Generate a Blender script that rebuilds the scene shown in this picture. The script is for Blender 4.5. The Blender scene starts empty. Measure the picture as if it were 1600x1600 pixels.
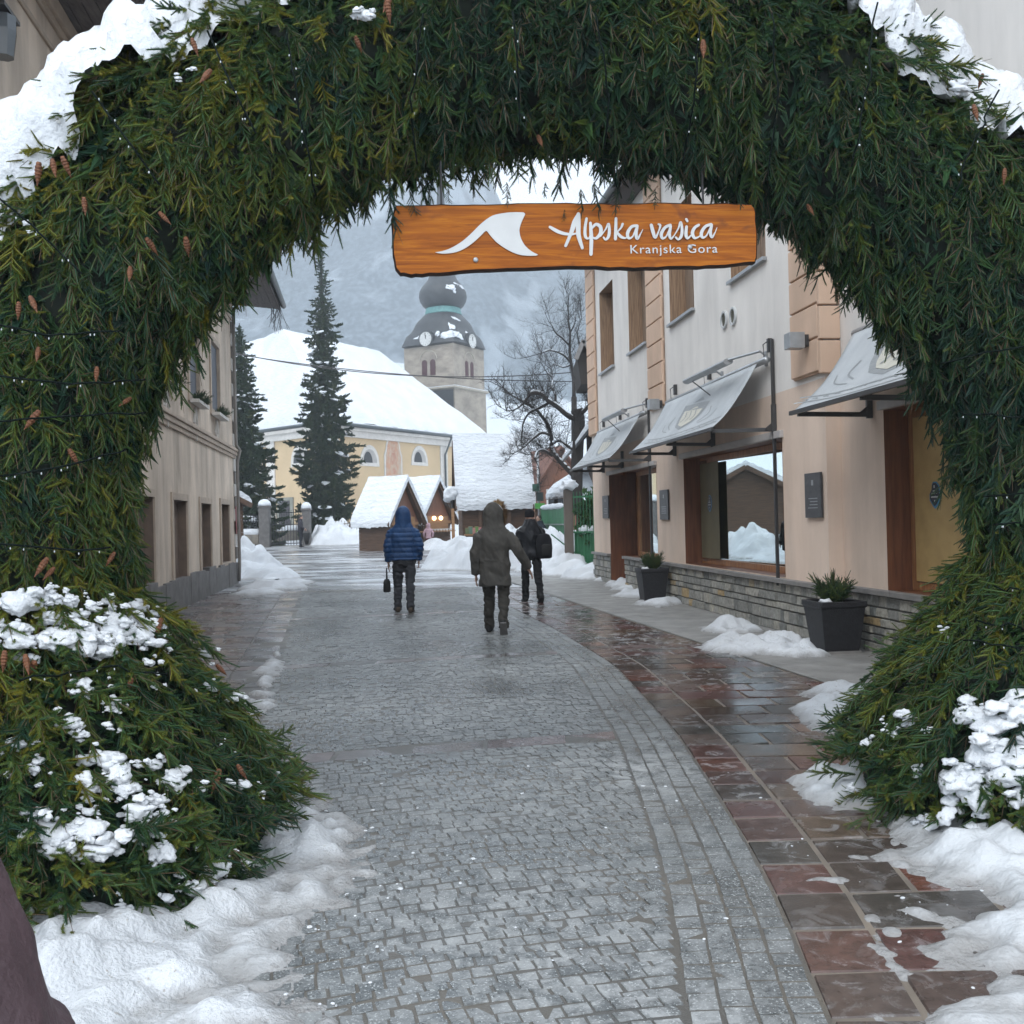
import bpy, bmesh, math, random
import numpy as np
from mathutils import Vector as V, Matrix
from mathutils.bvhtree import BVHTree
random.seed(7); RNG = np.random.default_rng(7)
C = bpy.context.scene.collection
R = math.radians
# ------------------------------------------------------------------ camera
ROLL, PITCH, CAMZ, FPX = R(1.4), R(0.43), 1.55, 1600.0
CAM = V((0, 0, CAMZ))
_f = V((0, math.cos(PITCH), math.sin(PITCH))); _r0 = V((1, 0, 0)); _u0 = V((0, -math.sin(PITCH), math.cos(PITCH)))
_r = _r0*math.cos(ROLL) - _u0*math.sin(ROLL); _u = _r0*math.sin(ROLL) + _u0*math.cos(ROLL)
def ray(px, py): return _f + _r*((px-800)/FPX) - _u*((py-800)/FPX)
def at(px, py, Y):
    d = ray(px, py); return CAM + d*(Y/d.y)
def gnd(px, py, z=0.0):
    d = ray(px, py); return CAM + d*((z-CAMZ)/d.z)
cd = bpy.data.cameras.new('camera'); cam = bpy.data.objects.new('camera', cd); C.objects.link(cam)
cd.sensor_width = 36; cd.lens = 36; cd.clip_start = 0.05; cd.clip_end = 5000
cam.matrix_world = Matrix(((_r.x, _u.x, -_f.x, 0), (_r.y, _u.y, -_f.y, 0), (_r.z, _u.z, -_f.z, CAMZ), (0, 0, 0, 1)))
bpy.context.scene.camera = cam
# ------------------------------------------------------------------ noise
def _h(ix, iy, iz):
    n = (ix.astype(np.int64)*374761393 + iy.astype(np.int64)*668265263 + iz.astype(np.int64)*1274126177) & 0xffffffff
    n = ((n ^ (n >> 13))*1103515245) & 0xffffffff
    n = ((n ^ (n >> 15))*2246822519) & 0xffffffff
    return ((n ^ (n >> 16)) & 0xffffff)/float(0xffffff)
def vn(x, y, z):
    x, y, z = np.broadcast_arrays(np.asarray(x, float), np.asarray(y, float), np.asarray(z, float))
    fx, fy, fz = np.floor(x), np.floor(y), np.floor(z)
    u, v, w = x-fx, y-fy, z-fz
    u, v, w = u*u*(3-2*u), v*v*(3-2*v), w*w*(3-2*w)
    r = 0
    for a in (0, 1):
        for b in (0, 1):
            for c in (0, 1):
                r = r + _h(fx+a, fy+b, fz+c)*(u if a else 1-u)*(v if b else 1-v)*(w if c else 1-w)
    return r*2-1
def fbm(x, y, z=0.0, o=4, g=.5):
    s, a, k = 0, 1, 1
    for i in range(o):
        s = s + a*vn(np.asarray(x)*k+i*17.3, np.asarray(y)*k+i*5.1, np.asarray(z)*k+i*9.7); a *= g; k *= 2.03
    return s
# ------------------------------------------------------------------ geometry collector
class G:
    def __init__(s): s.v = []; s.f = []; s.t = []; s.mi = []
    def add(s, vs, fs, tint=0.0, mi=0):
        b = len(s.v); s.v.extend([V(p) for p in vs])
        for f in fs: s.f.append([b+i for i in f]); s.t.append(tint); s.mi.append(mi)
        return s
    def quad(s, a, b, c, d, tint=0.0, mi=0): return s.add([a, b, c, d], [(0, 1, 2, 3)], tint, mi)
    def hexa(s, lo, hi, tint=0.0, mi=0):
        n = len(lo); fs = [tuple(range(n-1, -1, -1)), tuple(range(n, 2*n))]
        for i in range(n): j = (i+1) % n; fs.append((i, j, n+j, n+i))
        return s.add(list(lo)+list(hi), fs, tint, mi)
    def box(s, c, sz, M=None, tint=0.0):
        M = M or Matrix.Identity(3); c = V(c); x, y, z = [k/2 for k in sz]
        q = lambda a, b, d: c + M @ V((a*x, b*y, d*z))
        return s.hexa([q(-1, -1, -1), q(1, -1, -1), q(1, 1, -1), q(-1, 1, -1)], [q(-1, -1, 1), q(1, -1, 1), q(1, 1, 1), q(-1, 1, 1)], tint)
    def prism(s, poly, ext, tint=0.0, mi=0, side_mi=None):
        ext = V(ext); poly = [V(p) for p in poly]; n = len(poly); b = len(s.v)
        s.v.extend(poly); s.v.extend([p+ext for p in poly])
        s.f.append([b+i for i in range(n)]); s.f.append([b+n+i for i in range(n-1, -1, -1)])
        s.t += [tint]*2; s.mi += [mi]*2
        for i in range(n):
            j = (i+1) % n; s.f.append([b+j, b+i, b+n+i, b+n+j]); s.t.append(tint); s.mi.append(mi if side_mi is None else side_mi)
        return s
    def loft(s, rings, tint=0.0, caps=True):
        n = len(rings[0]); b = len(s.v)
        for r in rings: s.v.extend([V(p) for p in r])
        for k in range(len(rings)-1):
            for i in range(n):
                j = (i+1) % n; s.f.append([b+k*n+i, b+k*n+j, b+(k+1)*n+j, b+(k+1)*n+i]); s.t.append(tint); s.mi.append(0)
        if caps:
            s.f.append([b+i for i in range(n-1, -1, -1)]); s.f.append([b+(len(rings)-1)*n+i for i in range(n)]); s.t += [tint]*2; s.mi += [0, 0]
        return s
    def tube(s, pts, r, n=8, tint=0.0, caps=True):
        pts = [V(p) for p in pts]; m = len(pts); rs = r if isinstance(r, (list, tuple)) else [r]*m
        rings = []; ref = None
        for i, p in enumerate(pts):
            d = (pts[min(i+1, m-1)]-pts[max(i-1, 0)]).normalized()
            if ref is None: ref = V((0, 0, 1)) if abs(d.z) < .9 else V((1, 0, 0))
            a = d.cross(ref)
            if a.length < 1e-4: a = d.cross(V((0, 1, 0)))
            a.normalize(); b = d.cross(a).normalized(); ref = -b if False else ref
            rings.append([p + (a*math.cos(q)+b*math.sin(q))*rs[i] for q in [2*math.pi*k/n for k in range(n)]])
        return s.loft(rings, tint, caps)
    def bar(s, a, b, w, h, tint=0.0):          # square bar a->b
        a, b = V(a), V(b); d = (b-a).normalized(); up = V((0, 0, 1)) if abs(d.z) < .95 else V((0, 1, 0))
        x = d.cross(up).normalized()*(w/2); y = x.cross(d).normalized()*(h/2)
        return s.hexa([a-x-y, a+x-y, a+x+y, a-x+y], [b-x-y, b+x-y, b+x+y, b-x+y], tint)
    def lathe(s, prof, c=(0, 0, 0), n=16, tint=0.0, rot=0.0):
        c = V(c); return s.loft([[c+V((r*math.cos(2*math.pi*k/n+rot), r*math.sin(2*math.pi*k/n+rot), z)) for k in range(n)] for r, z in prof], tint)
    def ell(s, c, r, n=12, m=8, M=None, tint=0.0):
        c = V(c); M = M or Matrix.Identity(3); rings = []
        for k in range(m+1):
            q = -math.pi/2 + math.pi*(k+.02)/(m+.04)
            rings.append([c + M @ V((r[0]*math.cos(q)*math.cos(2*math.pi*i/n), r[1]*math.cos(q)*math.sin(2*math.pi*i/n), r[2]*math.sin(q))) for i in range(n)])
        return s.loft(rings, tint)
    def grid(s, P, tint=0.0, keep=None):        # P: (a,b,3) array
        a, b = P.shape[:2]; o = len(s.v); s.v.extend([V(p) for p in P.reshape(-1, 3)])
        for i in range(a-1):
            for j in range(b-1):
                if keep is not None and not keep[i, j]: continue
                s.f.append([o+i*b+j, o+(i+1)*b+j, o+(i+1)*b+j+1, o+i*b+j+1]); s.t.append(tint); s.mi.append(0)
        return s
WL = {}
def wloc(o): return WL.get(o.name, V((0, 0, 0)))
def tags(o, label=None, cat=None, group=None, kind=None):
    if label: o['label'] = label
    if cat: o['category'] = cat
    if group: o['group'] = group
    if kind: o['kind'] = kind
    return o
def link(name, me, m, parent=None, loc=None, **k):
    o = bpy.data.objects.new(name, me); C.objects.link(o)
    for x in (m if isinstance(m, (list, tuple)) else [m]): me.materials.append(x)
    if parent is not None:
        o.parent = parent; WL[o.name] = wloc(parent).copy()
    elif loc is not None:
        o.location = loc; WL[o.name] = V(loc)
    return tags(o, **k)
def mesh(name, g, off=V((0, 0, 0)), smooth=False):
    me = bpy.data.meshes.new(name); me.from_pydata([tuple(p-off) for p in g.v], [], g.f)
    if any(g.t):
        a = me.attributes.new('tint', 'FLOAT', 'FACE'); a.data.foreach_set('value', np.array(g.t, dtype=np.float32))
    if any(g.mi): me.polygons.foreach_set('material_index', np.array(g.mi, dtype=np.int32))
    if smooth: me.polygons.foreach_set('use_smooth', np.ones(len(me.polygons), dtype=bool))
    me.update(); return me
def obj(name, g, m, parent=None, smooth=False, bevel=0, loc=None, sharp=None, **k):
    """one mesh object; geometry is given in world space"""
    off = wloc(parent) if parent is not None else (V(loc) if loc is not None else V((0, 0, 0)))
    o = link(name, mesh(name, g, off, smooth or sharp is not None), m, parent, loc, **k)
    if sharp is not None:
        try: o.data.set_sharp_from_angle(angle=R(sharp))
        except Exception: pass
    if bevel:
        b = o.modifiers.new('bevel', 'BEVEL'); b.width = bevel; b.segments = 2; b.limit_method = 'ANGLE'
    return o
def root(name, loc, label, cat, group=None, rz=0):
    o = bpy.data.objects.new(name, None); C.objects.link(o); o.location = loc; WL[o.name] = V(loc)
    o.empty_display_size = .2
    return tags(o, label, cat, group)
def fuse(g, voxel, it=4):
    """join overlapping shapes into one continuous skin"""
    me = mesh('tmp', g); o = bpy.data.objects.new('tmp', me); C.objects.link(o)
    m = o.modifiers.new('r', 'REMESH'); m.mode = 'VOXEL'; m.voxel_size = voxel; m.use_smooth_shade = True
    s = o.modifiers.new('s', 'SMOOTH'); s.iterations = it; s.factor = .5
    bpy.context.view_layer.update(); dg = bpy.context.evaluated_depsgraph_get()
    me2 = bpy.data.meshes.new_from_object(o.evaluated_get(dg)); bpy.data.objects.remove(o)
    me2.polygons.foreach_set('use_smooth', np.ones(len(me2.polygons), dtype=bool)); return me2
def catmull(pts, n):
    P = [np.array(p, float) for p in pts]; P = [2*P[0]-P[1]] + P + [2*P[-1]-P[-2]]; out = []
    for i in range(1, len(P)-2):
        for k in range(n):
            t = k/n
            out.append(.5*(2*P[i] + (P[i+1]-P[i-1])*t + (2*P[i-1]-5*P[i]+4*P[i+1]-P[i+2])*t*t + (3*P[i]-P[i-1]-3*P[i+1]+P[i+2])*t**3))
    out.append(P[-2]); return out
class Frame:
    """vertical wall: s runs along it, o out of it towards the street, z up"""
    def __init__(s, p, u, n): s.p = V((p[0], p[1], 0)); s.u = V(u).normalized(); s.n = V(n).normalized()
    def W(s, a, o, z): return s.p + s.u*a + s.n*o + V((0, 0, z))
    def px(s, x, y, o=0.0):
        d = ray(x, y); q = s.p + s.n*o; t = (q-CAM).dot(s.n)/d.dot(s.n); h = CAM + d*t
        return (h-s.p).dot(s.u), h.z
    def s(s, x, y=800, o=0.0): return s.px(x, y, o)[0]
    def box(s, g, a0, a1, o0, o1, z0, z1, tint=0.0):
        W = s.W; return g.hexa([W(a0, o0, z0), W(a1, o0, z0), W(a1, o1, z0), W(a0, o1, z0)], [W(a0, o0, z1), W(a1, o0, z1), W(a1, o1, z1), W(a0, o1, z1)], tint)
    def wall(s, g, a0, a1, o, z0, z1, holes, back=.25):
        A = sorted({a0, a1} | {min(max(h[k], a0), a1) for h in holes for k in (0, 1)}); Z = sorted({z0, z1} | {min(max(h[k], z0), z1) for h in holes for k in (2, 3)})
        for i in range(len(A)-1):
            for j in range(len(Z)-1):
                ca, cz = (A[i]+A[i+1])/2, (Z[j]+Z[j+1])/2
                if any(h[0] < ca < h[1] and h[2] < cz < h[3] for h in holes): continue
                g.quad(s.W(A[i], o, Z[j]), s.W(A[i+1], o, Z[j]), s.W(A[i+1], o, Z[j+1]), s.W(A[i], o, Z[j+1]))
    def reveal(s, g, h, o0, o1):
        a0, a1, z0, z1 = h; W = s.W
        for p, q in (((a0, z0), (a0, z1)), ((a0, z1), (a1, z1)), ((a1, z1), (a1, z0)), ((a1, z0), (a0, z0))):
            g.quad(W(p[0], o0, p[1]), W(q[0], o0, q[1]), W(q[0], o1, q[1]), W(p[0], o1, p[1]))
# ------------------------------------------------------------------ materials
def _n(nt, t, **k):
    n = nt.nodes.new(t)
    for a, b in k.items():
        if a in n.inputs.keys(): n.inputs[a].default_value = b
        else: setattr(n, a, b)
    return n
def ramp(nt, stops, fac=None):
    n = nt.nodes.new('ShaderNodeValToRGB'); e = n.color_ramp.elements
    while len(e) < len(stops): e.new(.5)
    for k, (p, c) in zip(e, stops): k.position = p; k.color = (c[0], c[1], c[2], 1) if not isinstance(c, (int, float)) else (c, c, c, 1)
    if fac is not None: nt.links.new(fac, n.inputs[0])
    return n.outputs[0]
def mix(nt, f, a, b, mode='MIX'):
    n = nt.nodes.new('ShaderNodeMix'); n.data_type = 'RGBA'; n.blend_type = mode
    for s, x, z in ((n.inputs[0], f, 1), (n.inputs[6], a, 0), (n.inputs[7], b, 0)):
        if isinstance(x, bpy.types.NodeSocket): nt.links.new(x, s)
        elif isinstance(x, (int, float)): s.default_value = x if z else (x, x, x, 1)
        else: s.default_value = (x[0], x[1], x[2], 1)
    return n.outputs[2]
def noise_(nt, sc, det=5, stretch=(1, 1, 1), rough=.55, dist=0.0, coord='Object', loc=(0, 0, 0)):
    tc = nt.nodes.new('ShaderNodeTexCoord'); mp = nt.nodes.new('ShaderNodeMapping'); mp.inputs['Scale'].default_value = stretch; mp.inputs['Location'].default_value = loc
    nt.links.new(tc.outputs[coord], mp.inputs[0]); n = _n(nt, 'ShaderNodeTexNoise', Scale=sc, Detail=det, Roughness=rough, Distortion=dist)
    nt.links.new(mp.outputs[0], n.inputs['Vector']); return n.outputs['Fac']
def mat(name, c1, c2=None, sc=4, st=(1, 1, 1), rough=.7, r2=None, rsc=3, bump=.0, bsc=40, bst=(1, 1, 1), metal=0, spec=.4, ramps=None, attr=None, lo=.35, hi=.65, var=.15, sss=0, speck=None, bdist=.02, big=.12, streak=0):
    m = bpy.data.materials.new(name); m.use_nodes = True; nt = m.node_tree; b = nt.nodes['Principled BSDF']; L = nt.links.new
    if c2 is None: c2 = [k*(1-var) for k in c1]
    nz = noise_(nt, sc, 6, st)
    f = ramp(nt, [(lo, 0), (hi, 1)], nz)
    if attr:
        a = _n(nt, 'ShaderNodeAttribute', attribute_name='tint'); col = ramp(nt, attr, a.outputs['Fac'])
        col = mix(nt, 1.0, col, ramp(nt, [(lo-.1, 1-var), (hi+.1, 1+var)], nz), 'MULTIPLY')
    else: col = mix(nt, f, c1, c2)
    if big:
        n2 = noise_(nt, .6, 3); col = mix(nt, 1.0, col, ramp(nt, [(.3, 1-big), (.7, 1.0)], n2), 'MULTIPLY')
    if streak:
        col = mix(nt, 1.0, col, ramp(nt, [(.36, 1-streak), (.60, 1.0)], noise_(nt, 2.2, 6, (1, 1, .12), .6)), 'MULTIPLY')
        col = mix(nt, 1.0, col, ramp(nt, [(.40, 1-streak*.8), (.62, 1.0)], noise_(nt, .55, 5, (1, 1, .7), .65, .5)), 'MULTIPLY')
    if speck:
        col = mix(nt, ramp(nt, [(speck[2], 0), (speck[2]+.06, 1)], noise_(nt, speck[1], 2)), col, speck[0])
    L(col, b.inputs['Base Color'])
    if r2 is None: b.inputs['Roughness'].default_value = rough
    else: L(ramp(nt, [(.38, rough), (.62, r2)], noise_(nt, rsc, 4)), b.inputs['Roughness'])
    b.inputs['Metallic'].default_value = metal; b.inputs['Specular IOR Level'].default_value = spec
    if sss: b.inputs['Subsurface Weight'].default_value = sss; b.inputs['Subsurface Radius'].default_value = (.03, .04, .06)
    if bump:
        bn = _n(nt, 'ShaderNodeBump', Strength=bump, Distance=bdist); L(noise_(nt, bsc, 5, bst), bn.inputs['Height']); L(bn.outputs[0], b.inputs['Normal'])
    return m
SNOW = mat('snow', (.72, .74, .765), (.63, .655, .685), 1.8, rough=.75, bump=.7, bsc=26, spec=.3, big=.10, bdist=.03)
SNOWF = mat('snow_far', (.71, .735, .765), (.64, .665, .70), .7, rough=.85, bump=.6, bsc=3, bst=(1, 1, 2.2), spec=.2, big=.08, bdist=.2)
SNOWR = mat('shaded_roof_snow', (.665, .69, .72), (.59, .615, .65), .9, rough=.85, bump=.8, bsc=4, bst=(1, 1, 2.6), spec=.2, big=.12, bdist=.2)  # greyer roof snow: shade of the steep hall slope put into its colour
SNOWD = mat('snow_trodden', (.56, .58, .60), (.25, .245, .24), 2.6, rough=.6, r2=.8, bump=.7, bsc=18, spec=.4, lo=.45, hi=.78, big=.1, bdist=.03)
COB = mat('granite_setts', (.1, .1, .1), rough=.14, r2=.46, rsc=.9, bump=.45, bsc=90, spec=.5, sc=60, attr=[(0, (.105, .114, .115)), (.5, (.142, .151, .152)), (1, (.182, .188, .184))], var=.5, bdist=.006, speck=((.42, .44, .44), 110, .60), big=.4)
JOINT = mat('sandy_joints', (.135, .118, .095), (.078, .077, .073), .9, rough=.25, r2=.5, rsc=1.5, bump=.4, bsc=120, bdist=.005)
SLAB = mat('wet_stone_slabs', (.1, .1, .1), sc=14, rough=.06, r2=.30, rsc=1.6, bump=.25, bsc=50, bdist=.004, spec=.5, attr=[(0, (.060, .057, .052)), (.35, (.092, .066, .056)), (.6, (.105, .050, .045)), (.8, (.115, .082, .06)), (1, (.135, .058, .042))], var=.4, big=.3)
SLABG = mat('wet_grey_slabs', (.1, .1, .1), sc=10, rough=.12, r2=.4, rsc=1.2, bump=.25, bsc=50, bdist=.004, attr=[(0, (.11, .105, .105)), (.5, (.16, .145, .14)), (1, (.18, .135, .13))], var=.3, big=.3)
GROUT = mat('pale_grout', (.235, .195, .155), (.145, .125, .105), 3, rough=.5, bump=.2, bsc=100, bdist=.004)
ASPH = mat('wet_concrete_strip', (.30, .29, .275), (.20, .195, .185), 2.5, rough=.45, r2=.75, bump=.4, bsc=160, bdist=.005, speck=((.3, .3, .29), 220, .64))
def slush_film(m, col, lo, hi, amount):
    """patches of half-melted slush left on a wet surface"""
    nt = m.node_tree; b = nt.nodes['Principled BSDF']; src = b.inputs['Base Color'].links[0].from_socket; rs = b.inputs['Roughness'].links[0].from_socket
    big = ramp(nt, [(.38, 0), (.66, 1)], noise_(nt, .45, 3)); fine = ramp(nt, [(lo, 0), (hi, amount)], noise_(nt, 7, 8, (1, 1, 1), .7, .6)); f = mix(nt, 1.0, big, fine, 'MULTIPLY')
    nt.links.new(mix(nt, f, src, col), b.inputs['Base Color']); nt.links.new(mix(nt, f, rs, .75), b.inputs['Roughness'])
slush_film(COB, (.40, .41, .41), .42, .60, .95); slush_film(SLAB, (.42, .43, .44), .52, .64, .9); slush_film(SLABG, (.42, .43, .44), .55, .66, .7)
def melt(m):
    """thin melting rims of ground snow are wet grey slush (mesh attribute: depth of the snow)"""
    nt = m.node_tree; b = nt.nodes['Principled BSDF']; src = b.inputs['Base Color'].links[0].from_socket; a = _n(nt, 'ShaderNodeAttribute', attribute_name='depth')
    ad = nt.nodes.new('ShaderNodeMath'); ad.operation = 'MULTIPLY_ADD'; nt.links.new(noise_(nt, 9, 6, rough=.7), ad.inputs[0]); ad.inputs[1].default_value = .10; nt.links.new(a.outputs['Fac'], ad.inputs[2])
    f = ramp(nt, [(.055, 1), (.115, 0)], ad.outputs[0]); g2 = ramp(nt, [(.60, 0), (.72, .5)], noise_(nt, 30, 4)); c = mix(nt, f, src, (.285, .28, .275)); c = mix(nt, mix(nt, 1.0, g2, f, 'MULTIPLY'), c, (.10, .09, .08))
    nt.links.new(c, b.inputs['Base Color']); nt.links.new(ramp(nt, [(0, .75), (1, .25)], f), b.inputs['Roughness']); return m
SNOWG = melt(mat('ground_snow', (.70, .72, .745), (.60, .62, .645), 1.8, rough=.75, bump=.7, bsc=55, spec=.3, big=.2, bdist=.03, speck=((.40, .38, .355), 38, .68))); melt(SNOWD)
def plaza_mat():
    m = bpy.data.materials.new('wet_icy_square'); m.use_nodes = True; nt = m.node_tree; b = nt.nodes['Principled BSDF']; L = nt.links.new
    base = mix(nt, noise_(nt, 4, 6), (.09, .09, .092), (.19, .185, .185))
    ice = ramp(nt, [(.47, 0), (.60, 1)], noise_(nt, .6, 8, (.6, 1.2, 1), .66, .5))
    L(mix(nt, ice, base, (.50, .52, .545)), b.inputs['Base Color'])
    L(ramp(nt, [(.4, .14), (.65, .5)], noise_(nt, .8, 4, (.4, 1.2, 1))), b.inputs['Roughness'])
    bn = _n(nt, 'ShaderNodeBump', Strength=.5, Distance=.02); L(noise_(nt, 9, 5), bn.inputs['Height']); L(bn.outputs[0], b.inputs['Normal']); return m
PLAZA = plaza_mat()
PEACH = mat('peach_render', (.80, .635, .52), (.74, .58, .47), 1.2, rough=.85, bump=.2, bsc=90, bdist=.006, spec=.2, big=.08, streak=.14)
WHITE = mat('pale_grey_render', (.82, .775, .725), (.77, .725, .68), .9, rough=.85, bump=.2, bsc=90, bdist=.006, spec=.2, big=.08, streak=.11)
QUOIN = mat('peach_quoin_render', (.72, .51, .375), (.65, .46, .34), 2, streak=.1, rough=.85, bump=.12, bsc=80, bdist=.006, spec=.2)
STONE = mat('split_stone', (.2, .2, .2), sc=18, rough=.6, bump=.6, bsc=26, bdist=.02, attr=[(0, (.15, .155, .145)), (.4, (.28, .275, .25)), (.75, (.38, .355, .30)), (.9, (.33, .32, .28)), (1, (.38, .28, .15))], var=.4)
MORT = mat('dark_mortar', (.12, .115, .105), rough=.9)
SILL = mat('grey_stone_sill', (.25, .235, .225), (.19, .18, .17), 6, rough=.55, bump=.2, bsc=60)
LINT = mat('pale_concrete_lintel', (.50, .47, .45), rough=.7)
WOOD = mat('oiled_larch', (.42, .20, .085), (.22, .095, .04), 7, st=(6, 6, .5), rough=.5, bump=.25, bsc=14, bst=(6, 6, .5), bdist=.005)
WOODR = mat('red_brown_boards', (.20, .078, .037), (.12, .046, .024), 5, st=(5, 5, .4), rough=.45, bump=.2, bsc=14, bst=(6, 6, .5), bdist=.004)
WOODU = mat('weathered_larch', (.38, .25, .155), (.21, .13, .08), 7, st=(9, 9, .4), rough=.6, bump=.3, bsc=14, bst=(8, 8, .5), bdist=.005)
WOODG = mat('weathered_shutter', (.30, .215, .15), (.16, .11, .08), 7, st=(8, 8, .4), rough=.6, bump=.25, bsc=14, bst=(8, 8, .5), bdist=.005)
FAB = mat('grey_awning_canvas', (.47, .49, .50), (.40, .42, .435), 3, st=(1, 1, 1), rough=.55, spec=.4, bump=.15, bsc=4, bdist=.03, big=.15)
DMET = mat('dark_painted_steel', (.045, .043, .043), rough=.45, spec=.5)
GMET = mat('grey_metal', (.42, .43, .44), (.34, .35, .36), 8, rough=.35, metal=.6)
PLAQ = mat('dark_slate_plaque', (.05, .05, .053), (.075, .075, .08), 20, rough=.4)
def glass_mat(name, tint, fac):
    m = bpy.data.materials.new(name); m.use_nodes = True; nt = m.node_tree; L = nt.links.new
    nt.nodes.remove(nt.nodes['Principled BSDF']); out = nt.nodes['Material Output']
    g = _n(nt, 'ShaderNodeBsdfGlossy', Roughness=.015); g.inputs['Color'].default_value = (.84, .92, .92, 1)
    t = _n(nt, 'ShaderNodeBsdfTransparent'); t.inputs['Color'].default_value = tint + (1,)
    fr = _n(nt, 'ShaderNodeFresnel', IOR=1.5); mr = _n(nt, 'ShaderNodeMapRange'); mr.inputs[1].default_value = .04; mr.inputs[2].default_value = .35; mr.inputs[3].default_value = fac; mr.inputs[4].default_value = .95
    x = _n(nt, 'ShaderNodeMixShader'); L(fr.outputs[0], mr.inputs[0]); L(mr.outputs[0], x.inputs[0]); L(t.outputs[0], x.inputs[1]); L(g.outputs[0], x.inputs[2]); L(x.outputs[0], out.inputs[0]); return m
GLASS = glass_mat('shop_glass', (.55, .62, .58), .30)
OLIVE = mat('olive_blind', (.16, .135, .075), rough=.7)
OCHRE = mat('ochre_poster_paper', (.50, .34, .14), (.42, .28, .11), 5, rough=.6)
DARK = mat('dark_interior', (.03, .028, .025), rough=.9)
LEFTW = mat('stained_cream_render', (.70, .58, .47), (.57, .47, .375), 1.4, st=(1, 1, .35), rough=.9, bump=.25, bsc=40, bdist=.01, lo=.4, hi=.75, big=.15, streak=.3)
LEFTT = mat('cream_trim', (.47, .38, .30), (.38, .31, .25), 4, rough=.85, bump=.15, bsc=40)
QUOW = mat('whitewashed_quoin', (.62, .59, .55), rough=.85, bump=.2, bsc=30)
QUOD = mat('grey_quoin', (.22, .205, .19), rough=.85, bump=.2, bsc=30)
PLINTH = mat('dark_stone_plinth', (.15, .14, .135), (.09, .085, .08), 4, rough=.6, bump=.4, bsc=20)
SHUT = mat('slate_grey_shutter', (.085, .095, .115), (.07, .075, .09), 10, st=(1, 1, .3), rough=.55)
SOFF = mat('dark_brown_soffit', (.055, .036, .03), (.035, .024, .02), 6, st=(1, 6, 1), rough=.6, bump=.2, bsc=30)
SOFFG = mat('weathered_soffit', (.15, .13, .125), (.08, .07, .068), 5, st=(4, 1, 1), rough=.7, bump=.4, bsc=20)
GUTT = mat('grey_gutter', (.10, .12, .13), rough=.4, metal=.4)
YEL = mat('church_yellow', (.60, .455, .285), (.55, .415, .26), .5, rough=.9, spec=.2, big=.1)
CHW = mat('church_white', (.66, .63, .59), rough=.85, spec=.2)
TOWER = mat('tower_stone', (.36, .315, .26), (.235, .205, .175), .9, st=(1, 1, 2.2), rough=.9, bump=.5, bsc=3, bst=(1, 1, 2.5), bdist=.06, lo=.4, hi=.7, big=.25)
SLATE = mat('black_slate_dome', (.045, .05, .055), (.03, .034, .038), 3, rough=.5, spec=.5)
COPPER = mat('green_copper', (.12, .28, .27), (.08, .19, .19), 4, rough=.55)
FRESCO = mat('faded_fresco', (.52, .30, .20), (.50, .42, .33), 1.6, rough=.9, lo=.42, hi=.6)
BARK = mat('dark_bark', (.036, .029, .025), (.02, .017, .015), 3, st=(1, 1, .3), rough=.9, bump=.6, bsc=12, bst=(1, 1, .3), bdist=.03)
HUTW = mat('dark_log_boards', (.115, .062, .035), (.06, .034, .02), 4, st=(.6, .6, 8), rough=.75, bump=.3, bsc=6, bst=(.4, .4, 6))
HUTL = mat('light_larch_boards', (.34, .19, .09), (.25, .13, .06), 4, st=(.6, .6, 8), rough=.7)
ROOFR = mat('red_brown_tiles', (.20, .095, .065), (.13, .06, .045), 3, rough=.8, bump=.3, bsc=8)
GREENM = mat('green_fence_paint', (.035, .17, .075), (.025, .12, .055), 3, rough=.45)
CONC = mat('stained_concrete_post', (.145, .12, .10), (.09, .075, .065), 3, st=(1, 1, .3), rough=.8, bump=.3, bsc=20)
WPAINT = mat('white_lettering', (.58, .585, .58), rough=.5)
# ------------------------------------------------------------------ terrain
def sst(a, b, x):
    t = np.clip((np.asarray(x, float)-a)/(b-a), 0, 1); return t*t*(3-2*t)
def tz(x, y): return .35*sst(34, 60, y) + .95*sst(62, 80, y)
def tzf(x, y): return float(tz(x, y))
xs = np.linspace(-95, 95, 96); ys = np.linspace(-30, 112, 96); X, Y = np.meshgrid(xs, ys, indexing='ij')
g = G(); g.grid(np.stack([X, Y, tz(X, Y)-.03 + .0*X], -1)); obj('ground', g, SNOWF, smooth=True, kind='structure')
xs = np.linspace(-34, 12, 70); ys = np.linspace(23.5, 62, 60); X, Y = np.meshgrid(xs, ys, indexing='ij')
g = G(); g.grid(np.stack([X, Y, tz(X, Y)-.008], -1)); obj('square', g, PLAZA, smooth=True, kind='structure')
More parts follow.
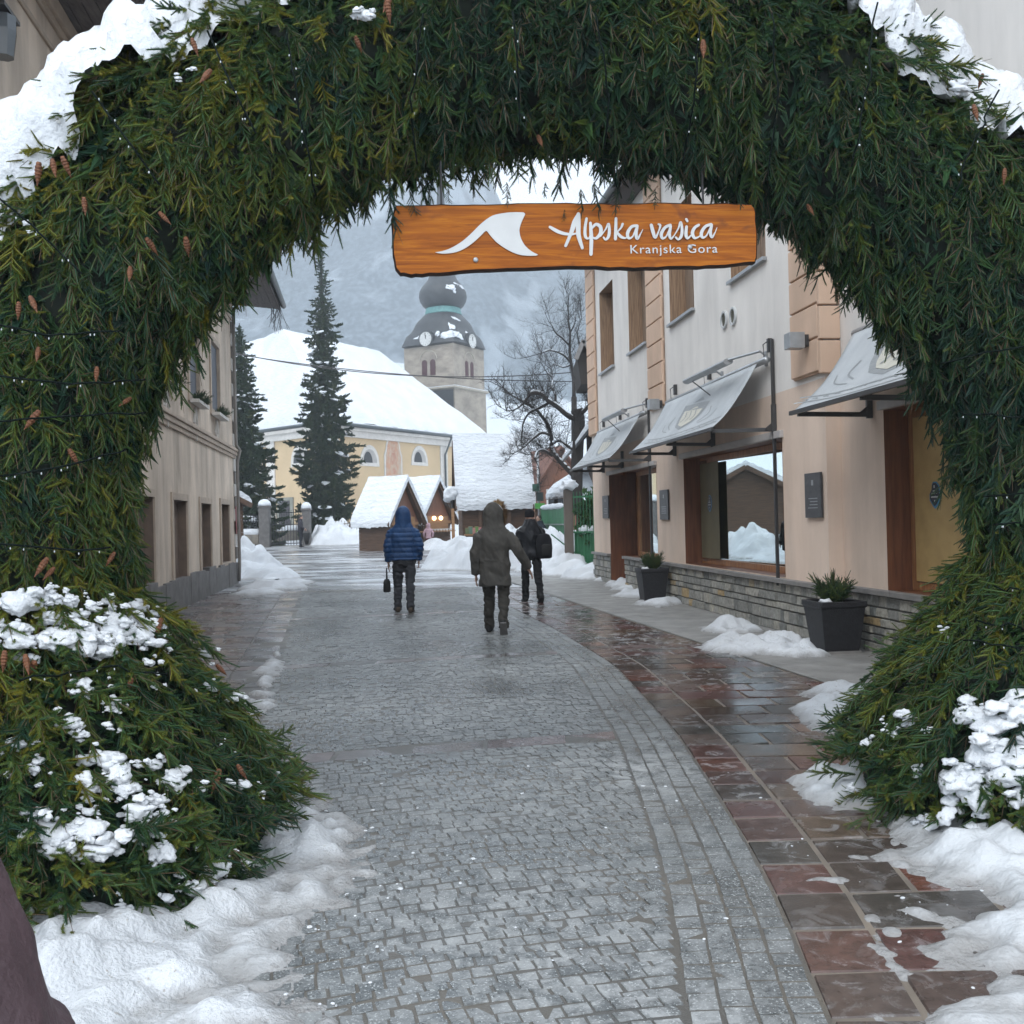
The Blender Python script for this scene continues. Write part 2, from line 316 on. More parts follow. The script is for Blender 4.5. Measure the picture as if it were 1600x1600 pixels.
# ---- ski hill and forested mountain
def hill_h(x, y):
    xx = x/np.maximum(y, 1)                      # left is higher than right
    snow = 1.3 + (y-108)*np.interp(xx, [-.25, -.09, 0.0, .12], [.268, .262, .20, .19])
    up = np.clip(y-300, 0, None)*np.interp(xx, [-.30, -.13, -.06, .0, .06], [.34, .42, .40, .20, .14])
    n = fbm(x/90, y/90, 0, 4)*np.clip((y-250)/150, 0, 1)*24 + fbm(x/9, y/9, 3, 3)*np.clip((y-300)/60, 0, 1)*2.5
    return np.where(y < 108, 1.3, snow) + up + n
xs = np.linspace(-330, 330, 300); ys = np.concatenate([np.linspace(105, 300, 50), np.linspace(303, 700, 170)])
X, Y = np.meshgrid(xs, ys, indexing='ij'); g = G(); g.grid(np.stack([X, Y, hill_h(X, Y)], -1))
def hill_mat():
    m = bpy.data.materials.new('snowy_forest_hill'); m.use_nodes = True; nt = m.node_tree; b = nt.nodes['Principled BSDF']; L = nt.links.new
    geo = _n(nt, 'ShaderNodeNewGeometry'); sp = _n(nt, 'ShaderNodeSeparateXYZ'); L(geo.outputs['Position'], sp.inputs[0])
    ed = nt.nodes.new('ShaderNodeMath'); ed.operation = 'MULTIPLY_ADD'; L(noise_(nt, .05, 5), ed.inputs[0]); ed.inputs[1].default_value = 70; L(sp.outputs[1], ed.inputs[2])
    mr = _n(nt, 'ShaderNodeMapRange'); mr.inputs[1].default_value = 325; mr.inputs[2].default_value = 334; L(ed.outputs[0], mr.inputs[0])
    tree = mix(nt, ramp(nt, [(.42, 0), (.62, 1)], noise_(nt, .55, 3, (1, .35, 1))), (.125, .155, .18), (.205, .245, .28))  # low-contrast forest tones: part of the distance haze is put into the colour
    big = ramp(nt, [(.53, 0), (.60, 1)], noise_(nt, .022, 5, (1.6, .55, 1)))
    forest = mix(nt, big, tree, (.33, .375, .415))
    L(mix(nt, mr.outputs[0], (.62, .655, .69), forest), b.inputs['Base Color']); b.inputs['Roughness'].default_value = .9; return m
obj('hill', g, hill_mat(), smooth=True, kind='structure')
# ---- haze
g = G(); g.box((0, 335, 126), (720, 790, 258))
hm = bpy.data.materials.new('haze_air'); hm.use_nodes = True; nt = hm.node_tree; nt.nodes.remove(nt.nodes['Principled BSDF'])
pv = _n(nt, 'ShaderNodeVolumePrincipled', Density=.0018, Anisotropy=.2); pv.inputs['Color'].default_value = (.87, .935, 1, 1); nt.links.new(pv.outputs[0], nt.nodes['Material Output'].inputs['Volume'])
obj('haze', g, hm, kind='stuff')
# ------------------------------------------------------------------ sky and sun
w = bpy.data.worlds.new('World'); bpy.context.scene.world = w; w.use_nodes = True; nt = w.node_tree
bg = nt.nodes['Background']; sky = _n(nt, 'ShaderNodeTexSky'); sky.sky_type = 'NISHITA'; sky.sun_disc = False; sky.sun_elevation = R(48); sky.sun_rotation = R(150); sky.air_density = 1; sky.dust_density = 3
cl = noise_(nt, 1.5, 5, (1, 1, 2.4), .5, .15, 'Generated')
cloud = ramp(nt, [(.36, (.63, .745, .86)), (.50, (.83, .925, 1.03)), (.62, (1.02, 1.09, 1.16))], cl)
cs = nt.nodes.new('ShaderNodeVectorMath'); cs.operation = 'SCALE'; cs.inputs[3].default_value = 9.0; nt.links.new(cloud, cs.inputs[0])
nt.links.new(mix(nt, .86, sky.outputs[0], cs.outputs[0]), bg.inputs[0]); bg.inputs[1].default_value = .15
sd = bpy.data.lights.new('sun', 'SUN'); sd.energy = .7; sd.angle = R(25); sd.color = (1, .97, .93); so = bpy.data.objects.new('sun', sd); C.objects.link(so)
so.rotation_euler = (R(42), 0, R(-30))
sc = bpy.context.scene; sc.view_settings.view_transform = 'Standard'; sc.view_settings.look = 'None'; sc.view_settings.exposure = 0.92; sc.view_settings.gamma = 1
# ------------------------------------------------------------------ street paving
KP = sorted([(gnd(*p).y, gnd(*p).x) for p in [(1290, 1600), (1222, 1420), (1150, 1290), (1060, 1150), (960, 1040), (870, 985), (790, 945)]])
KP = [(0.0, .78), (1.6, .86)] + KP + [(26.0, KP[-1][1]-.9)]
KY, KX = np.array([p[0] for p in KP]), np.array([p[1] for p in KP])
_ky = np.linspace(0, 25, 120); _kx = np.interp(_ky, KY, KX)
for _ in range(6): _kx[1:-1] = (_kx[:-2]+2*_kx[1:-1]+_kx[2:])/4
kerb = lambda y: float(np.interp(y, _ky, _kx))
a_, b_ = gnd(410, 1105), gnd(472, 925)
left = lambda y: a_.x + (y-a_.y)*(b_.x-a_.x)/(b_.y-a_.y)
a2, b2 = gnd(1290, 1068), gnd(960, 962)
asph = lambda y: a2.x + (y-a2.y)*(b2.x-a2.x)/(b2.y-a2.y) + (.0 if y > 9 else (9-y)*.06)
PY0, PY1 = -4.0, 24.0
def stone(g, c, tint, zt, bev=.008, zb=-.012, jit=.004):
    """one sett or slab: quad corners (ccw), bevelled top"""
    c = [V((p[0], p[1], 0)) for p in c]; m = (c[0]+c[1]+c[2]+c[3])/4; dz = random.uniform(-.003, .003); tx, ty = random.uniform(-.02, .02), random.uniform(-.02, .02)
    lo, hi = [], []
    for p in c:
        d = (m-p).normalized(); q = p + V((random.uniform(-jit, jit), random.uniform(-jit, jit), 0))
        lo.append(V((q.x, q.y, zb))); t = q + d*bev*1.4; hi.append(V((t.x, t.y, zt+dz+(t.x-m.x)*tx+(t.y-m.y)*ty)))
    b = len(g.v); g.v += lo+hi; g.f.append([b+4, b+5, b+6, b+7]); g.t.append(tint); g.mi.append(0)
    for i in range(4): j = (i+1) % 4; g.f.append([b+i, b+j, b+4+j, b+4+i]); g.t.append(tint); g.mi.append(0)
SL = .24                                      # rows of setts run slightly askew
gc = G(); gb = G(); y = PY0
bands = [gnd(700, 1172).y, gnd(620, 1030).y, gnd(540, 960).y]
row = 0
while y < PY1:
    dy = random.uniform(.066, .078)
    bnd = next((b for b in bands if b <= y < b+.105), None)
    if bnd is not None and y < bnd+.1:
        x = left(y)+.1
        while x < kerb(y)-.44:
            wd = random.uniform(.45, .62); x1 = min(x+wd, kerb(y)-.42); f = lambda xx, k: (xx, y + k + SL*(xx) - .02*0)
            stone(gb, [f(x+.008, .01), f(x1-.008, .01), f(x1-.008, .27), f(x+.008, .27)], random.uniform(.1, 1), .004, .008); x = x1
        y += .28; bands.remove(bnd); continue
    x = left(y+SL*left(y)) + random.uniform(0, .06); arc = lambda xx: .05*math.sin(xx*2.2+row*.02)+.012*math.sin(xx*9+row*1.7)
    while True:
        xe = x + random.uniform(.060, .092); ym = y+SL*x
        lim = kerb(max(ym, 0))-.425
        if x > lim-.012: break
        xe = lim if xe > lim-.05 else xe
        if x > left(ym)+.02:
            p = lambda xx, k: (xx-SL*k, y+SL*xx+arc(xx)+k)
            e = .0025
            stone(gc, [p(x+e, e), p(xe-e, e), p(xe-e, dy-e), p(x+e, dy-e)], min(1, max(0, random.gauss(.45, .2))), .0052, .0032, jit=.0035)
        x = xe
    y += dy; row += 1
# kerb rows following the curve (five wide)
offs = [-.42, -.315, -.21, -.105, 0]
y = PY0
for i in range(4):
    y = PY0 + random.uniform(0, .1)
    while y < PY1:
        d = random.uniform(.085, .125); p = lambda yy, o: (kerb(max(yy, 0))+o, yy); e = .004
        stone(gc, [p(y, offs[i]+e), p(y, offs[i+1]-e), p(y+d-.008, offs[i+1]-e), p(y+d-.008, offs[i]+e)], min(1, max(0, random.gauss(.55, .2))), .0052, .0032, jit=.0035); y += d
obj('road', gc, COB, kind='structure')
obj('road_slab_bands', gb, SLABG, kind='structure')
g = G(); ys = np.linspace(PY0, PY1, 60)
g.grid(np.array([[(left(yy)-.3, yy, .0028), (kerb(max(yy, 0))+.01, yy, .0018)] for yy in ys])); obj('road_bed', g, JOINT, kind='structure')
# right-hand pavement of red and brown slabs
gs = G(); y = -3.0; k = 0
while y < 23.5:
    d = random.uniform(.31, .37); e = .011
    yk = max(y, 0); J = lambda yy: kerb(max(yy, 0))+.30
    A = lambda yy: max(asph(max(yy, 0)), kerb(max(yy, 0))+.34)
    r = lambda: random.choice([random.uniform(0, .3)]*5+[random.uniform(.3, .45)]*3+[random.uniform(.55, .7)]*2+[.8, 1.0])
    sk = .10
    q = lambda fx, yy: (fx(yy), yy + sk*(fx(yy)-1.2))
    stone(gs, [(kerb(max(y, 0))+.012, y), (J(y)-.009, y), (J(y+d)-.009, y+d-2*e), (kerb(max(y+d, 0))+.012, y+d-2*e)], r(), .005, .007, jit=.003)
    x = 0.0; first = True
    while True:
        wd = random.uniform(.42, .6)
        if first: wd = .28 if k % 2 else .55; first = False
        x1 = x+wd; full = A(y)-J(y)-.03
        if full <= .08: break
        last = x1 > full-.12; x1 = full if last else x1
        stone(gs, [(J(y)+x+e, y), (J(y)+x1-e, y), (J(y+d)+x1-e, y+d-2*e), (J(y+d)+x+e, y+d-2*e)], r(), .005, .007, jit=.003)
        x = x1
        if last: break
    y += d; k += 1
obj('pavement', gs, SLAB, kind='structure')
g = G(); ys = np.linspace(-3, 23.5, 60); g.grid(np.array([[(kerb(max(yy, 0)), yy, -.003), (max(asph(max(yy, 0)), kerb(max(yy, 0))+.3)+.02, yy, -.003)] for yy in ys])); obj('pavement_bed', g, GROUT, kind='structure')
g = G(); ys = np.linspace(-6, 28, 70); g.grid(np.array([[(max(asph(max(yy, 0)), kerb(max(yy, 0))+.3)+.005, yy, .006), (7.2, yy, .006)] for yy in ys])); obj('concrete_strip', g, ASPH, kind='structure')
# left-hand pavement of grey slabs
gs = G(); y = -3.0; k = 0
while y < 24:
    d = random.uniform(.28, .36); x = 0
    while x < 3.4:
        wd = .42 if x == 0 else random.uniform(.3, .5); e = .008
        if x == 0 or True:
            l0, l1 = left(y)-.02, left(y+d)-.02
            stone(gs, [(l0-x-wd+e, y), (l0-x-e, y), (l1-x-e, y+d-e*2), (l1-x-wd+e, y+d-2*e)], random.uniform(0, 1), .004, .007, jit=.003)
        x += wd
    y += d
obj('side_pavement', gs, SLABG, kind='structure')
g = G(); ys = np.linspace(-3, 24, 50); g.grid(np.array([[(left(yy)-4.5, yy, -.005), (left(yy)-.02, yy, -.005)] for yy in ys])); obj('side_pavement_bed', g, JOINT, kind='structure')
# ------------------------------------------------------------------ snow heaps (height fields cut where they meet the ground)
def heap(name, label, blobs, res, namp=.25, nsc=1.2, m=None, kind=None, cat='snow heap', thr=0.0, group=None, fine=.03, flat=False, hard=0.0):
    K_ = 1.4; x0 = min(b[0]-K_*max(b[2:4]) for b in blobs); x1 = max(b[0]+K_*max(b[2:4]) for b in blobs); y0 = min(b[1]-K_*max(b[2:4]) for b in blobs); y1 = max(b[1]+K_*max(b[2:4]) for b in blobs)
    nx, ny = int((x1-x0)/res)+2, int((y1-y0)/res)+2
    X, Y = np.meshgrid(np.linspace(x0, x1, nx), np.linspace(y0, y1, ny), indexing='ij'); H = np.full(X.shape, -1.0)
    for b in blobs:
        q = b[5] if len(b) > 5 else 0; c, s = math.cos(q), math.sin(q); dx, dy = X-b[0], Y-b[1]; u, v = dx*c+dy*s, -dx*s+dy*c
        d = (u/b[2])**2+(v/b[3])**2; H = np.maximum(H, b[4]*(1-d)**1 if False else np.where(d < 1, b[4]*(1-d)**.8, -b[4]*(d-1)))
    n = fbm(X*nsc, Y*nsc, 1.7, 5, .55); H2 = H + namp*n*np.clip(np.abs(H)*2+.25, 0, 1)
    if hard: H2 = H2 + hard*np.floor(fbm(X*nsc*2, Y*nsc*2, 5, 3)*3)/3
    rid = np.abs(fbm(X*nsc*1.7, Y*nsc*1.7, 3.3, 4))*1.5; H2 = H2 + np.clip(H, 0, 1)*.5*(rid-.55) + .35*namp*np.clip(np.abs(H)*2+.15, 0, 1)*fbm(X*nsc*3.7, Y*nsc*3.7, 6, 4, .6)
    H2 = H2 + fine*fbm(X/res/5, Y/res/5, 9, 3) - thr
    for _ in range(2 if res > .04 else 1):
        Hp = np.pad(H2, 1, mode='edge'); H2 = (Hp[:-2, 1:-1]+Hp[2:, 1:-1]+Hp[1:-1, :-2]+Hp[1:-1, 2:]+2*H2)/6
    x_ = X + .35*namp*fbm(X*nsc*2, Y*nsc*2, 4.4, 3)*np.clip(H2*2, 0, 1); y_ = Y + .35*namp*fbm(X*nsc*2, Y*nsc*2, 8.4, 3)*np.clip(H2*2, 0, 1)
    Z = np.maximum(H2, -.02); k = (H2 > 0); keep = k[:-1, :-1] | k[1:, :-1] | k[:-1, 1:] | k[1:, 1:]
    cx, cy = float(blobs[0][0]), float(blobs[0][1]); g = G(); P = np.stack([x_, y_, Z + tz(X, Y)], -1); g.grid(P, keep=keep)
    me = mesh(name, g, V((cx, cy, tzf(cx, cy))), True); bm = bmesh.new(); bm.from_mesh(me); bmesh.ops.delete(bm, geom=[v for v in bm.verts if not v.link_faces], context='VERTS'); bm.to_mesh(me); bm.free()
    a = me.attributes.new('depth', 'FLOAT', 'POINT'); a.data.foreach_set('value', np.array([max(0, v.co.z+tzf(cx, cy)-tzf(v.co.x+cx, v.co.y+cy)) for v in me.vertices], dtype=np.float32))
    return link(name, me, m or SNOWG, None, (cx, cy, tzf(cx, cy)), label=label, cat=None if kind else cat, kind=kind, group=group)
def B(px, py, rx, ry, h, rot=0, z=0): p = gnd(px, py, z); return (p.x, p.y, rx, ry, h, rot)
# foreground, round the feet of the arch
heap('snow_heap', 'white snow bank around the left foot of the evergreen arch', [(-2.2, 3.7, 1.15, .75, .18), (-1.6, 3.62, .55, .7, .13, .6), (-1.5, 4.3, .60, .8, .12), (-1.12, 5.0, .36, .65, .08), (-1.6, 2.95, .64, .62, .09), (-1.14, 4.2, .40, .85, .05, -.3), (-1.15, 3.2, .40, .8, .04)], .022, .13, 3.1, fine=.025)
heap('slush', 'dirty melting slush along the inner edge of the left snow bank', [(-1.05, 3.6, .34, 1.1, .035), (-.92, 4.6, .26, .8, .025), (-1.15, 2.8, .36, .7, .04)], .022, .06, 3.2, m=SNOWD, kind='stuff', fine=.02, thr=.012)
heap('snow_heap', 'trodden snow on the slabs below the right foot of the arch', [(2.55, 4.55, .95, .55, .13), (2.75, 3.75, 1.05, .95, .11), (2.4, 3.1, .80, .8, .08), (2.05, 4.9, .30, .22, .10), (1.9, 5.7, .38, .45, .14), (1.9, 3.35, .42, 1.1, .05, -.2), (1.65, 3.0, .4, .7, .04)], .022, .12, 3.0, m=SNOWD, fine=.03)
heap('slush', 'broken slush on the red slabs', [(1.62, 3.6, .45, 1.1, .012), (1.45, 3.0, .35, .7, .012), (1.95, 4.1, .4, .6, .02)], .018, .05, 5.5, m=SNOWD, kind='stuff', fine=.02, thr=.016)
heap('slush', 'thin icy slush scattered over the setts', [(.1, 4.2, 1.1, 1.9, .004), (.45, 5.2, .8, 1.6, .002), (-.1, 3.2, 1.0, .8, .006)], .02, .035, 4.2, m=SNOWD, kind='stuff', fine=.012, thr=.031)
heap('snow_heap', 'small snow pile on the concrete strip before the large planter', [B(1200, 1012, .75, .8, .17, .9), B(1140, 985, .4, .5, .1), B(1250, 1022, .35, .35, .12)], .03, .14, 2.4, fine=.03)
heap('snow_heap', 'flat snow patch between large planter and arch foot', [B(1330, 1090, .35, .45, .10), B(1350, 1120, .3, .4, .08), (2.6, 7.6, .5, .9, .12)], .03, .1, 2.6, fine=.03)
heap('snow_heap', 'line of snow lumps along the plinth by the small planter', [B(985, 917, .55, 1.5, .13, .1), B(1005, 931, .45, 1.0, .10), B(1032, 943, .4, .8, .09), B(960, 905, .5, 1.4, .16), B(938, 897, .5, 1.3, .24)], .045, .22, 2.4, fine=.04)
heap('snow_heap', 'long bright snow bank in front of the green fence', [B(905, 896, 1.2, 1.3, .55), B(882, 890, 1.5, 1.9, .65), B(858, 884, 1.6, 2.2, .75), B(924, 902, .8, 1.0, .4)], .08, .25, 1.3, fine=.06)
heap('snow_heap', 'large ploughed snow mound in the middle behind the walkers', [B(800, 885, 2.3, 2.9, 1.2), B(745, 886, 1.4, 2.3, .9), B(702, 888, .95, 1.6, .5), B(845, 884, 1.4, 2.4, 1.1), B(772, 884, 1.7, 2.6, 1.05)], .08, .32, 1.5, fine=.07)
heap('snow_heap', 'ploughed snow heap at the corner of the left house', [B(388, 897, 1.2, 2.0, .55), B(362, 893, 1.3, 2.4, .8), B(418, 902, .9, 1.2, .3), B(440, 905, .6, .8, .2)], .08, .35, 1.2, fine=.06)
heap('snow_heap', 'low snow streak on the pavement before the corner heap', [B(425, 920, .9, .7, .16, .3), B(400, 928, .6, .5, .1), B(455, 912, .7, .8, .1)], .05, .18, 1.6, fine=.04)
heap('snow_heap', 'long white snow bank below the tall spruce', [B(527, 852, 1.7, 2.4, 1.25, 0, .3), B(503, 852, 1.0, 1.8, .95, 0, .3), B(552, 851, 1.7, 2.2, 1.1, 0, .3), B(583, 851, 1.4, 1.8, .75, 0, .3), B(604, 853.5, 1.0, 1.3, .5, 0, .25)], .11, .32, 1.0, fine=.08)
heap('snow_heap', 'snow slope at the foot of the stone pillar', [B(385, 850, 2.0, 2.4, .8, 0, .3), B(360, 848, 2.5, 3.0, 1.1, 0, .3), B(430, 849, 1.8, 1.4, .3, 0, .3)], .15, .4, .6, fine=.08)
heap('snow_heap', 'low snow ridge in front of the market stalls', [B(705, 856, 2.2, 2.2, .5, 0, .25), B(660, 856, 1.0, 1.5, .2, 0, .25)], .12, .3, .8, fine=.06)
heap('snow_heap', 'thin strip of melting snow along the edge of the left pavement', [(left(y_)-.05, y_, .10+.05*math.sin(y_*3), .55, .03, .18) for y_ in (8.8, 9.3, 9.8, 10.3, 10.8, 11.4, 12.1)], .025, .09, 4.0, fine=.025, thr=.006)
# little lumps of snow and ice lying on the stones
g = G()
for i in range(200):
    if i < 60: p = V((random.uniform(-1.1, .9), random.uniform(3.0, 7.5), .006))
    elif i < 120: p = V((random.uniform(1.2, 2.6), random.uniform(2.8, 6.5), .006))
    else: p = V((random.uniform(-1.3, -.5), random.uniform(2.8, 5.6), .006))
    s = min(.011, abs(random.gauss(0, .0055))+.0025)*.8
    g.ell(p, (s*random.uniform(.8, 2), s*random.uniform(.8, 1.6), s*.55), 6, 4, Matrix.Rotation(random.uniform(0, 3), 3, 'Z'))
obj('snow_crumbs', g, SNOW, kind='stuff', label='crumbs of snow scattered over the wet stones')
# ------------------------------------------------------------------ spruce sprays
def spray(seed, L=.34, step=.0050, nl=.0165, nb=.0027, twigs=7, coarse=False):
    r = np.random.default_rng(seed); tv, tt = [], []
    def tri(a, b, c, t): tv.append((a, b, c)); tt.append(t)
    def stem(p0, p1, rad):
        d = p1-p0; d = d/np.linalg.norm(d); a = np.cross(d, [.3, .8, .1]); a /= np.linalg.norm(a); b = np.cross(d, a)
        for k in range(3):
            q0, q1 = 2*np.pi*k/3, 2*np.pi*(k+1)/3; u, v = a*np.cos(q0)+b*np.sin(q0), a*np.cos(q1)+b*np.sin(q1)
            tri(p0+u*rad, p0+v*rad, p1+v*rad*.6, 2.0); tri(p0+u*rad, p1+v*rad*.6, p1+u*rad*.6, 2.0)
    def twig(p0, d, ln, tint):
        d = d/np.linalg.norm(d); a = np.cross(d, [.1, 1, .05]); a /= np.linalg.norm(a); b = np.cross(d, a); n = max(3, int(ln/step)); bend = r.normal(0, .22, 3)
        pos = lambda t: p0 + d*ln*t + bend*ln*t*t
        if coarse:
            wd = nl*1.1
            for u in (a, b): tri(pos(0)-u*wd, pos(0)+u*wd, pos(1.08), tint); tri(pos(.35)-u*wd*1.15, pos(.35)+u*wd*1.15, pos(1.12), tint)
            return
        stem(pos(0), pos(1), .0016)
        for k in range(4):                         # dense inner needles read as a soft sleeve
            q0, q1 = np.pi*k/2+.4, np.pi*(k+1)/2+.4; u, v = a*np.cos(q0)+b*np.sin(q0), a*np.cos(q1)+b*np.sin(q1); w0, w1 = nl*.24, nl*.22
            for t0, t1, f0, f1 in ((.02, .5, .75, 1.0), (.5, .98, 1.0, .62)):
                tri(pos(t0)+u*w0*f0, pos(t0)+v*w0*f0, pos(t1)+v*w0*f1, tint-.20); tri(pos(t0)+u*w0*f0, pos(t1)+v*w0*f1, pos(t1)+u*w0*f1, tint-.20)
        for k in range(n):
            t = (k+r.uniform(0, .6))/n; p = pos(t); m = 6
            for j in range(m):
                q = 2*np.pi*j/m + k*1.1 + r.uniform(-.4, .4); rad = a*np.cos(q)+b*np.sin(q); fw = .42+.5*t*t+(.9*(t > .93))
                nd = rad + d*fw; nd /= np.linalg.norm(nd); s = np.cross(nd, rad); s = s/(np.linalg.norm(s)+1e-9); l2 = nl*r.uniform(.75, 1.15)*(1-.15*t)
                tri(p-s*nb*.5, p+s*nb*.5, p+nd*l2, tint+r.uniform(-.16, .16))
    z = np.array([0, 0, 1.0]); bend = np.array([r.normal(0, .1), -.15, 0]); P = lambda t: z*L*t + bend*L*t*t
    for k in range(4): stem(P(k/4), P((k+1)/4), .0028*(1-k*.15))
    twig(P(.55), P(1)-P(.55), L*.30, .54+r.normal(0, .05))
    for k in range(4): twig(P(k*.15), P(k*.15+.15)-P(k*.15), L*.17, .42)
    for k in range(twigs):
        t = .04 + .78*k/twigs
        for sgn in (-1, 1):
            if r.random() < .06: continue
            an = R(r.uniform(16, 42)); d = z*np.cos(an) + np.array([sgn*np.sin(an), r.normal(-.05, .32), 0]); tn = .5+r.normal(0, .10)
            ln = L*(.50-.34*t)*r.uniform(.75, 1.2) if coarse else L*(.36-.20*t)*r.uniform(.65, 1.25)
            twig(P(t+r.uniform(-.02, .02)), d, ln, tn)
    return np.array(tv, dtype=np.float32).reshape(-1, 3), np.array(tt, dtype=np.float32)
def basis(ax, nr):
    z = ax/np.linalg.norm(ax); x = np.cross(nr, z); x = x/(np.linalg.norm(x)+1e-9); y = np.cross(z, x); return np.stack([x, y, z], 1)
def scatter(name, items, variants, m, parent, off, **k):
    """items: (variant, position, 3x3 basis, scale, tint offset) -> one mesh"""
    nv = sum(len(variants[i[0]][0]) for i in items); Vt = np.empty((nv, 3), np.float32); T = np.empty(nv//3, np.float32); o = 0
    for vi, p, Bm, s, t in items:
        v, tt = variants[vi]; n = len(v); Vt[o:o+n] = (v*s) @ Bm.T.astype(np.float32) + p; T[o//3:(o+n)//3] = np.where(tt > 1.5, 2.0, tt+t); o += n
    Vt -= np.array(off, np.float32); me = bpy.data.meshes.new(name); nf = nv//3
    me.vertices.add(nv); me.vertices.foreach_set('co', Vt.ravel()); me.loops.add(nv); me.loops.foreach_set('vertex_index', np.arange(nv, dtype=np.int32))
    me.polygons.add(nf); me.polygons.foreach_set('loop_start', np.arange(0, nv, 3, dtype=np.int32))
    a = me.attributes.new('tint', 'FLOAT', 'FACE'); a.data.foreach_set('value', T); me.update(calc_edges=True)
    return link(name, me, m, parent, **k)
def needle_mat(name, stops, twig=(.10, .065, .04), rough=.5):
    m = bpy.data.materials.new(name); m.use_nodes = True; nt = m.node_tree; b = nt.nodes['Principled BSDF']; L = nt.links.new
    a = _n(nt, 'ShaderNodeAttribute', attribute_name='tint'); col = ramp(nt, stops, a.outputs['Fac'])
    gt = nt.nodes.new('ShaderNodeMath'); gt.operation = 'GREATER_THAN'; gt.inputs[1].default_value = 1.5; L(a.outputs['Fac'], gt.inputs[0])
    L(mix(nt, gt.outputs[0], col, twig), b.inputs['Base Color']); b.inputs['Roughness'].default_value = rough; b.inputs['Specular IOR Level'].default_value = .2; return m
NEEDLE = needle_mat('spruce_needles', [(0, (.010, .031, .024)), (.28, (.019, .054, .031)), (.52, (.040, .090, .029)), (.78, (.10, .135, .025)), (1, (.19, .165, .02))])
NEEDLET = needle_mat('tree_needles', [(0, (.014, .032, .02)), (.5, (.026, .052, .026)), (1, (.07, .08, .026))], (.06, .045, .035))
VAR = [spray(s, L=l) for s, l in ((1, .29), (2, .26), (3, .32), (4, .23), (5, .28), (6, .36))]
# ------------------------------------------------------------------ the evergreen arch
AX, AZ, AR = .27, 1.22, 2.68
ayc = lambda x: 5.15 + (x-.25)*.115
def arch_path():
    pts = []
    for z in np.linspace(0, AZ, 12): pts.append((AX-AR-.02, z, 'L'))
    for q in np.linspace(math.pi, 0, 64)[1:-1]: pts.append((AX+AR*math.cos(q), AZ+AR*math.sin(q), 'T'))
    for z in np.linspace(AZ, 0, 12): pts.append((AX+AR+.07, z, 'R'))
    return pts
AP = arch_path()
def arch_rad(p):
    x, z, k = p
    if k == 'T':
        t = max(0, min(1, (2.4-z)/(2.4-AZ))); return (.46+.10*t if x < AX else .46-.03*t), .47+.06*t
    zz = [0, .3, .55, .9, 1.22]
    if k == 'L': return np.interp(z, zz, [1.24, 1.20, 1.04, .80, .56]), np.interp(z, zz, [1.30, 1.22, 1.05, .72, .55])
    return np.interp(z, zz, [1.18, 1.16, .99, .72, .44]), np.interp(z, zz, [1.08, 1.04, .93, .71, .55])
def arch_ring(i, n=28):
    x, z, k = AP[i]; a = AP[max(i-1, 0)]; b = AP[min(i+1, len(AP)-1)]
    if k != 'T': tx, tz_ = 0, (1 if k == 'L' else -1)
    else: tx, tz_ = b[0]-a[0], b[1]-a[1]; l = math.hypot(tx, tz_); tx, tz_ = tx/l, tz_/l
    o = V((-tz_, 0, tx)); rp, rd = arch_rad(AP[i]); c = V((x, ayc(x), z))
    return c, o, rp, rd, [c + o*rp*math.cos(q) + V((0.0, 1, 0))*rd*math.sin(q) for q in [2*math.pi*j/n for j in range(n)]]
RINGS = [arch_ring(i) for i in range(len(AP))]
ABASE = V((AX, ayc(AX), 0))
arch = root('evergreen_arch', ABASE, 'huge walk-through arch of green spruce boughs capped with snow', 'arch')
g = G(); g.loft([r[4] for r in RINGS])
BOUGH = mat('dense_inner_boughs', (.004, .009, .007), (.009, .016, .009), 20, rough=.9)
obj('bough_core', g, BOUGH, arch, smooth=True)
AB = BVHTree.FromPolygons(g.v, g.f)
gi = G(); gi.loft([[r[0] + (p-r[0])*(1+.17/((p-r[0]).length+1e-6)) for p in r[4]] for r in RINGS]); AB2 = BVHTree.FromPolygons(gi.v, gi.f)
items = []; n = 28
hue = lambda p: .40 + .19*fbm(p[0]*1.3, p[1]*1.3, p[2]*1.3, 4, .6)
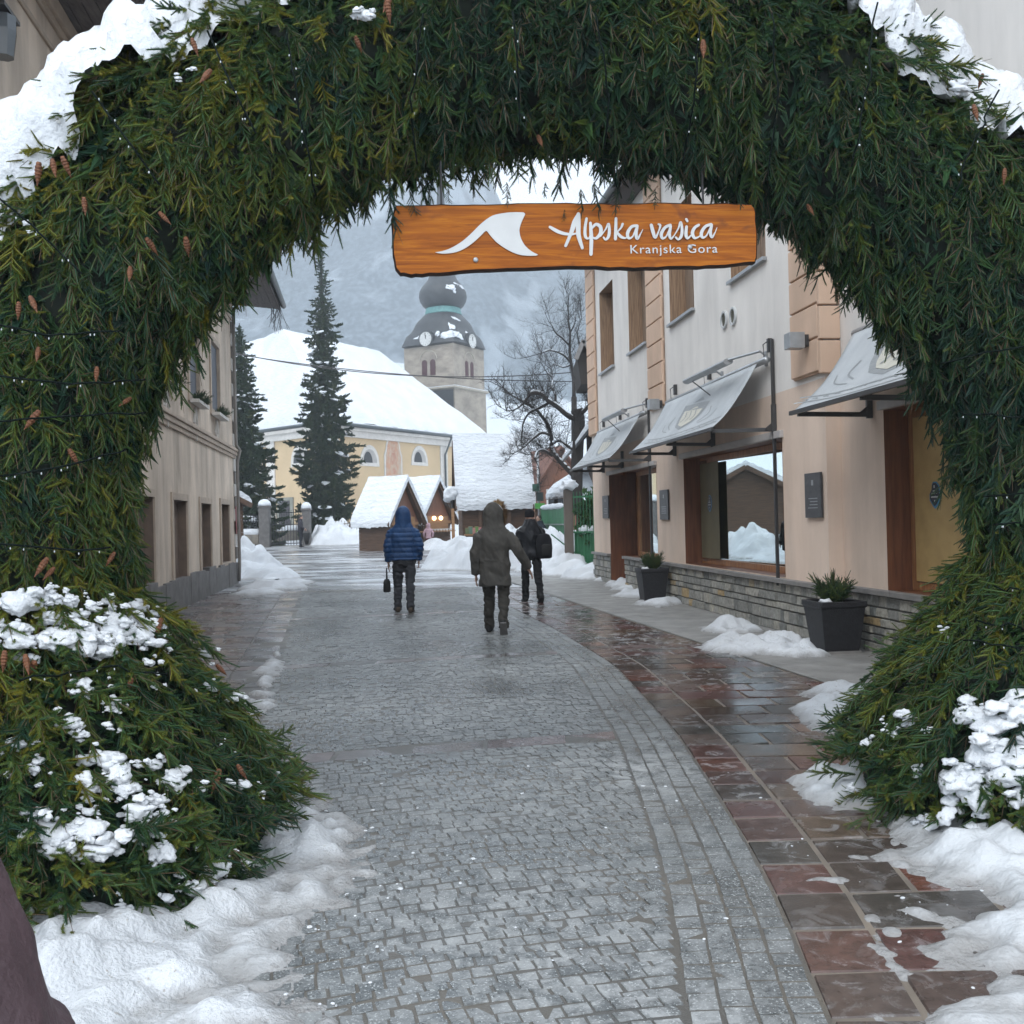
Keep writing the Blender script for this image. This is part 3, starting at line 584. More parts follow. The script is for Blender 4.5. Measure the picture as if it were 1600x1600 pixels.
for i in range(len(RINGS)-1):
    c0, o0, rp, rd, r0 = RINGS[i]; r1 = RINGS[i+1][4]
    for j in range(n):
        q = [np.array(r0[j]), np.array(r0[(j+1) % n]), np.array(r1[(j+1) % n]), np.array(r1[j])]
        nr = np.cross(q[2]-q[0], q[3]-q[1]); area = np.linalg.norm(nr)/2
        cen = sum(q)/4; nr = nr/(np.linalg.norm(nr)+1e-9)
        if np.dot(nr, cen-np.array(c0)) < 0: nr = -nr
        facing = -nr[1]; dens = 225 if facing > -.25 else 50
        if cen[2] < .25 and facing < .2: dens = 50
        for _ in range(RNG.poisson(area*dens)):
            u, v = RNG.random(2); p = q[0]*(1-u)*(1-v)+q[1]*u*(1-v)+q[2]*u*v+q[3]*(1-u)*v
            down = np.array([0, 0, -1.0]); rnd = RNG.normal(0, .19, 3)
            outk = .24 + .20*max(0, facing)
            tdn = down - nr*np.dot(down, nr)
            if np.linalg.norm(tdn) < .35: tdn = tdn + np.array([0, -.6, 0])
            ax = tdn/(np.linalg.norm(tdn)+1e-6) + nr*outk + rnd
            if nr[2] < -.45: ax = down + np.array([0, -.12, 0]) + RNG.normal(0, .22, 3)
            if p[2] < .3: ax = nr*.9 + np.array([0, 0, -.25]) + rnd
            nn = nr + RNG.normal(0, .35, 3); x_ = p[0]-AX; side = abs(x_)/3.0
            t = float(hue(p)) - .40 + RNG.normal(0, .11)
            if p[0] < AX: t += .06 + .30*max(0, side-.35)*1.4
            else: t += .22*max(0, side-.55)
            if RNG.random() < .045: t += .28
            s = RNG.uniform(.62, 1.02); base = p + nr*RNG.uniform(-.03, .075) + np.array([0, 0, .10*s])
            items.append((int(RNG.integers(0, 6)), base, basis(ax, nn), s, t))
scatter('boughs', items, VAR, NEEDLE, arch, ABASE)
# inner layer of coarser boughs that closes the gaps
UV = [spray(40+s, L=.34, nl=.017, twigs=7, coarse=True) for s in range(4)]; under = []
for i in range(len(RINGS)-1):
    c0, o0, rp, rd, r0 = RINGS[i]; r1 = RINGS[i+1][4]
    for j in range(n):
        q = [np.array(r0[j]), np.array(r0[(j+1) % n]), np.array(r1[(j+1) % n]), np.array(r1[j])]; nr = np.cross(q[2]-q[0], q[3]-q[1]); area = np.linalg.norm(nr)/2; nr = nr/(np.linalg.norm(nr)+1e-9)
        if np.dot(nr, sum(q)/4-np.array(c0)) < 0: nr = -nr
        for _ in range(RNG.poisson(area*170)):
            u, v = RNG.random(2); p = q[0]*(1-u)*(1-v)+q[1]*u*(1-v)+q[2]*u*v+q[3]*(1-u)*v; down = np.array([0, 0, -1.0]); tdn = down - nr*np.dot(down, nr)
            if np.linalg.norm(tdn) < .35: tdn = tdn + np.array([0, -.6, 0])
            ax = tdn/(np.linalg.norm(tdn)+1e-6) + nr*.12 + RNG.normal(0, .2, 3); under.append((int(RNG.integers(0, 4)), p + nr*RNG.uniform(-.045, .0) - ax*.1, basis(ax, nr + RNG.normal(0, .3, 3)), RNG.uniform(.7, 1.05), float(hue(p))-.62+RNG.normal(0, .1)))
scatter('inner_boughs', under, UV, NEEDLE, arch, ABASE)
print('sprays', len(items))
def arch_hit(px, py, tree=AB2):
    d = ray(px, py).normalized(); h = tree.ray_cast(CAM, d); return h[0], h[1]
# snow lying on top of the arch
ns, nph = 260, 50; P = np.zeros((ns, nph, 3)); fp = np.linspace(0, math.pi, ns)
for i, q in enumerate(np.linspace(R(160), R(17), ns)):
    c = V((AX+AR*math.cos(q), 0, AZ+AR*math.sin(q))); c.y = ayc(c.x); o = V((math.cos(q), 0, math.sin(q))); x = (c.x-AX)
    rp, rd = .64, .64
    ends = min(1, (i+.5)/10, (ns-i-.5)/10)
    for j, f in enumerate(np.linspace(-1.02, 1.18, nph)):
        th = max(0, 1-abs(f/(1.18 if f > 0 else 1.02))**2.2)*.13*ends
        n1 = float(fbm(c.x*2.1, f*1.6, q*3, 4)); n2 = float(fbm(c.x*9, f*6, q*9, 4, .6)); th = th*(1+.45*n1) + .06*n2*ends + (-.10 if (n1 < -.25 and f < -.55) else 0) - .06*(1-ends)
        if f < -.8 and n1 > .05: th += .05
        up = V((0, 0, 1)) if o.z > .3 else o
        dirn = (o*math.cos(f) + V((0, 1, 0))*math.sin(f)); P[i, j] = c + o*rp*math.cos(f) + V((0, rd*math.sin(f), 0)) + (dirn*.65+up*.5)*th + dirn*(-.02)
g = G(); g.grid(P); obj('snow', g, SNOW, arch, smooth=True)
# clumps of snow caught in the boughs
def clump(g, p, s, nrm, seed):
    ico = bmesh.new(); bmesh.ops.create_icosphere(ico, subdivisions=3, radius=1); vs = np.array([v.co for v in ico.verts]); fs = [[v.index for v in f.verts] for f in ico.faces]; ico.free()
    r = 1 + .55*fbm(vs[:, 0]*1.5+seed, vs[:, 1]*1.5, vs[:, 2]*1.5, 3, .5)
    vs = vs*r[:, None]*np.array([s[0], s[1], s[2]]); z = V(nrm).normalized(); x = z.cross(V((0, .3, 1))).normalized(); y = z.cross(x); M = Matrix((x, y, z)).transposed()
    g.add([p + M @ V(v) for v in vs], fs)
g = G(); sd_ = 0
spots = []
for (x0, x1, y0, y1, cnt, sz) in ((0, 150, 930, 1010, 30, .075), (120, 260, 930, 1010, 18, .07), (210, 330, 940, 1030, 10, .055), (330, 380, 1030, 1090, 5, .045), (0, 70, 1150, 1240, 6, .06), (130, 260, 1180, 1330, 26, .065), (50, 160, 1230, 1340, 14, .065), (240, 330, 1180, 1260, 6, .045), (300, 420, 1340, 1440, 14, .06), (100, 220, 1050, 1140, 5, .045), (380, 480, 1180, 1260, 5, .04), (170, 430, 1000, 1420, 16, .03),
        (1500, 1600, 1080, 1250, 26, .085), (1380, 1430, 1090, 1140, 3, .045), (1430, 1500, 930, 1010, 3, .035), (1320, 1480, 1110, 1280, 10, .035), (1480, 1540, 60, 150, 3, .05), (1490, 1520, 105, 140, 2, .06), (15, 45, 340, 365, 2, .045), (275, 300, 100, 125, 2, .03), (530, 575, 5, 30, 4, .045), (1440, 1590, 1230, 1330, 10, .06)):
    for _ in range(cnt): spots.append((random.uniform(x0, x1), random.uniform(y0, y1), sz*.62*random.choice((.25, .35, .5, .7, 1.0, 1.2))))
spots += [(x+random.gauss(0, 22), y+random.gauss(0, 14), s_*random.uniform(.3, .8)) for x, y, s_ in spots if x < 480 and y > 900]
for x, y, s in spots:
    h, nr = arch_hit(x, y)
    if h is None: continue
    if nr.dot(h-CAM) > 0: nr = -nr
    sd_ += 3.7; up = (nr*.55 + V((0, 0, .8))).normalized(); [clump(g, h - nr*.015 + V((random.gauss(0, s*.9), random.gauss(0, s*.3), random.gauss(0, s*.8)))*(1 if q_ else 0), (s*random.uniform(.8, 1.5)*k_, s*random.uniform(.7, 1.2)*k_, s*.6*k_), up, sd_+q_*1.7) for q_, k_ in ((0, 1.0), (1, .6), (2, .5), (3, .35))]
obj('snow_clumps', g, SNOW, arch, smooth=True, kind='stuff')
# cones hanging among the boughs
CONE = mat('spruce_cone_scales', (.20, .078, .034), (.105, .042, .021), 60, rough=.6, bump=.8, bsc=90, bdist=.006)
cp = [(30, 490), (45, 480), (60, 270), (85, 270), (97, 262), (300, 78), (330, 128), (555, 70), (290, 388), (205, 435), (130, 325), (60, 560), (40, 1040), (8, 1035), (55, 1050), (205, 1080), (350, 1215), (375, 1210), (250, 985), (1537, 130), (1518, 183), (1570, 280), (1100, 80), (85, 35+45), (62, 660), (110, 720), (150, 590), (210, 640), (1260, 340), (180, 880), (90, 905), (75, 890), (230, 390), (250, 350), (345, 1050), (610, 8), (605, 20), (840, 225)]
cones = []
gcone = G(); prof = []
for k in range(15):
    t = k/14; r = .0165*math.sin(math.pi*min(1, .14+.86*t)**.85)*(1 + (.14 if k % 2 else -.10)); prof.append((max(.002, r), -.115*t))
gcone.lathe(prof, (0, 0, 0), 9)
cme = mesh('spruce_cone', gcone, smooth=False)
for x, y in cp:
    h, nr = arch_hit(x, y)
    if h is None: continue
    if nr.dot(h-CAM) > 0: nr = -nr
    o = link('spruce_cone', cme, [] if cones else CONE, arch); o.location = h + nr*random.uniform(-.03, .015) - ABASE + V((0, 0, .05)); s = random.uniform(.62, .95)
    o.rotation_euler = (random.gauss(0, .35), random.gauss(0, .35), random.uniform(0, 6)); o.scale = (s, s, s); cones.append(o)
# light string wound over the arch
ls = root('light_string', ABASE, 'dark green fairy-light cable with tiny white bulbs wound over the arch', 'fairy lights')
bulbs = []; CABLE = mat('dark_green_cable', (.006, .011, .010), rough=.9, spec=.1)
runs = [[(0, 310), (60, 360), (130, 430)], [(150, 150), (200, 220), (250, 290)], [(0, 510), (80, 525), (180, 515)], [(0, 745), (90, 730), (190, 700), (270, 690)], [(0, 590), (110, 600), (220, 590)], [(0, 850), (120, 860), (250, 845)], [(180, 985), (300, 1000)], [(30, 1070), (150, 1045), (300, 1075), (360, 1090)],
        [(1500, 640), (1600, 650)], [(1480, 780), (1600, 770)], [(1470, 820), (1530, 822), (1600, 815)], [(1455, 910), (1520, 915), (1600, 930)], [(1420, 935), (1500, 975), (1600, 985)], [(1420, 985), (1510, 1005), (1600, 1020)], [(330, 60), (360, 130), (400, 210)], [(450, 60), (470, 200), (490, 300)], [(1090, 40), (1080, 180), (1060, 290)], [(1360, 20), (1350, 150), (1330, 260)], [(800, 20), (810, 150), (800, 280)], [(1560, 120), (1520, 220), (1480, 320)], [(660, 30), (640, 150), (650, 270)], [(1200, 30), (1215, 150), (1200, 270)], [(1480, 560), (1600, 540)], [(0, 660), (100, 650), (240, 640)], [(930, 20), (950, 150), (940, 270)]]
for rn in runs:
    pts = []
    for k in range(len(rn)-1):
        for t in np.linspace(0, 1, 7)[:-1 if k < len(rn)-2 else None]:
            h, nr = arch_hit(rn[k][0]*(1-t)+rn[k+1][0]*t, rn[k][1]*(1-t)+rn[k+1][1]*t)
            if h is None: continue
            if nr.dot(h-CAM) > 0: nr = -nr
            if nr.y > -.38: continue
            pts.append(h + nr*(.045+random.uniform(-.045, .02)))
    if len(pts) > 2:
        g = G(); g.tube(pts, .0045, 5); obj('cable', g, CABLE, ls, smooth=True)
        for p in pts[1:-1:3]: bulbs.append(p + V((random.uniform(-.02, .02), -.008, -.014)))
        for p in pts[2:-1:4]: bulbs.append(p + V((random.uniform(-.02, .02), -.008, -.014)))
BULB = mat('white_led_bulb', (.55, .58, .6), rough=.2)
gbm = G(); gbm.ell((0, 0, 0), (.0032, .0032, .0055), 6, 4); bme = mesh('bulb', gbm, smooth=True)
for k, p in enumerate(bulbs[:98]):
    o = link('bulb', bme, [] if k else BULB, ls); o.location = p-ABASE
gw = G(); a = arch_hit(92, 190)[0] if arch_hit(92, 190)[0] else V((-2.3, 5, 3.6)); e = at(-30, 152, 7.6)
gw.tube([a, (a+e)/2+V((0, 0, -.03)), e], .008, 6); obj('guy_cable', gw, WPAINT, label='thin white guy cable from the arch to the left house', cat='cable')
# ------------------------------------------------------------------ sign under the arch
SP = at(897, 370, 4.93); su = V((1, .10, 0)).normalized(); sn = V((su.y, -su.x, 0))
def sg(px, py, o=0.0):
    d = ray(px, py); q = SP; t = (q-CAM).dot(sn)/d.dot(sn); return CAM + d*t + sn*o
sign = root('wooden_sign', SP, 'long honey-brown wooden board with white mountain logo and lettering under the arch', 'sign')
SIGNW = bpy.data.materials.new('varnished_plank'); SIGNW.use_nodes = True; nt = SIGNW.node_tree; b = nt.nodes['Principled BSDF']
gr = noise_(nt, 5, 7, (.55, 1, 9), .6, 1.2); c = ramp(nt, [(.3, (.17, .040, .002)), (.5, (.28, .077, .003)), (.68, (.38, .122, .006))], gr)
kn = noise_(nt, 3.2, 3, (1, 1, 1.6), .5, 1.5); c = mix(nt, ramp(nt, [(.62, 0), (.74, .75)], kn), c, (.13, .035, .01))
nt.links.new(c, b.inputs['Base Color']); b.inputs['Roughness'].default_value = .5; b.inputs['Specular IOR Level'].default_value = .2
SIGNE = mat('charred_plank_edge', (.045, .018, .010), (.02, .01, .007), 12, rough=.6)
ol = [(618, 322), (690, 320), (760, 319), (860, 317), (960, 318), (1040, 317), (1120, 318), (1165, 318), (1178, 324), (1181, 345), (1183, 380), (1181, 408), (1172, 412), (1120, 417), (1060, 419), (990, 421), (910, 419), (820, 422), (720, 426), (660, 431), (630, 430), (618, 420), (613, 390), (611, 345)]
cs_ = [catmull([(x, y) for x, y in ol], 4)]
poly = []
for k, (x, y) in enumerate(cs_[0]):
    poly.append(sg(x+random.uniform(-.6, .6), y+random.uniform(-1.0, 1.0)))
cen = sum(poly, V((0, 0, 0)))/len(poly)
g = G(); n_ = len(poly); inner = []
for k, p in enumerate(poly):
    t = (poly[(k+1) % n_]-poly[k-1]).normalized(); nn = sn.cross(t); nn = nn if nn.dot(cen-p) > 0 else -nn; inner.append(p + nn*.008 + sn*.010)
b0 = len(g.v); g.v += inner + poly + [p - sn*.035 for p in poly]
g.f.append(list(range(n_))); g.t.append(0); g.mi.append(0)
for k in range(n_):
    j = (k+1) % n_; g.f.append([k, j, n_+j, n_+k]); g.t.append(0); g.mi.append(1); g.f.append([n_+k, n_+j, 2*n_+j, 2*n_+k]); g.t.append(0); g.mi.append(1)
g.f.append(list(range(3*n_-1, 2*n_-1, -1))); g.t.append(0); g.mi.append(1)
obj('plank', g, [SIGNW, SIGNE], sign)
lg = [(400, 488), (460, 478), (540, 450), (640, 390), (720, 320), (800, 240), (870, 185), (930, 155), (1040, 135), (1120, 131)]
lg = catmull(lg, 4) + [(1185, 133), (1200, 145)] + catmull([(1198, 155), (1170, 215), (1152, 270), (1150, 310), (1165, 370), (1200, 430), (1255, 478), (1315, 510)], 4) + catmull([(1300, 518), (1230, 519), (1150, 510), (1060, 475), (960, 410), (900, 350), (868, 308)], 4) + [(858, 299), (848, 299)] + catmull([(838, 306), (800, 345), (740, 400), (660, 455), (580, 488), (490, 500), (430, 497)], 4)
g = G(); g.prism([sg(610+x/5.714, 310+y/5.714, .0105) for x, y in lg], sn*.005); obj('mountain_logo', g, WPAINT, sign)
ST = [[(50, 205, 26), (110, 240, 34), (170, 262, 30), (240, 270, 22), (305, 256, 14)], [(300, 95, 30), (270, 160, 46), (248, 230, 42), (225, 290, 32), (190, 372, 28)], [(303, 90, 36), (302, 180, 46), (305, 280, 42), (338, 392, 28)],
      [(375, 130, 24), (362, 220, 28), (366, 290, 28), (392, 308, 16), (415, 265, 10)], [(410, 170, 26), (418, 300, 36), (415, 448, 32)], [(422, 215, 22), (460, 182, 28), (498, 205, 34), (500, 260, 34), (462, 305, 26), (432, 300, 14)],
      [(500, 290, 10), (545, 225, 14), (570, 178, 22), (578, 240, 28), (570, 292, 28), (545, 318, 20), (527, 298, 16)], [(637, 130, 26), (635, 220, 30), (632, 312, 30)], [(640, 258, 12), (680, 215, 18), (696, 180, 24)], [(646, 255, 20), (680, 292, 28), (720, 305, 16), (745, 280, 10)],
      [(822, 195, 26), (775, 205, 28), (740, 260, 32), (750, 306, 24), (785, 290, 14), (815, 220, 16)], [(826, 198, 26), (815, 270, 30), (827, 312, 24), (858, 262, 10), (875, 230, 7)],
      [(950, 190, 30), (966, 250, 34), (986, 302, 24), (1016, 245, 14), (1030, 195, 22), (1014, 182, 16)], [(1120, 190, 26), (1075, 210, 28), (1040, 265, 32), (1050, 308, 24), (1085, 288, 14), (1115, 220, 16)], [(1122, 200, 26), (1112, 275, 28), (1126, 312, 20), (1160, 275, 10)],
      [(1150, 290, 10), (1190, 220, 14), (1210, 165, 22), (1224, 230, 26), (1216, 290, 28), (1190, 318, 20), (1168, 300, 18)], [(1263, 205, 26), (1258, 275, 30), (1273, 308, 22), (1310, 275, 10)], [(1260, 138, 22), (1270, 156, 22)],
      [(1372, 190, 24), (1335, 215, 28), (1315, 260, 32), (1332, 304, 26), (1368, 298, 14), (1395, 270, 8)], [(1480, 185, 26), (1430, 205, 28), (1395, 260, 32), (1405, 302, 24), (1440, 284, 14), (1475, 215, 16)], [(1485, 190, 26), (1475, 260, 28), (1488, 300, 22), (1515, 260, 10), (1533, 215, 6)]]
g = G(); kk = 0
for si, s in enumerate(ST):
    if si == 12: obj('script_lettering', g, WPAINT, sign); g = G()
    c = catmull(s, 6); L_, R_ = [], []
    for i, p in enumerate(c):
        t = np.array(c[min(i+1, len(c)-1)][:2])-np.array(c[max(i-1, 0)][:2]); t = t/(np.linalg.norm(t)+1e-9); nr = np.array([-t[1], t[0]])*p[2]/2*.92; L_.append(p[:2]+nr); R_.append(p[:2]-nr)
    def cap(p, q):                               # rounded stroke end
        m = (np.array(p)+np.array(q))/2; a = np.array(p)-m; an = math.atan2(a[1], a[0]); r = np.linalg.norm(a); return [m + r*np.array([math.cos(an+f), math.sin(an+f)]) for f in (math.pi*.25, math.pi*.5, math.pi*.75)]
    def cap2(p, q):
        m = (np.array(p)+np.array(q))/2; a = np.array(p)-m; an = math.atan2(a[1], a[0]); r = np.linalg.norm(a); return [m + r*np.array([math.cos(an-f), math.sin(an-f)]) for f in (math.pi*.25, math.pi*.5, math.pi*.75)]
    o = .0105 + kk*.0004; kk += 1
    f2 = lambda p, oo: sg(850+p[0]/5.714, 320+p[1]/5.714, oo)
    for i in range(len(c)-1):
        g.hexa([f2(q, o-.001) for q in (L_[i], L_[i+1], R_[i+1], R_[i])], [f2(q, o+.003) for q in (L_[i], L_[i+1], R_[i+1], R_[i])])
    g.prism([f2(q, o-.0008) for q in [L_[0]]+cap(L_[0], R_[0])+[R_[0]]], sn*.0036); g.prism([f2(q, o-.0008) for q in [L_[-1]]+cap2(L_[-1], R_[-1])+[R_[-1]]], sn*.0036)
obj('script_lettering', g, WPAINT, sign)
def text_mesh(name, s, p0, p1, height, normal, m, parent, depth=.003, spacing=1.0):
    """built-in font, fitted between two points"""
    cu = bpy.data.curves.new('t', 'FONT'); cu.body = s; cu.extrude = depth; cu.space_character = spacing; o = bpy.data.objects.new('t', cu); C.objects.link(o); bpy.context.view_layer.update()
    me = bpy.data.meshes.new_from_object(o.evaluated_get(bpy.context.evaluated_depsgraph_get())); bpy.data.objects.remove(o)
    vs = np.array([v.co for v in me.vertices]); x0, x1 = vs[:, 0].min(), vs[:, 0].max(); u = (V(p1)-V(p0)); wd = u.length; u.normalize(); k = wd/(x1-x0); ky = height/.70; up = V(normal).cross(u).normalized(); up = up if up.z > 0 else -up
    off = wloc(parent)
    for v in me.vertices: v.co = V(p0) + u*((v.co.x-x0)*k) + up*(v.co.y*ky) + V(normal)*(v.co.z+depth) - off
    return link(name, me, m, parent)
text_mesh('place_name_lettering', 'Kranjska Gora', sg(850+768/5.714, 320+441/5.714, .0105), sg(850+1542/5.714, 320+433/5.714, .0105), .0415, sn, WPAINT, sign, .002, 1.12)
for px, py in ((743, 407), (1077, 387)):
    g = G(); c0 = sg(px, py, .012); g.lathe([(.001, -.004), (.013, -.004), (.013, .002), (.009, .006), (.001, .006)], (0, 0, 0), 10)
    M = V((0, 0, 1)).rotation_difference(sn).to_matrix(); g.v = [c0 + M @ p for p in g.v]; obj('bolt', g, GMET, sign, smooth=True)
for px in (690, 1100):
    g = G(); a = sg(px, 322, -.015); g.tube([a, a+V((0, 0, .22))], .006, 6); obj('hanger', g, DMET, sign)
# a few sprays hanging in front of the board
it = []
for px, py, o, s, t in ((905, 300, .05, .42, -.2), (925, 290, .05, .55, -.25), (960, 300, .06, .4, -.25), (985, 296, .05, .33, -.2), (1020, 300, .05, .38, -.25), (640, 296, .03, .5, -.25), (608, 290, .02, .9, -.25), (880, 330, .03, .22, -.2), (1150, 300, .06, .4, -.1), (700, 296, .05, .3, -.3), (790, 290, .05, .35, -.3), (850, 290, .05, .35, -.3)):
    it.append((random.randrange(6), np.array(sg(px, py, o)), basis(np.array([random.gauss(0, .12), -.05, -1.0]), np.array([random.gauss(0, .5), -1, 0])), s, t))
scatter('hanging_twigs', it, VAR, NEEDLE, arch, ABASE)
# ------------------------------------------------------------------ the shop building on the right
p0 = gnd(1270, 1000); d0 = ray(613, 816.6); u = V((d0.x, d0.y, 0)).normalized(); F = Frame(p0, u, (-u.y, u.x, 0))
s_far = F.s(925, 700); s_j = F.s(1291, 700); REC = -.18; s_near = -10.5; HT = 8.0; ZB = 3.12
shop = root('shop_building', F.W(s_far*.5, 0, 0), 'tall peach and pale grey building with split-stone plinth and wood-lined windows', 'building')
zt_open = F.px(1223, 684)[1]
def hole(x0, x1, z0, z1, o=0): a, b = sorted((F.s(x0, 800, o), F.s(x1, 800, o))); return (a, b, z0, z1)
hA = hole(953, 1027, .0, zt_open); hAd = (F.s(976), hA[1], 0, zt_open); hAw = (hA[0], F.s(976), .70, zt_open); hA0 = (hA[0], hA[1], .70, zt_open)
hB = hole(1070, 1225, .72, zt_open); hC = (F.s(1385, 800, REC)-3.2, F.s(1385, 800, REC), .70, F.px(1385, 640, REC)[1])
zw0 = 4.98
ups = [hole(945, 966, zw0, 6.9), hole(990, 1018, zw0, 6.9), hole(1055, 1093, zw0, 6.9), hole(1152, 1207, zw0, 6.9)]
s3 = F.s(1330, 600, REC); upn = [(s3-5.2, s3-3.6, zw0, 6.9), (s3-8.4, s3-6.8, zw0, 6.9)]
g = G()
F.wall(g, s_j, s_far, 0, 0, ZB, [hAd, hAw, hB]); F.wall(g, s_near, s_j, REC, 0, ZB, [hC])
g.quad(F.W(s_j, REC, 0), F.W(s_j, 0, 0), F.W(s_j, 0, ZB), F.W(s_j, REC, ZB))
obj('lower_wall', g, PEACH, shop)
g = G(); F.wall(g, s_j, s_far, 0, ZB, HT, ups); F.wall(g, s_near, s_j, REC, ZB, HT, upn)
g.quad(F.W(s_j, REC, ZB), F.W(s_j, 0, ZB), F.W(s_j, 0, HT), F.W(s_j, REC, HT))
g.quad(F.W(s_far, 0, 0), F.W(s_far, -9, 0), F.W(s_far, -9, HT), F.W(s_far, 0, HT)); g.quad(F.W(s_near, REC, 0), F.W(s_near, -9, 0), F.W(s_near, -9, HT), F.W(s_near, REC, HT)); g.quad(F.W(s_near, -9, 0), F.W(s_far, -9, 0), F.W(s_far, -9, HT), F.W(s_near, -9, HT))
obj('upper_wall', g, WHITE, shop)
g = G(); g.hexa([F.W(s_near-.3, -9.3, HT), F.W(s_far+.3, -9.3, HT), F.W(s_far+.3, .45, HT), F.W(s_near-.3, .45, HT)], [F.W(s_near-.3, -9.3, HT+.25), F.W(s_far+.3, -9.3, HT+.25), F.W(s_far+.3, .45, HT+.25), F.W(s_near-.3, .45, HT+.25)])
rf = obj('roof', g, SOFF, shop)
g = G(); W = F.W; a, b_ = s_near-.3, s_far+.3
g.add([W(a, .5, HT+.27), W(b_, .5, HT+.27), W(b_, -9.3, HT+.27), W(a, -9.3, HT+.27), W(a, -4.4, HT+2.6), W(b_, -4.4, HT+2.6)], [(0, 1, 5, 4), (2, 3, 4, 5), (1, 2, 5), (3, 0, 4), (3, 2, 1, 0)]); obj('roof_snow', g, SNOWF, rf)
g = G(); g.tube([W(a, .5, HT+.15), W(b_, .5, HT+.15)], .08, 10); obj('gutter', g, GUTT, rf, smooth=True)
# plinth of split stones
def plinth(a0, a1, o, top=.64):
    gm = G(); F.box(gm, a0, a1, o-.3, o+.012, -.05, top); st = G(); z = 0
    while z < top-.03:
        h = min(random.uniform(.085, .17), top-z); h = top-z if top-z-h < .05 else h; a = a0
        while a < a1-.02:
            wd = min(random.uniform(.12, .40), a1-a); wd = a1-a if a1-a-wd < .08 else wd
            e = .006; o1 = o+.035+random.uniform(-.012, .014); b0 = len(st.v); tint = max(0, min(1, random.gauss(.45, .22))) if random.random() > .03 else 1
            sk = [random.uniform(-.010, .010) for _ in range(8)]
            lo = [F.W(a+e, o, z+e), F.W(a+wd-e, o, z+e), F.W(a+wd-e, o, z+h-e), F.W(a+e, o, z+h-e)]
            hi = [F.W(a+e+.010+sk[0], o1+sk[1]*.6, z+e+.008), F.W(a+wd-e-.010+sk[2], o1+sk[3]*.6, z+e+.008), F.W(a+wd-e-.010+sk[4], o1+sk[5]*.6, z+h-e-.008), F.W(a+e+.010+sk[6], o1+sk[7]*.6, z+h-e-.008)]
            st.hexa(lo, hi, tint); a += wd
        z += h
    return gm, st
def cap_(a0, a1, o, top=.64):
    g = G(); a = a0
    while a < a1-.01:
        wd = min(random.uniform(.9, 1.3), a1-a); F.box(g, a+.004, a+wd-.004, o-.02, o+.09+random.uniform(-.004, .004), top+.003, top+.062); a += wd
    return g
for a0, a1, o in ((s_j, hAd[1]-.0 if False else hAw[0]-0, 0), (hA[1], s_far, 0), (s_near, s_j, REC)):
    pass
segs = [(s_j, F.s(976)-.012, 0), (hA[1]+.012, s_far, 0), (s_near, s_j, REC)]
for a0, a1, o in segs:
    gm, st = plinth(a0, a1, o); pl = obj('plinth', gm, MORT, shop); obj('stone_facing', st, STONE, pl); obj('sill_course', cap_(a0, a1, o), SILL, pl, bevel=.006)
# shop windows
def shopwin(h, o, depth, jamb=WOODR, blind=None, sash=.09, mull=(), name='shop_window', tilt=0.0):
    a0, a1, z0, z1 = h; win = obj(name, (lambda g: (F.reveal(g, h, o+.004, o-depth), g)[1])(G()), jamb, shop)
    g = G(); of = o-depth
    for q in ((a0, a1, z0, z0+sash), (a0, a1, z1-sash, z1), (a0, a0+sash, z0+sash, z1-sash), (a1-sash, a1, z0+sash, z1-sash)): F.box(g, q[0], q[1], of, of+.07, q[2], q[3])
    for s_ in mull: F.box(g, s_-.045, s_+.045, of+.001, of+.069, z0+sash, z1-sash)
    obj('frame', g, WOOD, win, bevel=.004); tl = tilt
    g = G(); g.quad(F.W(a0+sash*.5, of+.03-tl, z0+sash*.5), F.W(a1-sash*.5, of+.03+tl*.3, z0+sash*.5), F.W(a1-sash*.5, of+.03+tl*.3, z1-sash*.5), F.W(a0+sash*.5, of+.03-tl, z1-sash*.5)); obj('pane', g, GLASS, win)
    g = G(); F.box(g, a0-.3, a1+.3, of-2.2, of-2.15, z0-.1, z1+.3); F.box(g, a0-.3, a1+.3, of-2.1, of-.02, z0-.12, z0-.08); F.box(g, a0-.3, a0-.26, of-2.1, of-.02, z0-.05, z1+.25); F.box(g, a1+.26, a1+.3, of-2.1, of-.02, z0-.05, z1+.25); F.box(g, a0-.25, a1+.25, of-2.1, of-.02, z1+.2, z1+.25); obj('interior', g, DARK, win)
    return win
sB = shopwin(hB, 0, .36, tilt=.20)
g = G(); x1 = F.s(1133, 800, -.36); F.box(g, min(x1, hB[1]-.1), hB[1]-.10, -.262, -.256, hB[2]+.1, hB[3]-.1); obj('olive_panel', g, OLIVE, sB)
wA = shopwin((hA[0], F.s(976), .70, zt_open), 0, .34, mull=(F.s(1000, 800, -.34), F.s(988, 800, -.34)))
# the doorway beside it goes down to the pavement
g = G(); hd = (F.s(976), hA[1], .01, zt_open); F.reveal(g, hd, .004, -.36); dr = obj('door_recess', g, WOODR, shop)
g = G(); F.box(g, hd[0]+.02, hd[1]-.02, -.40, -.355, .02, zt_open-.02); dw = obj('door', g, WOOD, shop)
g = G(); F.box(g, hd[0]+.2, hd[1]-.2, -.354, -.35, .9, zt_open-.2); obj('pane', g, GLASS, dw)
g = G(); F.box(g, hd[0]+.1, hd[0]+.14, -.35, -.30, .9, 1.4); obj('handle', g, GMET, dw)
sC = shopwin(hC, REC, .34)
g = G(); F.box(g, hC[1]-2.1, hC[1]-.12, REC-.262, REC-.256, hC[2]+.1, hC[3]-.1); obj('ochre_poster', g, OCHRE, sC)
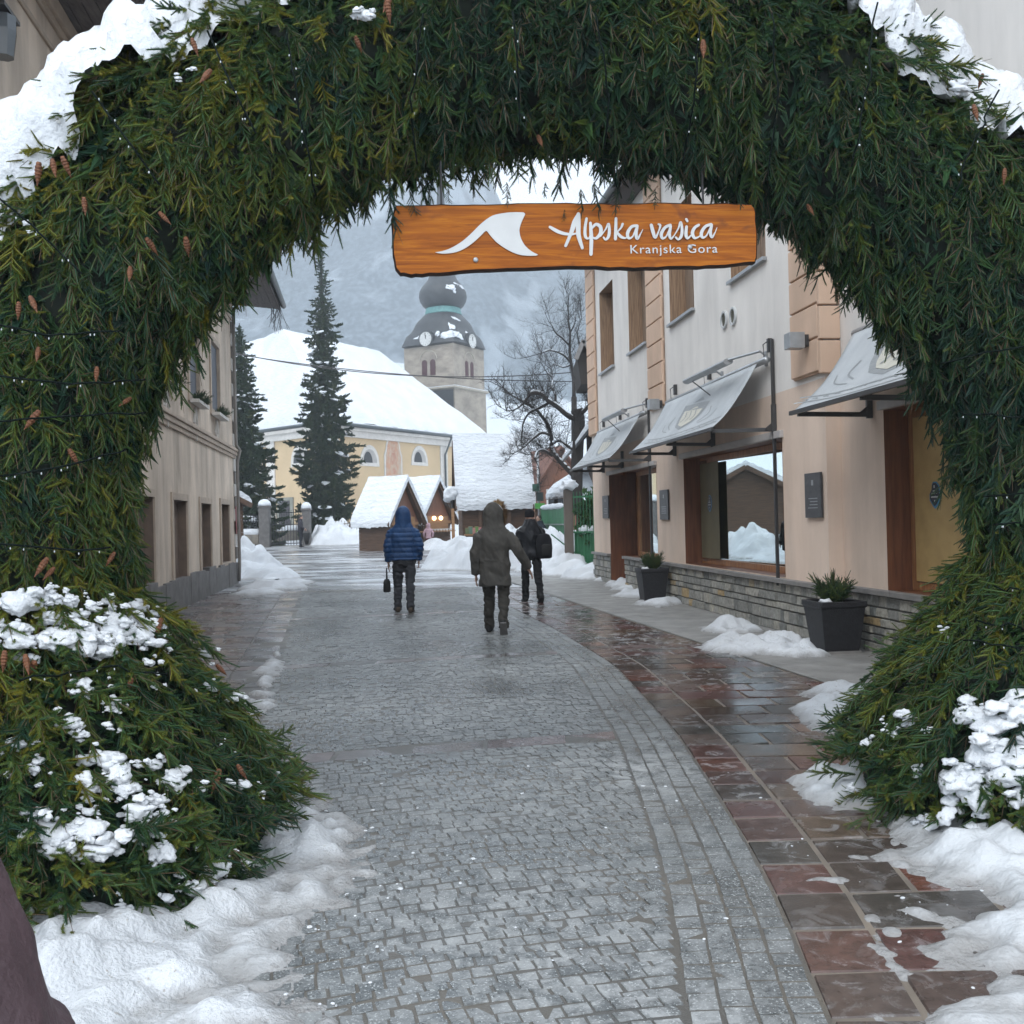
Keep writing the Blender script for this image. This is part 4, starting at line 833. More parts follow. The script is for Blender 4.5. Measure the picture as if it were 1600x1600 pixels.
# badge stickers on the panes
NAVY = mat('navy_sticker', (.008, .014, .035), rough=.35); AZUR = mat('azure_sticker_rim', (.06, .24, .42), rough=.4)
def badge(win, px, py, o, sc, nm='window_sticker'):
    s0, z0 = F.px(px, py, o); shp = [(-.05, .21), (-.09, .16), (-.10, .08), (-.17, -.0), (-.17, -.10), (-.07, -.20), (0, -.25), (.08, -.20), (.16, -.10), (.17, .05), (.14, .15), (.06, .21)]
    g = G(); g.prism([F.W(s0-x*sc, o, z0+y*sc) for x, y in shp], F.n*.003); st = obj(nm, g, AZUR, win)
    g = G(); g.prism([F.W(s0-x*sc*.86+.006*sc, o+.0032, z0+.01*sc+y*sc*.86) for x, y in shp], F.n*.002); obj('sticker_field', g, NAVY, st)
    g = G()
    for k, (wd, y, h) in enumerate(((.05, .13, .05), (.10, .055, .022), (.17, .015, .02), (.22, -.045, .03), (.03, -.12, .05))):
        m_ = 1 if k in (0, 4) else 7
        for q in range(m_):
            x = -wd/2 + wd*q/m_; F.box(g, s0-(x+wd/m_*.75)*sc, s0-x*sc, o+.0055, o+.0065, z0+(y-h/2)*sc, z0+(y+h/2*random.uniform(.5, 1))*sc)
    obj('sticker_print', g, WPAINT, st)
badge(sC, 1461, 772, REC-.25, .60); badge(sB, 1109, 786, -.25, .62)
# lintels
g = G(); F.box(g, hB[0]-.05, hB[1]+.12, -.05, .05, zt_open+.004, zt_open+.10); obj('lintel', g, LINT, shop, bevel=.005)
g = G(); F.box(g, hA[0]-.05, hA[1]+.1, -.05, .05, zt_open+.004, zt_open+.09); obj('lintel', g, LINT, shop, bevel=.005)
g = G(); F.box(g, hC[0], hC[1]+.06, REC-.05, REC+.05, hC[3]+.004, hC[3]+.10); obj('lintel', g, LINT, shop, bevel=.005)
# upper windows: deep wood-lined reveals, shutters of boards, thin metal sill
for k, h in enumerate(ups+upn):
    o = 0 if k < 4 else REC; a0, a1, z0, z1 = h; g = G(); F.reveal(g, h, o+.003, o-.30); wn = obj('window', g, WOODU, shop)
    g = G(); nb = 6
    for q in range(nb): F.box(g, a0+(a1-a0)*q/nb+.006, a0+(a1-a0)*(q+1)/nb-.006, o-.32, o-.285-.006*(q % 2), z0, z1)
    obj('shutter', g, WOODG, wn)
    g = G(); F.box(g, a0-.04, a1+.04, o-.02, o+.07, z0-.055, z0-.005); obj('sill', g, GMET, wn, bevel=.004)
# rusticated pilasters
def quoin(a0, a1, z0, z1, o, wrap=False):
    g = G(); z = z1; h = .40
    while z-h > z0:
        F.box(g, a0, a1, o, o+.075, z-h+.022, z-.0); z -= h
    F.box(g, a0, a1, o, o+.045, z+.001, z1); return g
obj('quoin_pilaster', quoin(F.s(936, 700), s_far+.02, 3.42, HT-.02, .001), QUOIN, shop, bevel=.012)
obj('quoin_pilaster', quoin(F.s(1041, 620), F.s(1018, 620), 3.5, HT-.02, .001), QUOIN, shop, bevel=.012)
obj('quoin_pilaster', quoin(s_j-.001, F.s(1244, 560), 3.12, HT-.02, .001), QUOIN, shop, bevel=.012)
g = G(); 
for k in range(12):
    z = 3.14+k*.40; g.hexa([F.W(s_j-.07, REC+.001, z+.022), F.W(s_j-.001, REC+.001, z+.022), F.W(s_j-.001, .072, z+.022), F.W(s_j-.07, .072, z+.022)], [F.W(s_j-.07, REC+.001, z+.40), F.W(s_j-.001, REC+.001, z+.40), F.W(s_j-.001, .072, z+.40), F.W(s_j-.07, .072, z+.40)])
obj('quoin_pilaster', g, QUOIN, shop, bevel=.01)
# round vents
for px, py in ((1133, 500), (1147, 494)):
    s_, z = F.px(px, py); g = G(); ring = lambda r, o: [F.W(s_+r*math.cos(q), o, z+r*math.sin(q)) for q in np.linspace(0, 2*math.pi, 20, endpoint=False)]
    g.loft([ring(.135, 0), ring(.135, .035), ring(.105, .035), ring(.105, .004)], caps=False); v_ = obj('vent', g, WPAINT, shop)
    g = G(); g.prism(ring(.106, .006), F.n*.003)
    for k in range(5): F.box(g, s_-.085, s_+.085, .010, .016, z-.07+k*.033, z-.055+k*.033)
    obj('vent_grille', g, mat('vent_bronze', (.12, .11, .07), rough=.5), v_)
# ---- awnings
INK = mat('faded_awning_print', (.30, .315, .32), rough=.6); CREAM = mat('cream_awning_print', (.62, .59, .50), rough=.6)
def awning(a0, a1, o, ztop, zbot, proj, label, emblem=True, post=None, flip=False):
    A = root('awning', F.W((a0+a1)/2, o, zbot), label, 'awning', 'canvas awnings over the shop windows')
    def fab(t, f, up=0.0):                     # t along, f from top to bottom
        sag = -.10*math.sin(math.pi*f); wr = .012*math.sin(t*9+f*5)*math.sin(math.pi*f)
        p = F.W(a0+(a1-a0)*t, o+.14+(proj-.14)*f, ztop+(zbot-ztop)*f+sag+wr); return p + V((0, 0, 1))*up*.8 + F.n*up*.6
    g = G(); nt_, nf = 28, 14; g.grid(np.array([[fab(i/nt_, j/nf) for j in range(nf+1)] for i in range(nt_+1)])); fo = obj('canvas', g, FAB, A, smooth=True); so_ = fo.modifiers.new('thick', 'SOLIDIFY'); so_.thickness = .006; so_.offset = -1
    g = G(); g.tube([F.W(a0-.28, o+.10, ztop+.01), F.W(a1+.05, o+.10, ztop+.01)], .045, 10); obj('roller_tube', g, GMET, A, smooth=True)
    g = G(); g.bar(F.W(a0-.1, o+proj, zbot-.012), F.W(a1+.06, o+proj, zbot-.012), .035, .045); obj('front_bar', g, DMET, A)
    for s_ in (a0-.28 if post else a0+.12, a1-.1, (a0+a1)/2):
        g = G(); g.bar(F.W(s_, o+.02, zbot-.05), F.W(min(max(s_, a0), a1), o+proj-.02, zbot-.035), .04, .05); g.bar(F.W(s_, o+.03, zbot-.09), F.W(s_, o+.03, zbot+.28), .06, .05); g.add([F.W(s_-.012, o+.03, zbot+.06), F.W(s_-.012, o+.16, zbot-.04), F.W(s_-.012, o+.03, zbot-.09), F.W(s_+.012, o+.03, zbot+.06), F.W(s_+.012, o+.16, zbot-.04), F.W(s_+.012, o+.03, zbot-.09)], [(0, 1, 2), (5, 4, 3), (0, 3, 4, 1), (1, 4, 5, 2), (2, 5, 3, 0)]); obj('arm', g, DMET, A)
    for s_ in (a0-.2, a1-.25, (a0+a1)/2+.1):
        g = G(); F.box(g, s_-.03, s_+.03, o+.002, o+.06, ztop+.12, ztop+.30); g.tube([F.W(s_, o+.05, ztop+.27), F.W(s_, o+.12, ztop+.22), F.W(s_, o+.11, ztop+.04)], .008, 5); obj('hook', g, DMET, A)
    if post:
        g = G(); F.box(g, a0-.30, a0-.262, o+.012, o+.05, post, ztop+.28); obj('post', g, DMET, A)
    if emblem:                                # coat of arms with a scroll beneath, printed on the canvas
        tc = .47; L_ = abs(a1-a0)
        def E(x, y, up): return fab(tc - x*2.1/L_, .46 - y/1.2, up)
        def ribbon(pts, wd, m_g, up):
            c = catmull(pts, 5)
            for i in range(len(c)-1):
                t = np.array(c[i+1])-np.array(c[i]); t = t/(np.linalg.norm(t)+1e-9); n2 = np.array([-t[1], t[0]])*wd/2
                m_g.quad(E(*(c[i]-n2), up), E(*(c[i+1]-n2), up), E(*(c[i+1]+n2), up), E(*(c[i]+n2), up))
        def fill(poly, m_g, up, n=10):
            ys_ = [p[1] for p in poly]; y0, y1 = min(ys_), max(ys_)
            def xs_at(y):
                r = []
                for i in range(len(poly)):
                    (xa, ya), (xb, yb) = poly[i], poly[(i+1) % len(poly)]
                    if (ya-y)*(yb-y) < 0: r.append(xa+(xb-xa)*(y-ya)/(yb-ya))
                return sorted(r)
            for k in range(n):
                ya, yb = y0+(y1-y0)*(k+.02)/n, y0+(y1-y0)*(k+.98)/n; A_, B_ = xs_at(ya), xs_at(yb)
                for j in range(0, min(len(A_), len(B_))-1, 2): m_g.quad(E(A_[j], ya, up), E(A_[j+1], ya, up), E(B_[j+1], yb, up), E(B_[j], yb, up))
        gi_, gc_ = G(), G()
        sh = [(-.34, .30), (-.20, .24), (-.06, .36), (0, .31), (.06, .36), (.20, .24), (.34, .30), (.30, .0), (.22, -.18), (.0, -.32), (-.22, -.18), (-.30, .0)]
        fill(sh, gi_, .004); fill([(x*.72, y*.66-.03) for x, y in sh], gc_, .007)
        for k in range(3): ribbon([(-.16+.12*k, .13), (-.10+.12*k, .0), (-.14+.12*k, -.10)], .02, gi_, .010)
        ribbon([(-.95, -.28), (-.6, -.36), (-.3, -.42), (0, -.44), (.3, -.42), (.6, -.36), (.95, -.28)], .025, gi_, .004); ribbon([(-.95, -.40), (-.6, -.48), (-.3, -.54), (0, -.56), (.3, -.54), (.6, -.48), (.95, -.40)], .025, gi_, .004)
        for k in range(13): x = -.84+.14*k; ribbon([(x, -.45+.09*x*x), (x+.03, -.38+.09*x*x-.06), (x+.07, -.47+.09*x*x)], .02, gi_, .005)
        for sg_ in (-1, 1): ribbon([(sg_*.36, -.2), (sg_*.5, -.05), (sg_*.45, .1)], .02, gi_, .004); ribbon([(sg_*.4, -.25), (sg_*.6, -.15), (sg_*.66, .0)], .018, gi_, .004)
        pr = obj('emblem', gi_, INK, fo); obj('shield', gc_, CREAM, fo)
    return A
zb2 = 2.70; zt2 = 3.56
awning(F.s(1198, 570), F.s(1052, 625), 0, zt2, zb2, .80, 'grey canvas awning with a shield emblem over the big reflecting window', post=.6)
awning(F.s(1010, 650), F.s(942, 676), 0, zt2, zb2, .80, 'farthest grey awning, over the doorway beyond the dark planter', post=.6)
awning(F.s(1500, 500, REC)-1.3, F.s(1352, 510, REC), REC, zt2-.06, zb2-.05, .86, 'near grey awning partly covered by the arch boughs')
# ---- strip lamps above awnings
for (x0, y0, x1, y1), lb in (((1073, 595, 1138, 566), 'grey strip lamp on brackets above the awning of the big window'), ((945, 655, 975, 642), 'grey strip lamp above the farthest awning')):
    o = .42; a1_, z1_ = F.px(x0, y0, o); a0_, z0_ = F.px(x1, y1, o); zc = (z0_+z1_)/2
    sl = root('strip_lamp', F.W((a0_+a1_)/2, 0, zc), lb, 'wall lamp', 'strip lamps over the awnings'); g = G(); g.loft([[F.W(a, o+.07*math.cos(q), zc+.045*math.sin(q)) for q in np.linspace(0, 2*math.pi, 10, endpoint=False)] for a in (a0_, a1_)]); obj('housing', g, GMET, sl, sharp=40)
    for a in (a0_-.35, a1_-.5):
        g = G(); g.tube([F.W(a, .01, zc+.02), F.W(a, .10, zc+.08), F.W(min(max(a, a0_), a1_), o, zc+.02)], .018, 6); F.box(g, a-.03, a+.03, .002, .03, zc-.12, zc+.08); obj('bracket', g, GMET, sl)
    g = G(); g.tube([F.W(a1_-.3, o, zc-.04), F.W(a1_-.7, .25, zc-.32), F.W((a0_+a1_)/2, .08, zc-.10), F.W(a0_+.1, .05, zc-.02)], .010, 5); obj('cable', g, DMET, sl)
# ---- cube lamps
for (px, py), o_, lb in (((1252, 533), .078, 'grey cube lamp on the pilaster near the arch'), ((1026, 632), .078, 'grey cube lamp at the foot of the middle pilaster')):
    s_, z = F.px(px+6, py, .1); cl_ = root('cube_lamp', F.W(s_, o_, z), lb, 'wall lamp', 'cube lamps on the pilasters'); g = G(); F.box(g, s_-.09, s_+.09, o_+.06, o_+.25, z-.095, z+.095); obj('housing', g, GMET, cl_, bevel=.006)
    g = G(); F.box(g, s_-.06, s_+.06, o_+.001, o_+.06, z-.07, z+.07); obj('mount', g, DMET, cl_)
# ---- plaques
for (x0, x1, y0, y1), lb in (((1263, 1288, 740, 809), 'dark slate plaque between the big window and the arch'), ((1034, 1047, 766, 812), 'dark slate plaque beside the big window, above the small planter'), ((944, 953, 775, 810), 'small dark plaque at the far corner of the shop building')):
    a0, a1 = sorted((F.s(x0), F.s(x1))); z1, z0 = F.px(x0, y0)[1], F.px(x0, y1)[1]; g = G(); F.box(g, a0, a1, .012, .04, z0, z1); pq = obj('wall_plaque', g, PLAQ, bevel=.003, loc=F.W((a0+a1)/2, .012, z0), label=lb, cat='plaque', group='slate plaques on the shop wall')
    g = G(); m_ = (a0+a1)/2
    for k in range(4): F.box(g, m_-(a1-a0)*.3, m_+(a1-a0)*.3*random.uniform(.4, 1), .0405, .0415, z0+(z1-z0)*(.42-.07*k), z0+(z1-z0)*(.44-.07*k))
    F.box(g, m_-.03, m_+.03, .0405, .0415, z0+(z1-z0)*.72, z0+(z1-z0)*.84); obj('engraving', g, GMET, pq)
# ---- planters
POT = mat('black_cast_planter', (.022, .022, .026), (.012, .012, .014), 20, rough=.5, bump=.8, bsc=60, bdist=.01)
def planter(c, w, h, lb, lb2, n):
    pl = root('planter', c, lb, 'planter'); dirn = F.u; nn = F.n
    def sq(k, z, z_=None): return [c + dirn*(sx*k) + nn*(sy*k) + V((0, 0, z)) for sx, sy in ((-1, -1), (1, -1), (1, 1), (-1, 1))]
    g = G(); g.loft([sq(w*.36, .02), sq(w*.37, .05), sq(w*.47, h-.07), sq(w*.5, h-.06), sq(w*.5, h), sq(w*.44, h), sq(w*.43, h-.10)], caps=True); obj('pot', g, POT, pl, bevel=.008)
    g = G(); g.loft([sq(w*.40, 0), sq(w*.40, .03)]); obj('saucer', g, SILL, pl)
    g = G(); g.ell(c+V((0, 0, h-.09)), (w*.4, w*.4, .06), 10, 5); obj('soil', g, BOUGH, pl)
    sh = root('dwarf_pine', c+V((0, 0, h-.06)), lb2, 'plant'); it = []
    for k in range(n):
        an = random.uniform(0, 6.28); tl = random.uniform(.1, .75); d = np.array([math.cos(an)*tl, math.sin(an)*tl, 1]); p = np.array(c) + np.array([math.cos(an)*w*.22*random.random(), math.sin(an)*w*.22*random.random(), h-.02]); it.append((random.randrange(6), p, basis(d, np.array([math.sin(an), -math.cos(an), .3])), random.uniform(.70, 1.1), random.gauss(.10, .08)))
    scatter('foliage', it, VAR, NEEDLE, sh, c+V((0, 0, h-.06)))
    g = G(); sd = 3
    for dx, dy in ((-.3, .2), (.2, -.3)): clump(g, c+dirn*(dx*w)+nn*(dy*w+.1*w)+V((0, 0, h)), (.06, .05, .03), (0, 0, 1), sd+dx)
    obj('snow', g, SNOW, pl, smooth=True)
s_, _ = F.px(1304, 990, .22); pc = F.W(s_, .22, 0); planter(V((pc.x, pc.y, .006)), .53, .57, 'large square black tapered planter against the stone plinth by the arch', 'dwarf pine growing in the large planter', 70)
s_, _ = F.px(1019, 915, .36); pc = F.W(s_, .36, 0); planter(V((pc.x, pc.y, .006)), .52, .60, 'small black planter farther along the plinth', 'dwarf pine growing in the small planter', 60)
# ------------------------------------------------------------------ the house on the left
pl0 = gnd(370, 910); dl = ray(572, 821.6); ul = V((dl.x, dl.y, 0)).normalized(); LF = Frame(pl0, -ul, (ul.y, -ul.x, 0))     # s=0 at the far corner, growing towards the camera
house = root('village_house', LF.W(10, 0, 0), 'old cream rendered house with dark plinth, moulded belt and wide brown eaves on the left', 'house')
LE = 24.5; LH = LF.px(362, 470)[1]; zb = LF.px(362, 706)[1]
lw = []
for x0, x1, y0, y1 in ((312, 328, 788, 893), (344, 357, 789, 877)):
    a0, a1 = sorted((LF.s(x0), LF.s(x1))); z1, z0 = LF.px(x1, y0)[1], LF.px(x1, y1)[1]; lw.append((a0, a1, z0, z1))
uw = []
for x0, x1, y0, y1 in ((299, 314, 536, 630), (333, 346, 552, 650)):
    a0, a1 = sorted((LF.s(x0), LF.s(x1))); z1, z0 = LF.px(x1, y0)[1], LF.px(x1, y1)[1]; uw.append((a0, a1, z0, z1))
dz_ = uw[0][0]-uw[1][0]
for k in range(1, 5): lw.append((lw[0][0]+k*dz_, lw[0][1]+k*dz_, lw[0][2], lw[0][3])); uw.append((uw[0][0]+k*dz_, uw[0][1]+k*dz_, uw[0][2], uw[0][3]))
g = G(); LF.wall(g, 0, LE, 0, .0, LH, lw+uw); W = LF.W
g.quad(W(0, 0, 0), W(0, -10, 0), W(0, -10, LH), W(0, 0, LH)); g.quad(W(LE, 0, 0), W(LE, -10, 0), W(LE, -10, LH), W(LE, 0, LH)); g.quad(W(0, -10, 0), W(LE, -10, 0), W(LE, -10, LH), W(0, -10, LH)); obj('wall', g, LEFTW, house)
g = G(); a = 0
while a < LE:
    wd = random.uniform(.6, 1.1); LF.box(g, a+.006, min(a+wd, LE)-.006, -.1, .05+random.uniform(0, .015), -.02, .52+random.uniform(0, .12)); a += wd
obj('plinth', g, PLINTH, house, bevel=.01)
g = G()
for z0, z1, o in ((zb-.17, zb-.08, .05), (zb-.079, zb+.02, .09), (zb+.021, zb+.09, .13), (zb+.091, zb+.15, .06)): LF.box(g, -.05, LE, .001, o, z0, z1)
obj('belt_course', g, LEFTT, house, bevel=.012)
g = G()
for z0, z1, o in ((LH-.62, LH-.56, .04), (LH-.30, LH-.2, .05), (LH-.199, LH, .10)): LF.box(g, 0, LE, .001, o, z0, z1)
obj('frieze_moulding', g, LEFTT, house, bevel=.012)
for kind, hs in (('lower', lw), ('upper', uw)):
    for h in hs:
        a0, a1, z0, z1 = h; g = G(); LF.reveal(g, h, .003, -.16); LF.box(g, a0-.001, a1+.001, -.2, -.155, z0-.001, z1+.001); wn = obj('window', g, mat('brown_shuttered_window', (.17, .12, .09), (.12, .085, .065), 4, rough=.7) if kind == 'lower' and h is lw[0] else (bpy.data.materials['brown_shuttered_window'] if kind == 'lower' else LEFTT), house)
        g = G()
        for q in ((a0-.14, a0, z0-.14, z1+.14), (a1, a1+.14, z0-.14, z1+.14), (a0, a1, z1, z1+.14), (a0, a1, z0-.14, z0)): LF.box(g, q[0], q[1], .001, .04, q[2], q[3])
        obj('surround', g, LEFTT, wn, bevel=.006)
        if kind == 'upper':
            g = G(); LF.box(g, a0+.02, a1-.02, -.15, -.04, z0, z1-.02); obj('shutter', g, SHUT, wn)
            g = G(); LF.box(g, a0-.1, a1+.1, .041, .22, z0-.17, z0-.10); obj('sill', g, QUOW, wn)
            g = G(); m_ = (a0+a1)/2; c0 = z0-.55
            for (xa, za), (xb, zb_) in (((0, .34), (.17, 0)), ((.17, 0), (0, -.36)), ((0, -.36), (-.17, 0)), ((-.17, 0), (0, .34))): g.bar(LF.W(m_+xa, .03, c0+za), LF.W(m_+xb, .03, c0+zb_), .05, .05)
            obj('diamond_ornament', g, QUOW, wn)
            sh = root('window_greenery', LF.W(m_, .14, z0-.1), 'evergreen sprigs on the window sill nearer the house corner' if h is uw[1] else ('evergreen sprigs on the second window sill from the house corner' if h is uw[0] else 'evergreen sprigs on a window sill hidden behind the arch'), 'plant', 'evergreen sprigs on the window sills'); it = []
            for k in range(26): it.append((random.randrange(6), np.array(LF.W(random.uniform(a0, a1), .13, z0-.1)), basis(np.array([random.gauss(.3, .5), random.gauss(-.2, .5), random.uniform(.1, .9)]), np.array([random.gauss(0, 1), -1, .2])), random.uniform(.7, 1.0), random.gauss(-.05, .08)))
            scatter('foliage', it, VAR, NEEDLE, sh, LF.W(m_, .14, z0-.1))
g = G(); z = .66; k = 0
while z < LH-.7:
    if not (zb-.3 < z < zb+.15):
        wd = .34 if k % 2 else .2; g = G(); g.hexa([LF.W(-.03, -.3, z), LF.W(wd, -.3, z), LF.W(wd, .04, z), LF.W(-.03, .04, z)], [LF.W(-.03, -.3, z+.33), LF.W(wd, -.3, z+.33), LF.W(wd, .04, z+.33), LF.W(-.03, .04, z+.33)]); obj('corner_quoin', g, QUOW if k % 2 else QUOD, house, bevel=.01)
    z += .345; k += 1
g = G(); g.tube([LF.W(.30, .10, LH-.3), LF.W(.30, .10, zb+.2), LF.W(.28, .2, zb+.05), LF.W(.28, .12, zb-.25), LF.W(.28, .12, .5), LF.W(.28, .1, .05)], .045, 8); obj('downpipe', g, QUOD, house, smooth=True)
g = G(); LF.box(g, .02, .32, .045, .06, 1.35, 2.1); obj('red_notice', g, mat('dark_red_enamel', (.25, .02, .025), rough=.4), house)
# eaves, gutter, roof with snow
ov = 1.25; g = G(); nb = 7
e0, e1 = -.9, LE+.8
for k in range(nb):                            # soffit boards run along the eaves
    o0, o1 = .0+ov*k/nb, ov*(k+1)/nb; zf = lambda o: LH+.02-.10*o
    g.hexa([W(e0, o0+.006, zf(o0)), W(e1, o0+.006, zf(o0)), W(e1, o1-.006, zf(o1)), W(e0, o1-.006, zf(o1))], [W(e0, o0+.006, zf(o0)+.04), W(e1, o0+.006, zf(o0)+.04), W(e1, o1-.006, zf(o1)+.04), W(e0, o1-.006, zf(o1)+.04)])
so_ = obj('eaves_soffit', g, SOFFG, house)
g = G(); LF.box(g, e0, e1, ov+.002, ov+.03, LH-.16, LH+.10); obj('fascia', g, SOFF, so_)
g = G(); n_ = 9; ringg = lambda a: [W(a, ov+.11+.085*math.cos(q), LH+.02+.085*math.sin(q)) for q in np.linspace(0, 2*math.pi, 12, endpoint=False)]; g.loft([ringg(e0-.1), ringg(e1)]); obj('gutter', g, GUTT, house, sharp=40)
g = G(); g.add([W(e0, ov, LH+.05), W(e1, ov, LH+.05), W(e1, -5, LH+4.4), W(e0, -5, LH+4.4), W(e0, -11, LH+.05), W(e1, -11, LH+.05)], [(0, 1, 2, 3), (3, 2, 5, 4), (0, 3, 4), (1, 5, 2)]); rr = obj('roof', g, SLATE, house)
g = G(); g.add([W(e0, ov-.05, LH+.12), W(e1, ov-.05, LH+.12), W(e1, -5, LH+4.75), W(e0, -5, LH+4.75), W(e0, -11, LH+.4), W(e1, -11, LH+.4)], [(0, 1, 2, 3), (3, 2, 5, 4), (0, 3, 4), (1, 5, 2)]); obj('roof_snow', g, SNOWF, rr)
# twigs of a birch-like weed caught at the gutter end
g = G()
for k in range(26):
    a = W(e0+random.uniform(-.1, .3), ov-.02+random.uniform(-.25, .1), LH-.1); b = a+V((random.gauss(.0, .12), random.gauss(0, .1), -random.uniform(.2, .75))); g.tube([a, (a+b)/2+V((random.gauss(0, .05), 0, 0)), b], .006, 3)
obj('dangling_twigs', g, BARK, label='bare dry twigs dangling from the end of the left eaves', cat='twigs')
# carriage lamp on the near wall
s_, z = LF.px(-30, 40); lm = root('wall_lantern', LF.W(s_, 0, z), 'black iron lantern high on the left house wall at the picture edge', 'lantern'); g = G(); LF.box(g, s_-.2, s_+.25, .05, .3, z+.1, z+.14); obj('hood', g, DMET, lm); g = G(); g.lathe([(.10, -.3), (.13, -.05), (.13, .09), (.02, .1)], LF.W(s_, .2, z), 8); obj('lamp_glass', g, mat('dark_lamp_glass', (.12, .13, .14), rough=.15), lm); g = G(); g.bar(LF.W(s_, .0, z-.2), LF.W(s_, .2, z+.1), .04, .04); obj('bracket', g, DMET, lm)
# ------------------------------------------------------------------ parish church
def hz(v): return V((v.x, v.y, 0))
cB, cD, cA = hz(at(512, 700, 75)), hz(at(757, 700, 94.8)), hz(at(396, 700, 81.7))
d1 = (cD-cB).normalized(); pp = V((-d1.y, d1.x, 0)); ZE = at(512, 664, 75).z; ZR = 17.0; ZG = .9
cA = cB + (cA-cB)*1.9
cD2 = cD+pp*16; cA2 = cA+d1*14; R0 = hz(at(380, 700, 90)); R1, R2 = cB+pp*8+d1*4.5, cD+pp*8-d1*5
church = root('parish_church', cB+V((0, 0, ZG)), 'yellow parish church with huge snowy roof and stone tower under a black onion dome', 'church')
up_ = lambda p, z: V((p.x, p.y, z))
g = G()
for a, b in ((cB, cD), (cA, cB), (cD, cD2), (cD2, cA2), (cA2, cA)): g.quad(up_(a, ZG-.5), up_(b, ZG-.5), up_(b, ZE), up_(a, ZE))
obj('wall', g, YEL, church)
outd = lambda p: (p-(cB+pp*8+d1*8)).normalized()
def ringp(off): return [p + outd(p)*off for p in (cB, cD, cD2, cA2, cA)]
e = ringp(.9); g = G()
eb = [up_(p, ZE) for p in ringp(.75)]; et = [up_(p, ZE+.16) for p in e]
g.loft([[up_(p, ZE-.02) for p in ringp(-.1)], eb, et], caps=False); rt = [up_(R1, ZR), up_(R2, ZR)]
b0 = len(g.v); g.v += et+rt; g.v.append(up_(R0, ZR)); g.f += [[b0, b0+1, b0+6, b0+5], [b0+1, b0+2, b0+6], [b0+2, b0+3, b0+5, b0+6], ]; g.t += [0]*3; g.mi += [0]*3
rf = obj('roof', g, SLATE, church)
def lerp(a, b, t): return a*(1-t)+b*t
def snowsheet(quad, n, m, amp=.12, lift=.42, wave=1.0):
    a, b, c, d = quad; P = np.zeros((n+1, m+1, 3))
    for i in range(n+1):
        for j in range(m+1):
            p = lerp(lerp(a, b, i/n), lerp(d, c, i/n), j/m); edge = min(1, j/1.5); k = float(fbm(p.x*.5*wave, p.y*.5*wave, p.z*.5*wave, 3))
            P[i, j] = p + V((0, 0, lift*(.45+.55*edge) + amp*k))
    return P
g = G()
es = [up_(p, ZE+.10) for p in ringp(.86)]; r1, r2 = up_(R1, ZR), up_(R2, ZR)
for q in ((es[0], es[1], r2, r1), (es[1], es[2], r2, r2), (es[4], es[0], r1, up_(R0, ZR)), (es[2], es[3], r1, r2), (es[3], es[4], up_(R0, ZR), r1)): g.grid(snowsheet(q, 26, 18))
for i in range(5):
    a, b = es[i], es[(i+1) % 5]; g.grid(np.array([[lerp(a, b, t)+V((0, 0, .0)), lerp(a, b, t)+V((0, 0, .2))] for t in np.linspace(0, 1, 14)]))
obj('roof_snow', g, SNOWF, rf, smooth=True)
CF1 = Frame(cB, d1, (d1.y, -d1.x, 0)); dA = (cA-cB).normalized(); CF2 = Frame(cB, dA, (-dA.y, dA.x, 0) if (-dA.y) < 0 and False else (dA.y*-1 if False else -abs(dA.y), -abs(dA.x), 0))
L1, L2 = (cD-cB).length, (cA-cB).length
g = G()
for fr, L_ in ((CF1, L1), (CF2, L2)):
    fr.box(g, -.05, L_, .005, .22, ZE-.75, ZE-.25); fr.box(g, -.05, L_, .005, .38, ZE-.249, ZE)
for fr, px in ((CF1, 693), (CF1, 520), (CF2, 424), (CF2, 404)):
    s_ = fr.s(px, 730); fr.box(g, s_-.55, s_+.55, .004, .10, ZG-.2, ZE-.76)
obj('cornice_and_pilasters', g, CHW, church)
g = G()
for fr, L_ in ((CF1, L1), (CF2, L2)): g.tube([fr.W(-.6, 1.05, ZE+.06), fr.W(L_+.6, 1.05, ZE+.06)], .11, 8)
obj('gutter', g, GUTT, church, smooth=True)
GLD = mat('dark_leaded_glass', (.028, .03, .034), rough=.25)
def lunette(fr, px, py, w=.92, name='window'):
    s_, z = fr.px(px, py); arc = lambda r, o, k=1.0: [fr.W(s_+r*math.cos(q), o, z-.45+r*k*math.sin(q)) for q in np.linspace(0, math.pi, 16)]
    g = G(); g.prism(arc(w+.28, .002, 1.15)[::1] + [fr.W(s_-w-.32, .002, z-.72), fr.W(s_+w+.32, .002, z-.72)], fr.n*.06); wn = obj(name, g, CHW, church)
    g = G(); g.prism(arc(w, .063, 1.15), fr.n*.005); obj('niche', g, mat('window_niche', (.42, .40, .38), rough=.9) if 'window_niche' not in bpy.data.materials else bpy.data.materials['window_niche'], wn)
    g = G(); sh = fr.u*(.0); g.prism([p - fr.u*.25*(1 if fr is CF1 else -1) for p in arc(w*.62, .069, 1.5)], fr.n*.006); obj('pane', g, GLD, wn)
for px in (577, 655): lunette(CF1, px, 714)
lunette(CF2, 470, 714, .95); lunette(CF1, 722, 722, .85)
s_, z = CF1.px(614, 720); g = G()
def archp(w, z0, z1, o): return [CF1.W(s_+w*math.cos(q), o, z1-w+w*1.2*math.sin(q)) for q in np.linspace(0, math.pi, 12)] + [CF1.W(s_-w*1.25, o, z1-w-.5), CF1.W(s_-w*1.25, o, z0+.3), CF1.W(s_-w, o, z0), CF1.W(s_+w, o, z0), CF1.W(s_+w*1.25, o, z0+.3), CF1.W(s_+w*1.25, o, z1-w-.5)]
